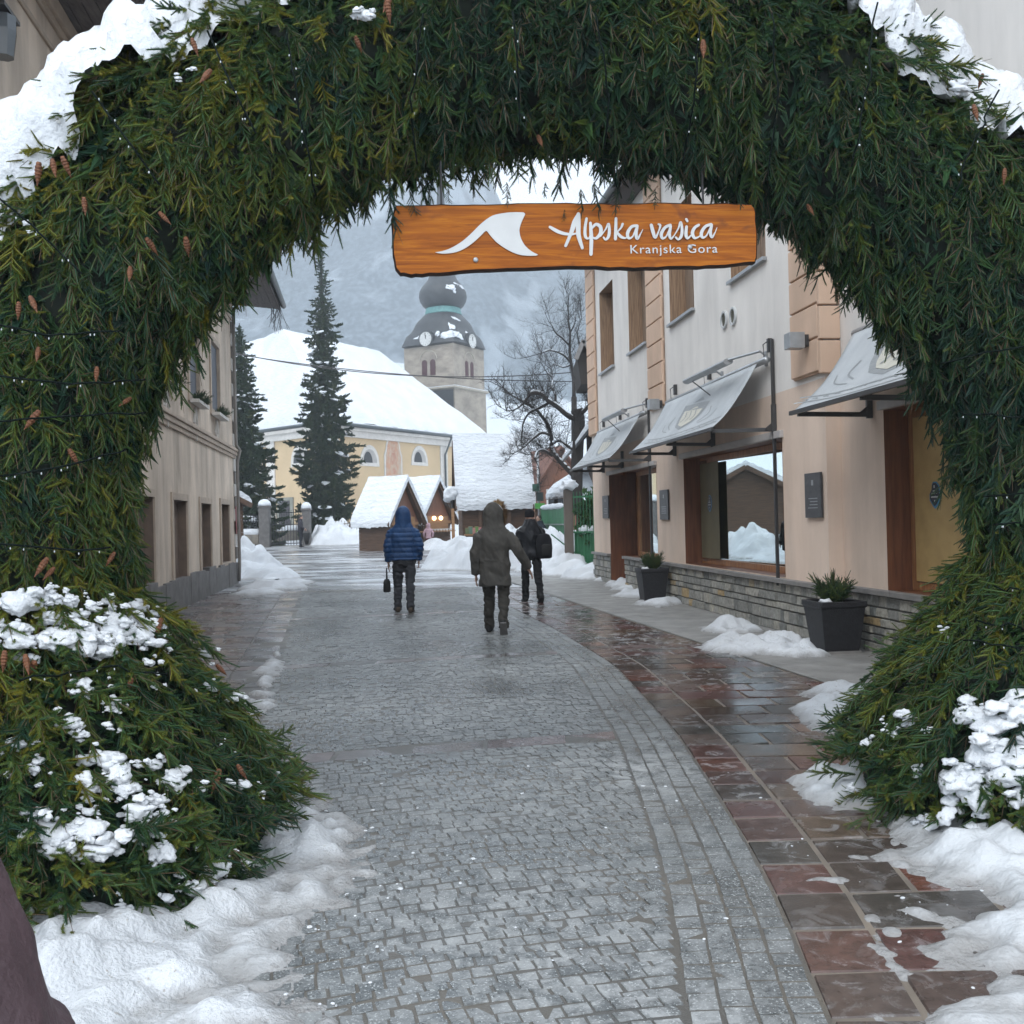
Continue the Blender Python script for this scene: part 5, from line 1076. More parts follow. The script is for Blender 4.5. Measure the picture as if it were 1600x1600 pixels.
g.prism(archp(.98, z-1.65, z+1.9, .003), CF1.n*.05); pf = obj('fresco_surround', g, CHW, church); g = G(); g.prism(archp(.82, z-1.5, z+1.72, .055), CF1.n*.01); obj('fresco', g, FRESCO, pf)
g = G(); g.prism([CF1.W(s_+.28*math.cos(q), .067, z+1.05+.36*math.sin(q)) for q in np.linspace(0, 6.28, 12, endpoint=False)], CF1.n*.004); g.prism([CF1.W(s_+x, .067, z+y) for x, y in ((-.5, -1.1), (.5, -1.1), (.42, .2), (.2, .65), (-.2, .65), (-.42, .2))], CF1.n*.003); obj('painted_figures', g, mat('fresco_pink', (.44, .20, .14), (.5, .38, .28), 3, rough=.9), pf)
a, zt_ = CF2.px(437, 783); b, _ = CF2.px(456, 783); g = G(); CF2.box(g, min(a, b)-.25, max(a, b)+.25, .003, .10, ZG, zt_+.25); dd = obj('door_surround', g, mat('green_grey_stone', (.26, .26, .22), rough=.8), church); g = G(); CF2.box(g, min(a, b)+.15, max(a, b)-.1, .101, .13, ZG+.1, zt_); obj('door', g, mat('dark_door', (.05, .045, .05), rough=.6), dd)
g = G(); sp_ = CF1.s(695); g.tube([CF1.W(sp_, .9, ZE), CF1.W(sp_, .35, ZE-1.2), CF1.W(sp_, .2, ZE-1.5), CF1.W(sp_, .2, ZG)], .09, 6); obj('downpipe', g, GUTT, church)
# ---- tower
tE = hz(at(712, 700, 97)); TA = 5.67; ZT = at(712, 533, 97).z; tc = tE + d1*TA/2 + pp*TA/2
def sqr(h, z): return [up_(tc + d1*(sx*h) + pp*(sy*h), z) for sx, sy in ((-1, -1), (1, -1), (1, 1), (-1, 1))]
g = G(); zc_ = at(712, 607, 97).z; g.hexa(sqr(TA/2+.12, 0), sqr(TA/2+.08, zc_)); g.hexa(sqr(TA/2+.001, zc_+.3), sqr(TA/2, ZT)); tw = obj('tower', g, TOWER, church)
g = G(); g.loft([sqr(TA/2+.1, zc_+.001), sqr(TA/2+.32, zc_+.12), sqr(TA/2+.32, zc_+.26), sqr(TA/2+.02, zc_+.30)]); obj('string_course', g, mat('pale_string_course', (.42, .38, .32), rough=.9), tw)
g = G(); g.loft([sqr(TA/2+.28, zc_+.262), sqr(TA/2+.30, zc_+.33), sqr(TA/2+.06, zc_+.36)]); obj('ledge_snow', g, SNOWF, tw)
def sup(h, z, ex, n=40):
    out = []
    for k in range(n):
        q = 2*math.pi*k/n; c, s = math.cos(q), math.sin(q); r = (abs(c)**ex+abs(s)**ex)**(-1/ex); out.append(up_(tc + d1*(h*r*c) + pp*(h*r*s), z))
    return out
zp = lambda y: at(698, y, 100.9).z
pxm = 100.9/1600
pr = [(2.95, ZT-.15, 12), (3.22, ZT-.02, 10), (3.2, ZT+.08, 9), (2.88, zp(528), 8), (2.62, zp(523), 6.5), (2.48, zp(517), 5), (2.40, zp(511), 4.2), (2.25, zp(505), 3.6), (2.0, zp(499), 3), (1.72, zp(493), 2.6)]
g = G(); g.loft([sup(*q) for q in pr]); dm = obj('bell_roof', g, SLATE, tw, sharp=35)
g = G(); g.loft([sup(27*pxm, zp(493.5), 2.3), sup(28*pxm, zp(492), 2.3), sup(27*pxm, zp(488), 2.3), sup(26*pxm, zp(483), 2.3)]); obj('copper_collar', g, COPPER, tw)
on = [(26, 483), (31, 479), (35, 472), (36.5, 465), (35.5, 457), (32, 450), (27, 444), (22.5, 438), (20, 432), (20.5, 424), (23, 420), (22, 416), (16, 410), (13, 400), (13, 385), (16, 380), (15, 374), (11, 362), (8.5, 350), (7, 330), (5.5, 305), (2.2, 262), (1, 240)]
g = G(); g.loft([sup(r*pxm, zp(y), 2.2 if y > 420 else 2.05) for r, y in on]); obj('onion_dome', g, SLATE, tw, sharp=45)
g = G(); sdd = 0
def rsnow(px, py, wd, ht, hgt, sd):
    """snow patch lying on the roof, found by looking at it"""
    d = ray(px, py); h = RB.ray_cast(CAM, d.normalized())
    if h[0] is None: return
    nn = h[1] if h[1].dot(CAM-h[0]) > 0 else -h[1]; clump(g, h[0]-nn*.02, (wd, ht, hgt), nn, sd)
gr_ = G(); gr_.loft([sup(*q) for q in pr]); gr_.loft([sup(r*pxm, zp(y), 2.2) for r, y in on]); RB = BVHTree.FromPolygons(gr_.v, gr_.f)
for px, py, wd, ht, hg in ((703, 521, .9, .35, .1), (716, 524, .8, .3, .1), (706, 510, .35, .5, .08), (695, 525, .5, .25, .08), (684, 521, .3, .3, .08), (730, 521, .3, .25, .08), (654, 527, .5, .16, .08), (712, 498, .5, .15, .06), (704, 448, .45, .3, .08), (709, 453, .25, .3, .08), (722, 449, .4, .25, .07), (731, 454, .2, .3, .06), (712, 443, .3, .12, .05)): 
    sdd += 2.3; g = G(); rsnow(px, py, wd, ht, hg, sdd)
    if g.v: obj('dome_snow', g, SNOWF, dm, smooth=True)
DIAL = mat('clock_dial', (.60, .60, .58), rough=.6)
TF = [Frame(tE, pp, -d1), Frame(tE, d1, -pp)]
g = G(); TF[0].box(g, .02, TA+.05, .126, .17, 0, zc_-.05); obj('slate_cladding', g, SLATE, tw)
for k, (px, fr) in enumerate(((672, TF[0]), (735.5, TF[1]))):
    s_ = TA/2; zc2 = at(px, 531, 98.5).z; cir = lambda r, o, n=24: [fr.W(s_+r*math.cos(q), o, zc2+r*math.sin(q)) for q in np.linspace(0, 2*math.pi, n, endpoint=False)]
    g = G(); hood = [fr.W(s_+r_*math.cos(q), .0, zc2+r_*math.sin(q)) for r_ in (.86,) for q in np.linspace(-.3, math.pi+.3, 18)]; g.prism([p - fr.n*.9 for p in hood], fr.n*1.33); obj('clock_dormer', g, SLATE, dm)
    g = G(); g.prism(cir(.68, .432), fr.n*.03); cf = obj('clock_face', g, DIAL, tw)
    g = G()
    for h_ in range(12):
        q = h_*math.pi/6; g.bar(fr.W(s_+.5*math.cos(q), .468, zc2+.5*math.sin(q)), fr.W(s_+.62*math.cos(q), .468, zc2+.62*math.sin(q)), .05, .01)
    g.bar(fr.W(s_, .471, zc2), fr.W(s_+.04, .471, zc2+.55), .06, .012); g.bar(fr.W(s_, .473, zc2), fr.W(s_-.05, .473, zc2+.38), .07, .012); obj('clock_hands', g, DMET, cf)
    for dx in (-.48, .48):
        for_ = [fr.W(s_+dx+.30*math.cos(q), .004, at(px, 567, 98.5).z+.30*math.sin(q)) for q in np.linspace(0, math.pi, 10)]; zz = at(px, 587, 98.5).z
        g = G(); g.prism(for_ + [fr.W(s_+dx-.30, .004, zz), fr.W(s_+dx+.30, .004, zz)], fr.n*.02); obj('belfry_louvre', g, mat('maroon_louvre', (.075, .03, .035), rough=.7) if 'maroon_louvre' not in bpy.data.materials else bpy.data.materials['maroon_louvre'], tw)
    g = G(); zz = at(px, 564, 98.5).z; g.tube([fr.W(s_+1.0*math.cos(q), .03, zz+1.0*math.sin(q)) for q in np.linspace(.15, math.pi-.15, 12)], .05, 5); obj('belfry_arch', g, mat('pale_arch_stone', (.42, .38, .32), rough=.9) if 'pale_arch_stone' not in bpy.data.materials else bpy.data.materials['pale_arch_stone'], tw)
# ------------------------------------------------------------------ spruces
CV = [spray(20+s, L=.9, nl=.075, twigs=6, coarse=True) for s in range(5)]
def spruce(name, base, H, rad, label, seed, n=3000, snow=70, droop=.55):
    r = np.random.default_rng(seed); T = root(name, base, label, 'tree', 'tall spruces before the church'); it = []; b = np.array(base); gs_ = G()
    g = G(); g.tube([base+V((0, 0, H*t)) for t in (-.02, .3, .7, 1)], [H*.014, H*.011, H*.006, .02], 8); obj('trunk', g, BARK, T, smooth=True)
    gb_ = G(); z = .03*H; lv = 0
    while z < H*.99:
        t = z/H; rr_ = rad(t); k = max(4, int(4+5*(1-t))); a0 = r.uniform(0, 6.28)
        for q in range(k):
            an = a0 + 6.283*q/k + r.normal(0, .2); ln = rr_*r.uniform(.55, 1.25)*(1+.22*math.sin(an*2+z*.7+seed)+.15*math.sin(z*2.3+an)); d = np.array([math.cos(an), math.sin(an), 0]); P = lambda f: b + np.array([0, 0, z]) + d*ln*f + np.array([0, 0, -droop*ln*(f**1.1) + droop*.75*ln*max(0, f-.55)**1.3*1.6])
            if ln > .4: gb_.tube([V(P(f)) for f in (0, .5, 1)], [.03, .02, .008], 3)
            m = max(2, int(ln/.135))
            for j in range(m):
                f = (j+.7)/m; p = P(f); tang = (P(min(1, f+.1))-P(f-.1)); s = r.uniform(.55, .95)*(.9-.2*t)*min(1, .45+ln*.4)
                if f > .8: ax = tang/np.linalg.norm(tang)*1.0 + np.array([0, 0, .35]) + r.normal(0, .18, 3)
                else: ax = d*.35 + np.array([0, 0, -.75]) + r.normal(0, .35, 3)
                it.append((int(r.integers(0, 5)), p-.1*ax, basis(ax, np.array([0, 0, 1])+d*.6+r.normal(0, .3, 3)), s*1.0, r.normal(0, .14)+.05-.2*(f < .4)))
            if t < .7 and r.random() < snow*.012*(1-t)**.5: 
                f = r.uniform(.4, .9); s = r.uniform(.10, .3); clump(gs_, V(P(f))+V((0, 0, .06)), (s*1.6, s, s*.35), (d[0]*.4, d[1]*.4, 1), float(r.uniform(0, 90)))
        z += H*.0145*(1.15-.5*t); lv += 1
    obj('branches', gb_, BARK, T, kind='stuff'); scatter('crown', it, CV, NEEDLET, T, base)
    if gs_.v: obj('snow', gs_, SNOWF, T, smooth=True, kind='stuff')
    return T
Ys = 66; bs = at(511, 812, Ys); tb = V((bs.x, bs.y, tzf(bs.x, bs.y))); Hs = at(508, 376, Ys).z-tb.z
spruce('spruce_tree', tb, Hs, lambda t: np.interp(t, [0, .12, .30, .5, .72, .88, 1], [1.75, 1.8, 1.68, 1.4, .82, .40, .08]), 'tall slender spruce standing before the middle of the yellow church', 3, snow=22)
Ys = 60; bs = at(381, 812, Ys); tb = V((bs.x, bs.y, tzf(bs.x, bs.y))); Hs = at(372, 505, Ys).z-tb.z
spruce('spruce_tree', tb, Hs, lambda t: np.interp(t, [0, .15, .35, .6, .85, 1], [1.75, 1.8, 1.5, 1.15, .6, .08]), 'snow-dusted dark spruce half hidden by the corner of the left house', 5, snow=24)
# ------------------------------------------------------------------ bare trees
def bare_tree(label, limbs, Y, seed, tw=3, tl=1.0, depth=1.6):
    r = random.Random(seed); p0 = at(*limbs[0][0][0], Y); base = V((p0.x, p0.y, tzf(p0.x, p0.y))); T = root('bare_tree', base, label, 'tree', 'leafless trees beside the shop building'); g = G(); gt = G(); gs_ = G()
    def grow(p, d, ln, rad, lv):
        pts = [p]; q = p; dd = d.normalized()
        for k in range(4):
            dd = (dd + V((r.gauss(0, .22), r.gauss(0, .22), r.gauss(.10, .18)))).normalized(); q = q + dd*ln/4; pts.append(q)
        gt.tube(pts, [rad*(1-.19*k) for k in range(5)], 4 if lv < 2 else 3, caps=False)
        if lv < tw:
            for k in range(1, 5):
                for _ in range(2 if r.random() < .75 else 1):
                    nd = (dd + V((r.gauss(0, .8), r.gauss(0, .7), r.gauss(.15, .6)))).normalized(); grow(pts[k], nd, ln*r.uniform(.45, .72), rad*.5, lv+1)
    for pts, r0, r1 in limbs:
        r0, r1 = r0*(.36 if r0 > .3 else .5), r1*.6
        off = r.uniform(-depth, depth) if len(T.children) or g.v else 0
        P = [at(x, y, Y + off*min(1, i/3)) for i, (x, y) in enumerate(pts)]; c = [V(p) for p in catmull([tuple(p) for p in P], 3)]; n_ = len(c)
        g.tube(c, [r0+(r1-r0)*k/(n_-1) for k in range(n_)], 8)
        if r0 < .115:
            for k in range(2, n_, 1):
                if r.random() < .8: grow(c[k], ((c[k]-c[k-1]).normalized()*.5 + V((r.gauss(0, .7), r.gauss(0, .7), r.gauss(.35, .5)))), tl*r.uniform(.5, 1.1), max(.011, r1*.5), 1)
            grow(c[-1], c[-1]-c[-2], tl*1.1, r1, 0)
            for k in range(1, n_-1):
                d = c[k+1]-c[k]
                if abs(d.normalized().z) < .75 and r.random() < .85: gs_.tube([c[k]+V((0, 0, r0*.75)), (c[k]+c[k+1])/2+V((0, 0, r0*.85)), c[k+1]+V((0, 0, r0*.7))], [.03, r0*.55, .03], 6)
    obj('trunk', g, BARK, T, smooth=True); obj('twigs', gt, BARK, T)
    if gs_.v: obj('snow', gs_, SNOWF, T, smooth=True)
bare_tree('gnarled bare tree with snow-lined crooked limbs left of the shop corner', [([(902, 800), (902, 750), (903, 700), (905, 660), (901, 640)], .50, .36), ([(901, 655), (888, 650), (870, 635), (856, 626), (846, 616), (832, 614), (824, 622), (818, 630)], .20, .06), ([(860, 628), (850, 634), (838, 640), (826, 646), (818, 660), (816, 672)], .12, .04), ([(902, 748), (886, 732), (868, 712), (862, 700), (861, 680), (855, 662), (846, 650), (838, 640), (828, 634), (818, 628)], .21, .06),
    ([(862, 712), (850, 704), (840, 706), (836, 716), (838, 722)], .10, .04), ([(860, 680), (848, 676), (838, 682), (828, 690), (820, 698)], .11, .04), ([(900, 704), (888, 698), (878, 690), (870, 690), (862, 696)], .13, .04), ([(906, 690), (916, 680), (926, 672)], .15, .06), ([(866, 636), (868, 618), (862, 604), (864, 592), (856, 584)], .10, .03), ([(905, 650), (915, 640), (922, 632)], .16, .08)], 36, 11, 3, .85)
bare_tree('taller thin bare tree rising behind the crooked one', [([(896, 790), (897, 700), (897, 620)], .19*1.25, .20), ([(897, 622), (896, 590), (892, 565), (890, 545), (891, 520), (888, 500)], .17, .05), ([(893, 568), (882, 556), (870, 550), (858, 548), (846, 552)], .10, .03), ([(890, 540), (878, 528), (868, 520), (862, 508)], .09, .03), ([(897, 580), (904, 560), (906, 540), (902, 522), (906, 505)], .10, .03), ([(891, 520), (898, 505), (900, 490)], .07, .02), ([(893, 570), (880, 574), (868, 570), (858, 574)], .07, .02)], 44, 12, 3, 1.0)
# ------------------------------------------------------------------ market stalls
def stall(name, apex0, apex1, w, eave_drop, base_z, label, group=None, cat='market stall', front=None, snowlift=.28, sm=None):
    """gabled log stall; ridge runs apex0 -> apex1"""
    a, b = V(apex0), V(apex1); u = hz(b-a).normalized(); n = V((-u.y, u.x, 0)); zr = (a.z+b.z)/2; ze = zr-eave_drop; a, b = up_(a, zr), up_(b, zr); c = (a+b)/2
    T = root(name, up_(c, base_z), label, cat, group); i0, i1 = a+u*.25, b-u*.35; wi = w-.28
    g = G(); zw = ze+.1
    for p, q in ((i0-n*wi, i1-n*wi), (i0+n*wi, i1+n*wi), (i0-n*wi, i0+n*wi), (i1-n*wi, i1+n*wi)):
        z = base_z-.05; k = 0
        while z < zw: g.bar(up_(p, z+.09), up_(q, z+.09), .10, .172); z += .18
    g.hexa([up_(i0-n*(wi-.06), base_z), up_(i1-n*(wi-.06), base_z), up_(i1+n*(wi-.06), base_z), up_(i0+n*(wi-.06), base_z)], [up_(i0-n*(wi-.06), zw), up_(i1-n*(wi-.06), zw), up_(i1+n*(wi-.06), zw), up_(i0+n*(wi-.06), zw)])
    obj('log_wall', g, HUTW, T)
    for e_ in (i0, i1):
        g = G(); s_ = -1 if e_ is i0 else 1; g.prism([e_-n*(wi+.05)+V((0, 0, zw-zr)), e_+n*(wi+.05)+V((0, 0, zw-zr)), e_+V((0, 0, -.12))], u*(.06*s_)); obj('gable', g, WOODR if s_ > 0 else HUTW, T)
        g = G(); off = u*(.3*s_)
        for sg_ in (-1, 1): g.bar(e_+off+V((0, 0, .02)), e_+off+n*(sg_*(w+.05))+V((0, 0, -eave_drop-.02)), .05, .20)
        obj('barge_board', g, HUTW, T)
    g = G()
    for sg_ in (-1, 1): g.hexa([a, b, b+n*(sg_*w)+V((0, 0, -eave_drop)), a+n*(sg_*w)+V((0, 0, -eave_drop))], [p+V((0, 0, .08)) for p in (a, b, b+n*(sg_*w)+V((0, 0, -eave_drop)), a+n*(sg_*w)+V((0, 0, -eave_drop)))])
    rf = obj('roof', g, HUTW, T); g = G(); lf = snowlift
    for sg_ in (-1, 1):
        q = [a-u*.05+n*(sg_*(w+.05))+V((0, 0, -eave_drop+.05)), b+u*.05+n*(sg_*(w+.05))+V((0, 0, -eave_drop+.05)), b+u*.05+V((0, 0, .05)), a-u*.05+V((0, 0, .05))]
        P = snowsheet(q, 26, 22, .045, lf, 3.0)
        for j in range(23):                       # sagging courses
            P[:, j, 2] += .025*math.sin(j*2.1)
        g.grid(P); lowe = P[:, 0].copy(); base_ = np.array([lerp(q[0], q[1], k/26) for k in range(27)]); base_[:, 2] -= .06+.10*np.abs(fbm(np.arange(27)*.9, 3.3, 1, 3)); g.grid(np.stack([base_, lowe], 1))
        for k in (0, 26): g.grid(np.stack([P[k], np.array([lerp(q[0] if k == 0 else q[1], q[3] if k == 0 else q[2], j/22) for j in range(23)])], 1))
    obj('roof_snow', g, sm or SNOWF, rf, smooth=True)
    return T, u, n, i0, i1, wi, zw, ze
zg = .22
Yh = 50
st1 = stall('market_stall', at(577, 752, Yh+.6), at(637, 757, Yh-1.0), 1.25, 2.1, zg, 'left twin log stall with steep snowy roof, left of the blue jacket', 'small steep-roofed market stalls')
st2 = stall('market_stall', at(640, 752, Yh+2.6), at(687, 757, Yh+1.0), 1.2, 2.1, zg, 'right twin log stall with lit serving window, between blue jacket and large barn roof', 'small steep-roofed market stalls')
for T, u_, n_, i0, i1, wi, zw, ze in (st1, st2):
    g = G(); g.bar(i1+u_*.07-n_*wi+V((0, 0, zw-i1.z)), i1+u_*.07+n_*wi+V((0, 0, zw-i1.z)), .06, .14); obj('tie_beam', g, HUTL, T)
    g = G(); c = up_(i1, zg+1.25)+u_*.06; g.hexa([c-n_*.75-V((0, 0, .35)), c+n_*.75-V((0, 0, .35)), c+n_*.75+V((0, 0, .35)), c-n_*.75+V((0, 0, .35))], [c+u_*.02-n_*.75-V((0, 0, .35)), c+u_*.02+n_*.75-V((0, 0, .35)), c+u_*.02+n_*.75+V((0, 0, .35)), c+u_*.02-n_*.75+V((0, 0, .35))])
    op = obj('serving_window', g, HUTL, T); g = G(); g.bar(c-n_*.9+u_*.2-V((0, 0, .40)), c+n_*.9+u_*.2-V((0, 0, .40)), .4, .05); obj('counter', g, HUTL, op)
T, u_, n_, i0, i1, wi, zw, ze = st2
LAMP = bpy.data.materials.new('warm_lamp'); LAMP.use_nodes = True; nt = LAMP.node_tree; b = nt.nodes['Principled BSDF']; b.inputs['Emission Color'].default_value = (1, .72, .40, 1); b.inputs['Emission Strength'].default_value = 3.0; b.inputs['Base Color'].default_value = (.8, .6, .4, 1)
for dx in (-.25, .2):
    g = G(); g.ell(up_(i1, zg+1.5)+u_*.16+n_*dx, (.10, .10, .11), 8, 6); obj('lamp', g, LAMP, T, smooth=True)
g = G(); c = up_(i1, zg+.95)+u_*.28
for k in range(9): p = c + n_*(-.8+.2*k); g.add([p+V((0, 0, .02)), p+n_*.2+V((0, 0, .02)), p+n_*.1+V((0, 0, -.16))], [(0, 1, 2)]); g.add([p+V((0, 0, .02))-u_*.01, p+n_*.2+V((0, 0, .02))-u_*.01, p+n_*.1+V((0, 0, -.16))-u_*.01], [(0, 2, 1)])
obj('paper_bunting', g, WPAINT, T)
zg2 = tzf(-1, 42)
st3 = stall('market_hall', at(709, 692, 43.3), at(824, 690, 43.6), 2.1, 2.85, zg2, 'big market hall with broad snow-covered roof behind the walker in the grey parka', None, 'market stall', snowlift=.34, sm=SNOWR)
T, u_, n_, i0, i1, wi, zw, ze = st3
for dx in (-1.7, -.6, .6, 1.7):
    g = G(); p = (i0+i1)/2 + u_*dx - n_*(wi+.14 if n_.y > 0 else -(wi+.14)); g.bar(up_(p, zg2), up_(p, ze+.05), .12, .12); obj('post', g, HUTL if dx == -1.7 else HUTW, T)
g = G(); p0_, p1_ = i0 - n_*(wi+.25 if n_.y > 0 else -(wi+.25)), (i0+i1)/2 - n_*(wi+.25 if n_.y > 0 else -(wi+.25)); g.bar(up_(p0_, zg2+.9), up_(p1_, zg2+.9), .5, .06); ct = obj('counter', g, HUTL, T)
for k in range(8):
    q = lerp(p0_, p1_, .1+.1*k); h_ = random.uniform(.12, .3); it_ = root('goods_box', up_(q, zg2+.93), 'small box of wares on the market hall counter', 'box', 'wares on the market hall counter'); g = G(); g.box(up_(q, zg2+.935+h_/2), (random.uniform(.12, .2), .2, h_)); obj('carton', g, mat('ware_%s' % 'abcdefgh'[k], (random.uniform(.1, .5), random.uniform(.08, .25), random.uniform(.05, .2)), rough=.7), it_, bevel=.01); g = G(); g.box(up_(q, zg2+.945+h_), (.16, .21, .015)); obj('lid', g, HUTL, it_)
# a stall and its heap in the side square, seen only as reflections in the shop window
wm = F.px(1165, 790, -.33); pw = F.W(wm[0], -.33, wm[1]); rd = ray(1165, 800); rd = V((rd.x, rd.y, 0)).normalized(); fn = (Matrix.Rotation(R(3.3), 3, 'Z') @ F.n); rf_ = rd - fn*2*rd.dot(fn); q0 = pw + rf_*31.5
sdv = V((rf_.y, -rf_.x, 0)); c_ = hz(q0)
stall('market_stall', up_(c_-rf_*1.5, 3.6), up_(c_+rf_*2.5, 3.6), 2.3, 1.2, tzf(c_.x, c_.y), 'low log stall in the side square mirrored in the big shop window', None, 'market stall')
# ------------------------------------------------------------------ snow-laden lantern, sign pole
p_ = at(707, 800, 41.5); b_ = V((p_.x, p_.y, tzf(p_.x, p_.y))); ln_ = root('street_lantern', b_, 'black lantern post with a round cap of snow before the market hall', 'street lamp'); zt_ = at(705, 776, 41.5).z
g = G(); g.tube([b_, up_(b_, zt_-.25)], .05, 8); g.tube([up_(b_, zt_-.5), up_(b_, zt_-.4)+V((-.25, 0, .1)), up_(b_, zt_-.25)+V((-.2, 0, .05))], .025, 6); obj('post', g, DMET, ln_); g = G(); g.lathe([(.05, -.3), (.17, -.05), (.2, 0), (.05, .12)], up_(b_, zt_), 8); obj('lamp_head', g, DMET, ln_)
g = G(); clump(g, up_(b_, zt_+.1), (.30, .28, .27), (0, 0, 1), 4.2); obj('snow_cap', g, SNOWF, ln_, smooth=True)
p_ = at(843, 830, 40); b_ = V((p_.x, p_.y, 0)); sp_ = root('sign_post', b_, 'thin grey pole with small green direction signs beyond the market hall', 'sign post'); zt_ = at(842, 692, 40).z
g = G(); g.tube([b_, up_(b_, zt_)], .05, 8); obj('pole', g, GMET, sp_, smooth=True)
for x0, x1, y0, y1, col in ((836, 851, 786, 795, (.10, .42, .08)), (832, 842, 756, 768, (.03, .10, .07)), (838, 849, 769, 783, (.03, .05, .05))):
    g = G(); a, b = at(x0, y1, 39.9), at(x1, y0, 39.9); g.prism([a, up_(b, a.z), b+V((0, 0, 0)), up_(a, b.z)], V((0, .03, 0))); obj('direction_sign', g, mat('sign_colour', col, rough=.5), sp_)
# ------------------------------------------------------------------ church yard: pillars, railings, gate
IRON = mat('black_iron', (.03, .03, .034), rough=.5)
Yp = 58
for k, (px, y0, y1, wpx, lb) in enumerate(((414, 793, 845, 16, 'dark stone gate pillar with domed snow cap left of the gate'), (479, 797, 846, 13, 'second gate pillar with snow cap behind the man by the gate'))):
    p = at(px, 820, Yp+k*1.0); zb_ = tzf(p.x, p.y); w_ = wpx/1600*Yp; h_ = at(px, y0, Yp).z-zb_; c = V((p.x, p.y, zb_)); pr_ = root('gate_pillar', c, lb, 'pillar', 'churchyard gate pillars'); g = G(); g.box(c+V((0, 0, h_/2-.2)), (w_, w_, h_+.4)); obj('shaft', g, PLINTH, pr_, bevel=.03); g = G(); g.box(c+V((0, 0, h_+.05)), (w_+.1, w_+.1, .1)); obj('capstone', g, PLINTH, pr_)
    g = G(); g.lathe([(w_*.62, .1), (w_*.64, .2), (w_*.55, .33), (w_*.3, .45), (.02, .48)], c+V((0, 0, h_)), 14); obj('snow_cap', g, SNOWF, pr_, smooth=True)
def railing(name, p, q, h, base_h, label, wall=False, step=.16, cat='fence', m=None, lift=0):
    p, q = hz(p), hz(q); c = (p+q)/2; zb_ = tzf(c.x, c.y)+lift; T = root(name, up_(c, zb_), label, cat); u_ = (q-p).normalized(); L_ = (q-p).length; m = m or IRON
    g = G()
    for k in range(int(L_/step)+1):
        a = p+u_*(k*step); g.bar(up_(a, zb_+base_h), up_(a, zb_+base_h+h+(.08 if k % 2 else 0)), .03, .03)
    obj('bars', g, m, T); g = G()
    for z in (base_h+.12, base_h+h-.15): g = G(); g.bar(up_(p, zb_+z), up_(q, zb_+z), .04, .05); obj('rail', g, m, T)
    if wall:
        g = G(); n_ = V((-u_.y, u_.x, 0))*.2; g.hexa([up_(a, zb_-.4) for a in (p-n_, q-n_, q+n_, p+n_)], [up_(a, zb_+base_h) for a in (p-n_, q-n_, q+n_, p+n_)]); wl = obj('base_wall', g, mat('rubble_base', (.25, .22, .18), (.14, .125, .11), 3, rough=.85, bump=.5, bsc=6) if 'rubble_base' not in bpy.data.materials else bpy.data.materials['rubble_base'], T)
        g = G(); g.tube([up_(p, zb_+base_h+.05), up_((p+q)/2, zb_+base_h+.08), up_(q, zb_+base_h+.05)], .24, 8); obj('snow', g, SNOWF, wl, smooth=True)
    return T
railing('iron_railing', at(350, 800, Yp+.5), at(405, 800, Yp+.2), 1.1, .75, 'black iron churchyard railing on a low rubble wall left of the stone pillar', True)
railing('iron_gate', at(422, 800, Yp), at(470, 800, Yp+.5), 1.35, .05, 'open-work black iron gate between the two stone pillars', cat='gate')
railing('iron_railing', at(425, 800, Yp+9), at(560, 800, Yp+12), 1.3, .5, 'long railing at the foot of the yellow church behind the tall spruce', True, lift=.1)
railing('picket_fence', at(520, 800, Yp+2), at(562, 800, Yp+1), 1.25, .1, 'grey picket fence left of the twin stalls', m=mat('grey_pickets', (.22, .19, .16), rough=.8), step=.22)
# ------------------------------------------------------------------ behind the shop corner: green fence, posts, sheds, houses
a_, b_ = hz(at(932, 800, 28.6)), hz(at(896, 800, 29.1)); T = root('green_fence', (a_+b_)/2, 'tall green metal bar fence beside the shop corner', 'fence'); g = G(); L_ = (b_-a_).length; uu = (b_-a_).normalized()
for k in range(int(L_/.11)+1): p = a_+uu*(.11*k); g.bar(up_(p, .1), up_(p, 2.3), .022, .022)
obj('bars', g, GREENM, T); g = G()
for z in (.2, 1.15, 2.15): g.bar(up_(a_, z), up_(b_, z), .05, .05)
g.bar(up_(a_+uu*.2, .2), up_(a_+uu*1.6, 1.1), .03, .03); obj('rails', g, GREENM, T)
g = G(); nn = V((-uu.y, uu.x, 0)); nn = nn if nn.x > 0 else -nn; g.bar(up_(a_, .62)+nn*.06, up_(b_, .62)+nn*.06, .02, 1.05); obj('sheet', g, GREENM, T)
it = []
for k in range(520): p = a_+uu*random.uniform(.05, L_-.1)+nn*random.uniform(.15, .9); it.append((random.randrange(5), np.array(up_(p, random.uniform(.9, 2.4 if random.random() < .12 else 2.0))), basis(np.array([random.gauss(0, 1), random.gauss(0, 1), random.gauss(.2, .6)]), np.array([random.gauss(0, 1), -1, .4])), random.uniform(.25, .45), random.gauss(.35, .12)))
hb = root('evergreen_hedge', (a_+b_)/2+nn*.5, 'dense green hedge behind the green bar fence', 'hedge'); scatter('foliage', it, CV, needle_mat('hedge_leaves', [(0, (.02, .06, .02)), (.5, (.035, .10, .03)), (1, (.06, .13, .03))]), hb, (a_+b_)/2+nn*.5)
g = G(); g.tube([up_(lerp(a_, b_, t), 1.22)+nn*.1 for t in np.linspace(.1, .9, 8)], [.05, .12, .13, .10, .14, .13, .1, .04], 7); obj('snow', g, SNOWF, T, smooth=True)
q0_, q1_ = F.s(884, 800, -.05), F.s(895, 800, -.05)
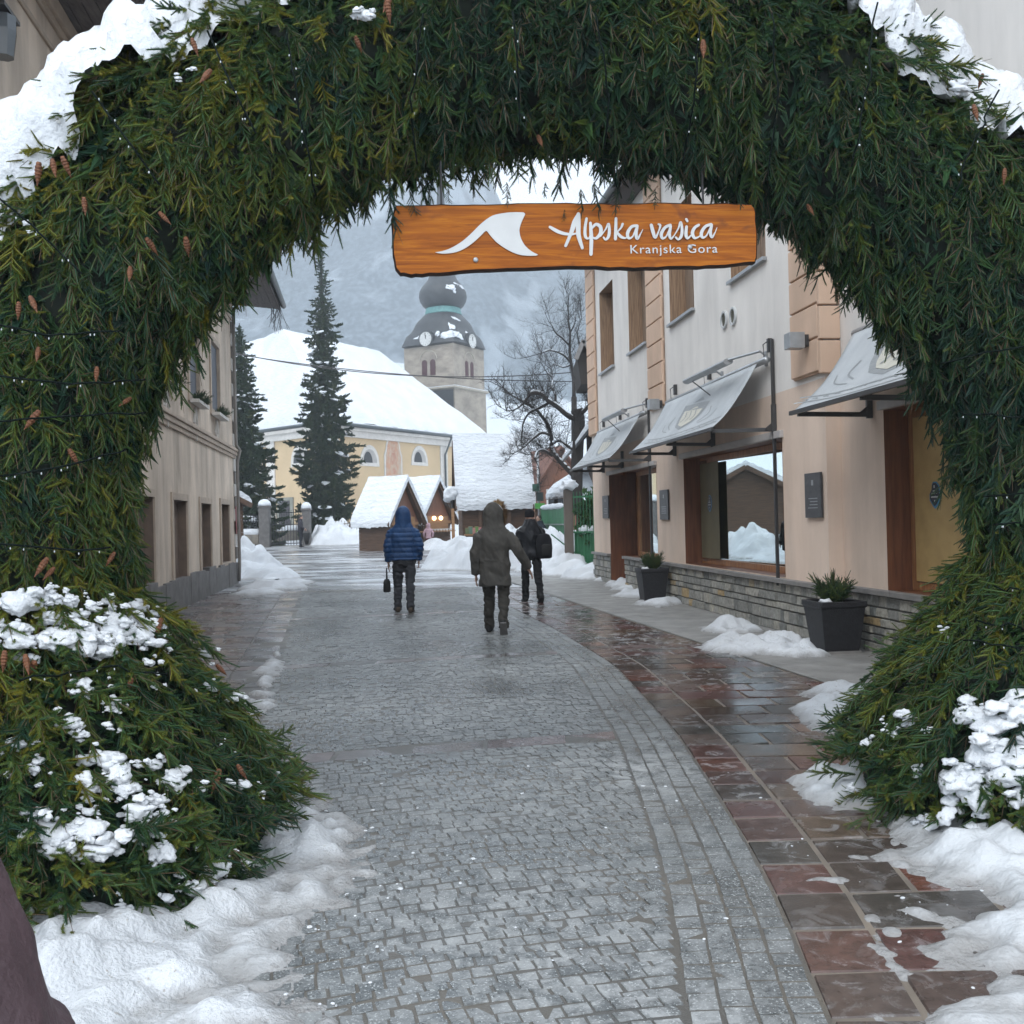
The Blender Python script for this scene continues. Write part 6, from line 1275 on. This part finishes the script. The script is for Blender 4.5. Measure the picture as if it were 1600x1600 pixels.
pst = hz(at(888, 800, 29.2)); p = V((pst.x, pst.y, 0)); ps = root('fence_post', p, 'thick brown-grey concrete post at the end of the green bar fence', 'post'); g = G(); g.box(p+V((0, 0, 1.2)), (.26, .26, 2.5)); obj('shaft', g, CONC, ps, bevel=.02); g = G(); clump(g, p+V((0, 0, 2.5)), (.24, .22, .2), (0, 0, 1), 8.8); obj('snow_cap', g, SNOWF, ps, smooth=True)
a_, b_ = hz(at(846, 830, 39)), hz(at(883, 830, 34.5)); c = (a_+b_)/2; T = root('green_panel_fence', up_(c, tzf(c.x, c.y)), 'solid green sheet fence behind the snow bank', 'fence'); g = G(); uu = (b_-a_).normalized(); L_ = (b_-a_).length
for k in range(int(L_/.5)): g.bar(up_(a_+uu*(.5*k), 1.0), up_(a_+uu*(.5*k+.485), 1.0), .04, 1.9)
obj('panel', g, GREENM, T); g = G(); g.bar(up_(a_, 1.35)-V((.05, .06, 0)), up_(b_, 1.35)-V((.05, .06, 0)), .04, .04); obj('rail', g, GMET, T); g = G(); g.tube([up_(lerp(a_, b_, t), 1.98) for t in np.linspace(0, 1, 9)], [.03, .09, .11, .10, .12, .1, .12, .1, .03], 7); obj('snow', g, SNOWF, T, smooth=True)
def gable_house(name, pL, pR, ridge_dir, zb_, ze, zr, dep, label, wallm, roofm, snow=True, ov=.5, cat='house', windows=()):
    """house whose gable (pL-pR) faces us; the ridge runs away along ridge_dir"""
    pL, pR = hz(pL), hz(pR); m_ = (pL+pR)/2; d = V(ridge_dir).normalized(); T = root(name, up_(m_, zb_), label, cat); g = G()
    g.add([up_(pL, zb_), up_(pR, zb_), up_(pR, ze), up_(m_, zr-.1), up_(pL, ze), up_(pL+d*dep, zb_), up_(pR+d*dep, zb_), up_(pR+d*dep, ze), up_(m_+d*dep, zr-.1), up_(pL+d*dep, ze)], [(0, 1, 2, 3, 4), (9, 8, 7, 6, 5), (1, 6, 7, 2), (5, 0, 4, 9)]); wl = obj('wall', g, wallm, T)
    u_ = (pR-pL).normalized(); w_ = (pR-pL).length/2; sl = (zr-ze)/w_; g = G(); gs2 = G()
    for s_ in (-1, 1):
        eo = m_ + u_*(s_*(w_+ov)); zo = zr - sl*(w_+ov); f, bk = -d*ov, d*(dep+ov)
        q = [up_(m_+f, zr), up_(m_+bk, zr), up_(eo+bk, zo), up_(eo+f, zo)]; g.hexa(q, [p+V((0, 0, .14)) for p in q])
        if snow: g_ = snowsheet([q[3]+V((0, 0, .12)), q[2]+V((0, 0, .12)), q[1]+V((0, 0, .12)), q[0]+V((0, 0, .12))], 14, 10, .08, .38); gs2.grid(g_); gs2.grid(np.stack([np.array([lerp(q[3], q[0], j/10)+V((0, 0, .12)) for j in range(11)]), g_[0]], 1)); gs2.grid(np.stack([np.array([lerp(q[3], q[2], j/14)+V((0, 0, .1)) for j in range(15)]), g_[:, 0]], 1))
    r_ = obj('roof', g, roofm, T)
    if snow: obj('roof_snow', gs2, SNOWF, r_, smooth=True)
    n_ = -d
    for fx, z0, wd, ht in windows:
        c = lerp(pL, pR, fx); g = G(); g.hexa([up_(c-u_*wd/2, z0)+n_*.004, up_(c+u_*wd/2, z0)+n_*.004, up_(c+u_*wd/2, z0+ht)+n_*.004, up_(c-u_*wd/2, z0+ht)+n_*.004], [up_(c-u_*wd/2, z0)+n_*.05, up_(c+u_*wd/2, z0)+n_*.05, up_(c+u_*wd/2, z0+ht)+n_*.05, up_(c-u_*wd/2, z0+ht)+n_*.05]); wf = obj('window', g, WPAINT, T); g = G(); k = .8; g.hexa([up_(c-u_*wd/2*k, z0+.1)+n_*.051, up_(c+u_*wd/2*k, z0+.1)+n_*.051, up_(c+u_*wd/2*k, z0+ht-.1)+n_*.051, up_(c-u_*wd/2*k, z0+ht-.1)+n_*.051], [up_(c-u_*wd/2*k, z0+.1)+n_*.06, up_(c+u_*wd/2*k, z0+.1)+n_*.06, up_(c+u_*wd/2*k, z0+ht-.1)+n_*.06, up_(c-u_*wd/2*k, z0+ht-.1)+n_*.06]); obj('pane', g, GLD, wf)
    return T
Yf = 74
gable_house('far_house', at(826, 800, Yf), at(852, 800, Yf), (.25, 1, 0), .8, at(826, 738, Yf).z, at(833, 716, Yf).z, 7, 'small far house with red-brown gable behind the grey pole', CHW, ROOFR, ov=.4, windows=((.5, 4.2, 1.0, .9),))
gable_house('far_house', at(846, 800, Yf-10), at(905, 800, Yf-10), (-.35, 1, 0), .8, at(850, 745, Yf-10).z, at(876, 700, Yf-10).z, 10, 'larger far house with reddish roof behind the crooked tree', WOODR, ROOFR, snow=False, ov=.5, windows=((.35, 2.2, 1.0, 1.2), (.7, 2.2, 1.0, 1.2)))
pa, pb = at(853, 790, 46), at(938, 790, 40); m_ = hz(pb-pa).normalized(); bk = V((-m_.y, m_.x, 0)); ze_ = at(853, 781, 46).z; zr_ = at(880, 727, 47).z
T = root('timber_shed', up_(hz(pa+pb)/2, 0), 'long timber shed with thick bright snow on its roof behind the green fences', 'shed'); A_, B_ = hz(pa), hz(pb)
g = G(); r0_, r1_ = A_+bk*2.2+m_*1.4, B_+bk*2.2
q = [up_(A_, ze_), up_(B_, ze_), up_(r1_, zr_), up_(r0_, zr_)]; g.hexa(q, [p+V((0, 0, .1)) for p in q]); q2 = [up_(r0_, zr_), up_(r1_, zr_), up_(B_+bk*4.4, ze_), up_(A_+bk*4.4, ze_)]; g.hexa(q2, [p+V((0, 0, .1)) for p in q2]); rf = obj('roof', g, HUTW, T)
g = G(); P = snowsheet([p+V((0, 0, .1)) for p in q], 26, 14, .06, .34, 2); g.grid(P); g.grid(np.stack([np.array([lerp(q[0], q[1], k/26)+V((0, 0, .02)) for k in range(27)]), P[:, 0]], 1)); g.grid(np.stack([np.array([lerp(q[0], q[3], k/14)+V((0, 0, .06)) for k in range(15)]), P[0]], 1)); g.grid(snowsheet([p+V((0, 0, .1)) for p in (q2[3], q2[2], q2[1], q2[0])], 10, 8, .06, .34, 2)); obj('roof_snow', g, SNOWF, rf, smooth=True)
g = G()
for t in (.08, .5, .95): p = lerp(A_, B_, t)+bk*.3; g.bar(up_(p, 0), up_(p, ze_), .18, .18)
obj('posts', g, HUTW, T); g = G(); g.hexa([up_(p, 0) for p in (A_+bk*2, B_+bk*2, B_+bk*2.1, A_+bk*2.1)], [up_(p, ze_+.8) for p in (A_+bk*2, B_+bk*2, B_+bk*2.1, A_+bk*2.1)]); obj('back_wall', g, HUTW, T)
# dark wooden house behind the shop: only its eaves reach past the corner
Yw = 36; pe = at(903, 560, Yw); x0 = at(901, 600, Yw); T = gable_house('wooden_house', at(901, 800, Yw)+V((1.0, 0, 0)), at(901, 800, Yw)+V((8.5, 0, 0)), (0, 1, 0), 0, at(905, 648, Yw).z, at(905, 500, Yw).z+1.2, 8, 'dark timber house with snowy eaves peeping out behind the shop corner', HUTW, SLATE, ov=1.0)
g = G(); a = at(906, 590, 33); pts = [at(902, 560, 33), at(911, 533, 33), at(925, 560, 33), at(925, 600, 33), at(908, 600, 33)]; g.prism(pts, V((0, 2.5, 0))); dm_ = obj('dormer', g, mat('black_timber', (.03, .024, .02), rough=.8), T); g = G()
g.bar(pts[0]-V((.05, .15, .05)), pts[1]-V((0, .15, 0)), .12, .14); g.bar(pts[1]-V((0, .15, 0)), pts[2]-V((-.1, .15, 0)), .12, .14); obj('dormer_trim', g, SILL, dm_)
# ------------------------------------------------------------------ overhead cables
def cable(pts, sag, label):
    a, b = V(pts[0]), V(pts[1]); n_ = 30; g = G(); g.tube([lerp(a, b, k/n_)+V((0, 0, -sag*4*(k/n_)*(1-k/n_))) for k in range(n_+1)], .018, 5); obj('overhead_cable', g, DMET, loc=a, label=label, cat='cable')
cable((at(360, 550, 40), at(935, 578, 36)), .55, 'upper thin overhead cable crossing before the church tower')
cable((at(360, 552, 40.5), at(935, 596, 36.5)), .3, 'lower thin overhead cable sloping across the church roof')
# ------------------------------------------------------------------ people
SKIN = mat('skin', (.45, .27, .20), rough=.5, sss=.05); HAIR = mat('dark_hair', (.03, .022, .018), rough=.5)
def ring(c, ax, rx, ry, xd=V((1, 0, 0)), n=14, ex=2.0):
    c, ax = V(c), V(ax).normalized(); x = (xd - ax*xd.dot(ax)).normalized(); y = ax.cross(x); out = []
    for k in range(n):
        q = 2*math.pi*k/n; co, si = math.cos(q), math.sin(q); r = (abs(co)**ex+abs(si)**ex)**(-1/ex); out.append(c + x*(rx*r*co) + y*(ry*r*si))
    return out
def limb(g, pts, rad):
    pts = [V(p) for p in catmull([tuple(p) for p in pts], 4)]; rs = catmull([(r,) if not isinstance(r, tuple) else r for r in rad], 4); n = len(pts)
    rings = []
    for i in range(n):
        d = pts[min(i+1, n-1)]-pts[max(i-1, 0)]; r = rs[i]; rings.append(ring(pts[i], d, r[0], r[-1], V((1, .01, .02)) if abs(d.normalized().x) < .8 else V((0, 1, 0))))
    g.loft(rings)
def hand(g, w, e, side, grip=False):
    """palm and five fingers hanging from wrist w, forearm coming from e"""
    d = (w-e).normalized(); fwd = V((0, 1, 0)); n = V((side, 0, 0)); n = (n - d*n.dot(d)).normalized(); f = n.cross(d).normalized()
    f = f if f.y > 0 else -f; c = w + d*.045; g.ell(c, (.018, .042, .052), 10, 6, Matrix((n, f, d)).transposed())
    for k, (o, L_) in enumerate(((.030, .070), (.010, .080), (-.010, .076), (-.029, .060))):
        b = w + d*.085 + f*o; cu = -n*(.030 if grip else .012); p = [b-d*.02, b+d*L_*.45+cu*.3, b+d*L_*.8+cu*(1.5 if grip else 1)+(-d*.02 if grip else V((0, 0, 0))), b+d*L_*(.75 if grip else 1)+cu*(2.3 if grip else 1.9)]; g.tube(p, [.0095, .009, .0085, .007], 8)
    t = w + d*.02 + f*.03; g.tube([t, t+f*.026+d*.02-n*.006, t+f*.034+d*.048-n*.014, t+f*.030+d*.07-n*.018], [.012, .0115, .010, .008], 8)
def folds(o, k, amp, fr, sd):
    """creases in the cloth"""
    n = len(o.data.vertices); co = np.empty(n*3); o.data.vertices.foreach_get('co', co); co = co.reshape(-1, 3); no = np.empty(n*3); o.data.vertices.foreach_get('normal', no); no = no.reshape(-1, 3)
    d = fbm(co[:, 0]*fr[0]+sd, co[:, 1]*fr[1], co[:, 2]*fr[2]+co[:, 0]*4, 3); d = 1-np.abs(d)*2.2
    co += no*(d*amp*k)[:, None]; o.data.vertices.foreach_set('co', co.ravel()); o.data.update()
def person(pos, H, label, rz=0.0, feet=((-.10, .0, 0), (.10, .0, 0)), knees=None, hands=((-.30, .02, .82), (.30, .02, .82)), elbows=((-.33, -.03, 1.10), (.33, -.03, 1.10)), lean=0.0, jacket=None, hem=.80, trousers=None, shoes=None, sole=None, hood=None, hat=None, hair=None, quilt=0, bulk=1.0, head_turn=0.0, fur=None, toe=(.0, .0), collar=None, child=False, vox=.014, waist=None, tb=None, footpitch=(0, 0), gloves=None):
    k = H/1.78; Mz = Matrix.Rotation(rz, 4, 'Z'); pos = V(pos); hs = 1.25 if child else 1.0
    def Wd(g_): g_.v = [pos + (Mz @ (p*k)) for p in g_.v]; return g_
    T = root('person', pos, label, 'person')
    def add(nm, g_, m, vx=None, it=4, parent=T, smooth=True):
        Wd(g_)
        if vx: me = fuse(g_, vx*k, it); off = wloc(parent); [setattr(v, 'co', v.co-off) for v in me.vertices]; return link(nm, me, m, parent)
        return obj(nm, g_, m, parent, smooth=smooth)
    ln = lambda p: V((p[0], p[1] + lean*max(0, p[2]-.9), p[2]))
    hip = [V((-.095, 0, .93)), V((.095, 0, .93))]; ank = [V((f[0], f[1], f[2]+.085)) for f in feet]
    kn = [V(q) for q in knees] if knees else [(hip[i]+ank[i])/2 + V((0, .035, .02)) for i in (0, 1)]
    sh = [ln((-.165, 0, 1.395)), ln((.165, 0, 1.395))]; el = [ln(e) for e in elbows]; ha = [ln(h_) for h_ in hands]
    hc = ln((0, .035, 1.645)); RH = Matrix.Rotation(head_turn, 3, 'Z')
    # body: one continuous figure
    g = G(); g.loft([ring(ln((0, 0, z)), (0, 0, 1), rx, ry) for z, rx, ry in ((.86, .13, .09), (.95, .15, .105), (1.08, .14, .10), (1.22, .155, .11), (1.36, .175, .11), (1.44, .15, .085), (1.485, .06, .06), (1.54, .056, .058), (1.60, .055, .06))])
    hx = lambda p: hc + RH @ (V(p)*hs)
    g.ell(hc, (.077*hs, .096*hs, .118*hs), 16, 12, RH); g.ell(hx((0, .035, -.055)), (.055*hs, .06*hs, .06*hs), 12, 8, RH)
    g.ell(hx((0, .098, -.012)), (.013, .024, .026), 8, 6, RH); g.ell(hx((0, .09, .028)), (.05, .018, .012), 8, 6, RH); g.ell(hx((0, .088, -.062)), (.026, .014, .012), 8, 6, RH)
    for s in (-1, 1): g.ell(hx((s*.077, -.005, -.005)), (.012, .026, .034), 8, 6, RH)
    for i in (0, 1):
        limb(g, [hip[i], kn[i], ank[i]], [.075, .052, .038]); limb(g, [sh[i], el[i], ha[i]], [.05, .04, .028]); g.ell(ank[i]+V((0, .05, -.05)), (.04, .11, .035), 10, 6); hand(g, ha[i], el[i], -1 if i == 0 else 1, grip=False)
    add('body', g, SKIN, .0085, 2)
    ge = G()
    for s in (-1, 1): ge.ell(hx((s*.032, .083, .012)), (.012, .009, .010), 8, 6, RH)
    add('eyes', ge, DMET)
    # trousers
    g = G(); g.loft([ring(V((0, 0, z)), (0, 0, 1), rx*bulk, ry*bulk) for z, rx, ry in ((.80, .12, .10), (.86, .165, .125), (.95, .172, .128), (1.05, .165, .12))])
    for i in (0, 1): limb(g, [hip[i]+V((0, 0, .04)), (hip[i]+kn[i])/2+V((0, .01, 0)), kn[i], (kn[i]+ank[i])/2+V((0, -.02, 0)), ank[i]+V((0, -.005, .02)), ank[i]+V((0, 0, -.045))], [.105*bulk, .094*bulk, .075, .070, .066, .071])
    if quilt is not None:
        for i in (0, 1):
            for z_ in (.2, .35, .55): pass
    me_t = add('trousers', g, trousers, .012, 2); folds(me_t, k, .013, (5, 5, 15), .2)
    for i in (0, 1):
        s = -1 if i == 0 else 1; Rf = Matrix.Rotation(-footpitch[i], 3, 'X') @ Matrix.Rotation(toe[i], 3, 'Z'); A_ = ank[i]; fp = lambda p: A_ + Rf @ V(p)
        g = G(); rr = []
        for y, w_, z0, z1 in ((-.085, .030, -.085, -.015), (-.06, .043, -.085, .02), (0, .045, -.085, .03), (.06, .046, -.085, -.01), (.12, .050, -.085, -.035), (.165, .043, -.083, -.042), (.19, .024, -.08, -.05)):
            rr.append([fp((w_*(abs(math.cos(q))**.7)*math.copysign(1, math.cos(q)), y, (z0+z1)/2+(z1-z0)/2*math.sin(q))) for q in np.linspace(0, 2*math.pi, 14, endpoint=False)])
        g.loft(rr); so_ = add('shoe', g, shoes, parent=T)
        g = G(); g.prism([fp((x, y, -.083)) for x, y in ((-.04, -.088), (.04, -.088), (.052, .06), (.052, .13), (.03, .188), (-.03, .188), (-.052, .13), (-.052, .06))], Rf @ V((0, 0, -.022))); add('sole', g, sole or shoes, parent=so_, smooth=False)
    # jacket
    g = G(); tb = tb or bulk; hr = .195*tb
    tor = [(hem, hr*1.06, .155*bulk), (hem+.10, hr*1.0, .15*bulk), (.98, hr*.97, .145*bulk), (1.10, hr*.94, .14*bulk), (1.24, hr*.98, .145*bulk), (1.34, hr*1.0, .14*bulk), (1.41, hr*.90, .125), (1.465, hr*.70, .112), (1.53, hr*.50, .10), (1.56, .09, .09)]
    tor = [t for j, t in enumerate(tor) if t[0] >= hem and (j == 0 or t[0] > hem+.03)]
    g.loft([ring(ln((0, -.005, z)), (0, 0, 1), rx, ry, ex=2.5) for z, rx, ry in tor])
    for i in (0, 1):
        s = -1 if i == 0 else 1; limb(g, [sh[i]+V((-s*.05, 0, -.01)), sh[i]+V((s*.025, 0, -.05)), (sh[i]+el[i])/2, el[i], (el[i]+ha[i])/2, ha[i]+(el[i]-ha[i]).normalized()*.02], [.07, .092*bulk, .083*bulk, .076*bulk, .066*bulk, .056])
    if collar: g.loft([ring(ln((0, .0, z)), (0, 0, 1), r, r*1.02) for z, r in ((1.46, .105), (1.55, .095), (1.585, .092))])
    if hood: # hood up, open at the face
        g.ell(hc+RH @ V((0, -.022, .012)), (.130*hs, .135*hs, .155*hs), 18, 12, RH); g.loft([ring(hc+RH @ V((0, -.02, z)), (0, 0, 1), r, r*1.05) for z, r in ((-.25, .15), (-.17, .14), (-.09, .135), (.0, .13))])
    jk = add('jacket', g, jacket, vox*.85, 2); folds(jk, k, .013 if not quilt else .006, (7, 7, 5), 1.3)
    if quilt:                                    # quilted channels pressed into the padding
        co = np.empty(len(jk.data.vertices)*3); jk.data.vertices.foreach_get('co', co); co = co.reshape(-1, 3); no = np.empty_like(co.ravel()); jk.data.vertices.foreach_get('normal', no); no = no.reshape(-1, 3)
        z = co[:, 2]/k; w_ = np.abs(np.sin(z*math.pi/quilt))**.55; co += no*((w_-.75)*.020*np.clip((1.5-z)*8, 0, 1))[:, None]; jk.data.vertices.foreach_set('co', co.ravel()); jk.data.update()
    if waist: 
        g = G(); g.loft([ring(ln((0, -.005, z)), (0, 0, 1), r*bulk, .152*bulk, ex=2.5) for z, r in ((waist, .194), (waist+.012, .199), (waist+.024, .194))], caps=False); add('drawcord_seam', g, jacket, parent=jk)
    if fur:
        it = G(); nn = 620
        for j in range(nn):
            q = random.uniform(-.35, 2*math.pi-.2); q = random.uniform(-1.0, math.pi+1.0); rx, rz_ = .112*hs, .145*hs
            b = hc + RH @ V((rx*math.cos(q), .075+random.gauss(0, .012), .01+rz_*math.sin(q))); o = RH @ V((math.cos(q)*.8+random.gauss(0, .35), .35+random.gauss(0, .4), math.sin(q)*.8+random.gauss(0, .35))); o = o.normalized()*random.uniform(.05, .085); t_ = o.cross(V((.2, .3, .9))).normalized()*.010; it.add([b-t_, b+t_, b+o], [(0, 1, 2)])
        add('fur_trim', it, fur, smooth=False)
    if hat:
        g = G(); g.ell(hc+RH @ V((0, -.012, .045)), (.092*hs, .108*hs, .10*hs), 16, 10, RH); g.loft([ring(hc+RH @ V((0, -.008, z)), (0, 0, 1), .094*hs, .110*hs) for z in (-.02, .03)]); add('knit_hat', g, hat, .010, 2)
    if hair:
        g = G(); g.ell(hc+RH @ V((0, -.018, .018)), (.086*hs, .098*hs, .118*hs), 16, 10, RH); add('hair', g, hair, .010, 2)
    if gloves:
        for i in (0, 1): g = G(); g.ell(ha[i]+(ha[i]-el[i]).normalized()*.06, (.035, .05, .075), 10, 8); add('glove', g, gloves)
    return T, (lambda p: pos + Mz @ (V(p)*k)), ha, k
def cloth(name, c, rough=.75, bump=.35, bsc=30): return mat(name, c, [x*.72 for x in c], 9, rough=rough, bump=bump, bsc=bsc, bdist=.012, spec=.25)
NAVYJ = cloth('navy_puffer_nylon', (.017, .062, .17), .45); GREYT = cloth('charcoal_trousers', (.055, .058, .066)); BOOT = cloth('brown_leather_boot', (.075, .055, .04)); RUB = cloth('dark_rubber', (.02, .02, .02))
PARKA = cloth('olive_grey_parka', (.084, .079, .071), .8); OLIVET = cloth('olive_trousers', (.050, .047, .040)); WSOLE = cloth('white_sole', (.6, .6, .58)); FUR = mat('tan_fur', (.42, .29, .15), (.28, .18, .09), 40, rough=.8)
BLK = cloth('black_shell_jacket', (.013, .014, .018), .4); BLKT = cloth('black_leggings', (.011, .011, .013)); WOOL = cloth('black_wool', (.011, .011, .014), .95)
p = gnd(633, 957); T, w1, ha, k1 = person(p, 1.80, 'person in a hooded navy puffer jacket and charcoal trousers walking away', rz=R(3), feet=((-.125, .10, 0), (.105, -.10, 0)), hands=((-.265, .04, .85), (.25, .08, .88)), elbows=((-.262, -.03, 1.13), (.262, -.04, 1.13)), tb=1.22, jacket=NAVYJ, hem=.90, trousers=GREYT, shoes=BOOT, sole=RUB, hood=True, quilt=.085, bulk=1.06, lean=.02, toe=(.1, -.1))
hp = w1((-.30, .05, .74)); bagc = hp + V((0, 0, -.25)); bg = root('hand_bag', bagc, 'small dark bag hanging from the left hand of the navy puffer jacket', 'bag'); g = G(); g.loft([ring(bagc+V((0, 0, z)), (0, 0, 1), a, b, ex=4) for z, a, b in ((-.14, .05, .10), (-.12, .06, .115), (.03, .055, .11), (.08, .035, .09))]); obj('pouch', g, RUB, bg, smooth=True); g = G(); g.tube([bagc+V((0, -.07, .07)), bagc+V((0, -.04, .22)), bagc+V((0, 0, .27)), bagc+V((0, .04, .22)), bagc+V((0, .07, .07))], .009, 6); obj('strap', g, RUB, bg)
p = gnd(776, 989); T, w2, ha, k2 = person(p, 1.76, 'person in a long olive-grey parka with fur-trimmed hood striding away, right arm swung out', rz=R(-4), feet=((-.115, .16, 0), (.125, -.27, .07)), footpitch=(0, R(58)), knees=((-.10, .12, .50), (.115, -.02, .50)), hands=((-.275, .05, .80), (.46, .10, .87)), elbows=((-.268, -.02, 1.10), (.325, -.03, 1.14)), tb=1.12, jacket=PARKA, hem=.66, trousers=OLIVET, shoes=RUB, sole=cloth('grey_sole', (.16, .155, .15)), hood=True, fur=FUR, head_turn=R(-32), bulk=1.04, lean=.03, waist=1.0)
p = gnd(832, 941); T, w3, ha, k3 = person(p, 1.74, 'person in black jacket, leggings and knitted hat walking away with a backpack', rz=R(14), feet=((-.08, .22, 0), (.09, -.26, .05)), footpitch=(0, R(42)), hands=((-.20, .26, .98), (.22, .24, .98)), elbows=((-.26, .03, 1.12), (.26, .0, 1.13)), tb=1.1, jacket=BLK, hem=.86, trousers=BLKT, shoes=RUB, sole=RUB, hat=WOOL, collar=True, lean=.05, bulk=.95, head_turn=R(25))
bc = w3((.20, -.20, 1.08)); bp = root('backpack', bc, 'black backpack slung over the right shoulder of the person in black', 'backpack'); g = G(); Mb = Matrix.Rotation(R(14), 3, 'Z')
g.loft([[bc + Mb @ (q-V((0, 0, 0))) for q in ring((0, 0, z), (0, 0, 1), a, b, ex=3)] for z, a, b in ((-.24, .10, .07), (-.22, .14, .10), (-.05, .15, .115), (.12, .14, .10), (.20, .10, .075), (.225, .05, .04))]); obj('bag', g, WOOL, bp, smooth=True)
g = G(); g.loft([[bc + Mb @ (q+V((.02, -.085, 0))) for q in ring((0, 0, z), (0, 0, 1), a, b, ex=3)] for z, a, b in ((-.18, .08, .035), (-.16, .10, .05), (.0, .10, .05), (.03, .07, .03))]); obj('front_pocket', g, RUB, bp, smooth=True)
g = G(); g.tube([bc+Mb @ V((.02, .08, .2)), bc+Mb @ V((-.02, .16, .34)), bc+Mb @ V((-.03, .28, .33)), bc+Mb @ V((-.02, .36, .15)), bc+Mb @ V((.03, .26, -.15)), bc+Mb @ V((.05, .1, -.2))], .018, 6); obj('strap', g, RUB, bp)
zz = .34; q = at(470, 853, 56.3); p = V((q.x, q.y, tzf(q.x, q.y))); T, w4, ha, k4 = person(p, 1.76, 'person in dark jacket standing by the churchyard gate facing right', rz=R(-75), hands=((-.26, .22, 1.0), (.24, .2, .98)), elbows=((-.31, .0, 1.12), (.31, .0, 1.12)), jacket=cloth('dark_plum_jacket', (.03, .028, .038)), hem=.84, trousers=cloth('dark_jeans', (.018, .02, .028)), shoes=RUB, hair=HAIR, vox=.02)
g = G(); c = w4((.26, .32, .55)); um = root('carrier_bag', c, 'black bag held by the person at the churchyard gate', 'bag'); g.loft([ring(c+V((0, 0, z)), (0, 0, 1), a, .10, ex=4) for z, a in ((-.42, .08), (-.1, .16), (.2, .22), (.24, .20))]); obj('sack', g, RUB, um, smooth=True); g = G(); g.tube([c+V((-.1, 0, .22)), c+V((-.05, 0, .42)), c+V((.05, 0, .42)), c+V((.1, 0, .22))], .012, 5); obj('handles', g, RUB, um)
q = at(670, 855, 50.0); p = V((q.x, q.y, tzf(q.x, q.y))); person(p, 1.22, 'small child in pale pink hooded jacket and dark red trousers before the stalls', rz=R(10), jacket=cloth('pale_pink_nylon', (.50, .33, .38)), hem=.74, trousers=cloth('dark_red_trousers', (.16, .022, .04)), shoes=RUB, hood=True, child=True, bulk=1.08, vox=.02)
q = at(847, 862, 37.5); p = V((q.x, q.y, .0)); person(p, 1.70, 'person in dark coat half hidden behind the snow bank by the green sheet fence', rz=R(120), jacket=cloth('dark_blue_coat', (.02, .028, .04)), hem=.7, trousers=BLKT, shoes=RUB, hair=HAIR, vox=.02, lean=.1)
# somebody standing right beside the camera; only a sleeve is in the picture
person((-.838, 1.02, 0), 1.70, 'person at the very edge in a mauve-brown padded coat, only a sleeve showing', rz=R(-8), hands=((-.26, .2, .95), (.16, .25, 1.06)), elbows=((-.33, 0, 1.10), (.385, -.02, 1.03)), jacket=cloth('mauve_brown_nylon', (.085, .055, .062), .5, .8, 24), hem=.62, trousers=BLKT, shoes=RUB, hat=WOOL, bulk=1.08, vox=.011)
for o in bpy.data.objects:
    if o.type == 'MESH' and o.name.startswith('tmp'): bpy.data.objects.remove(o)
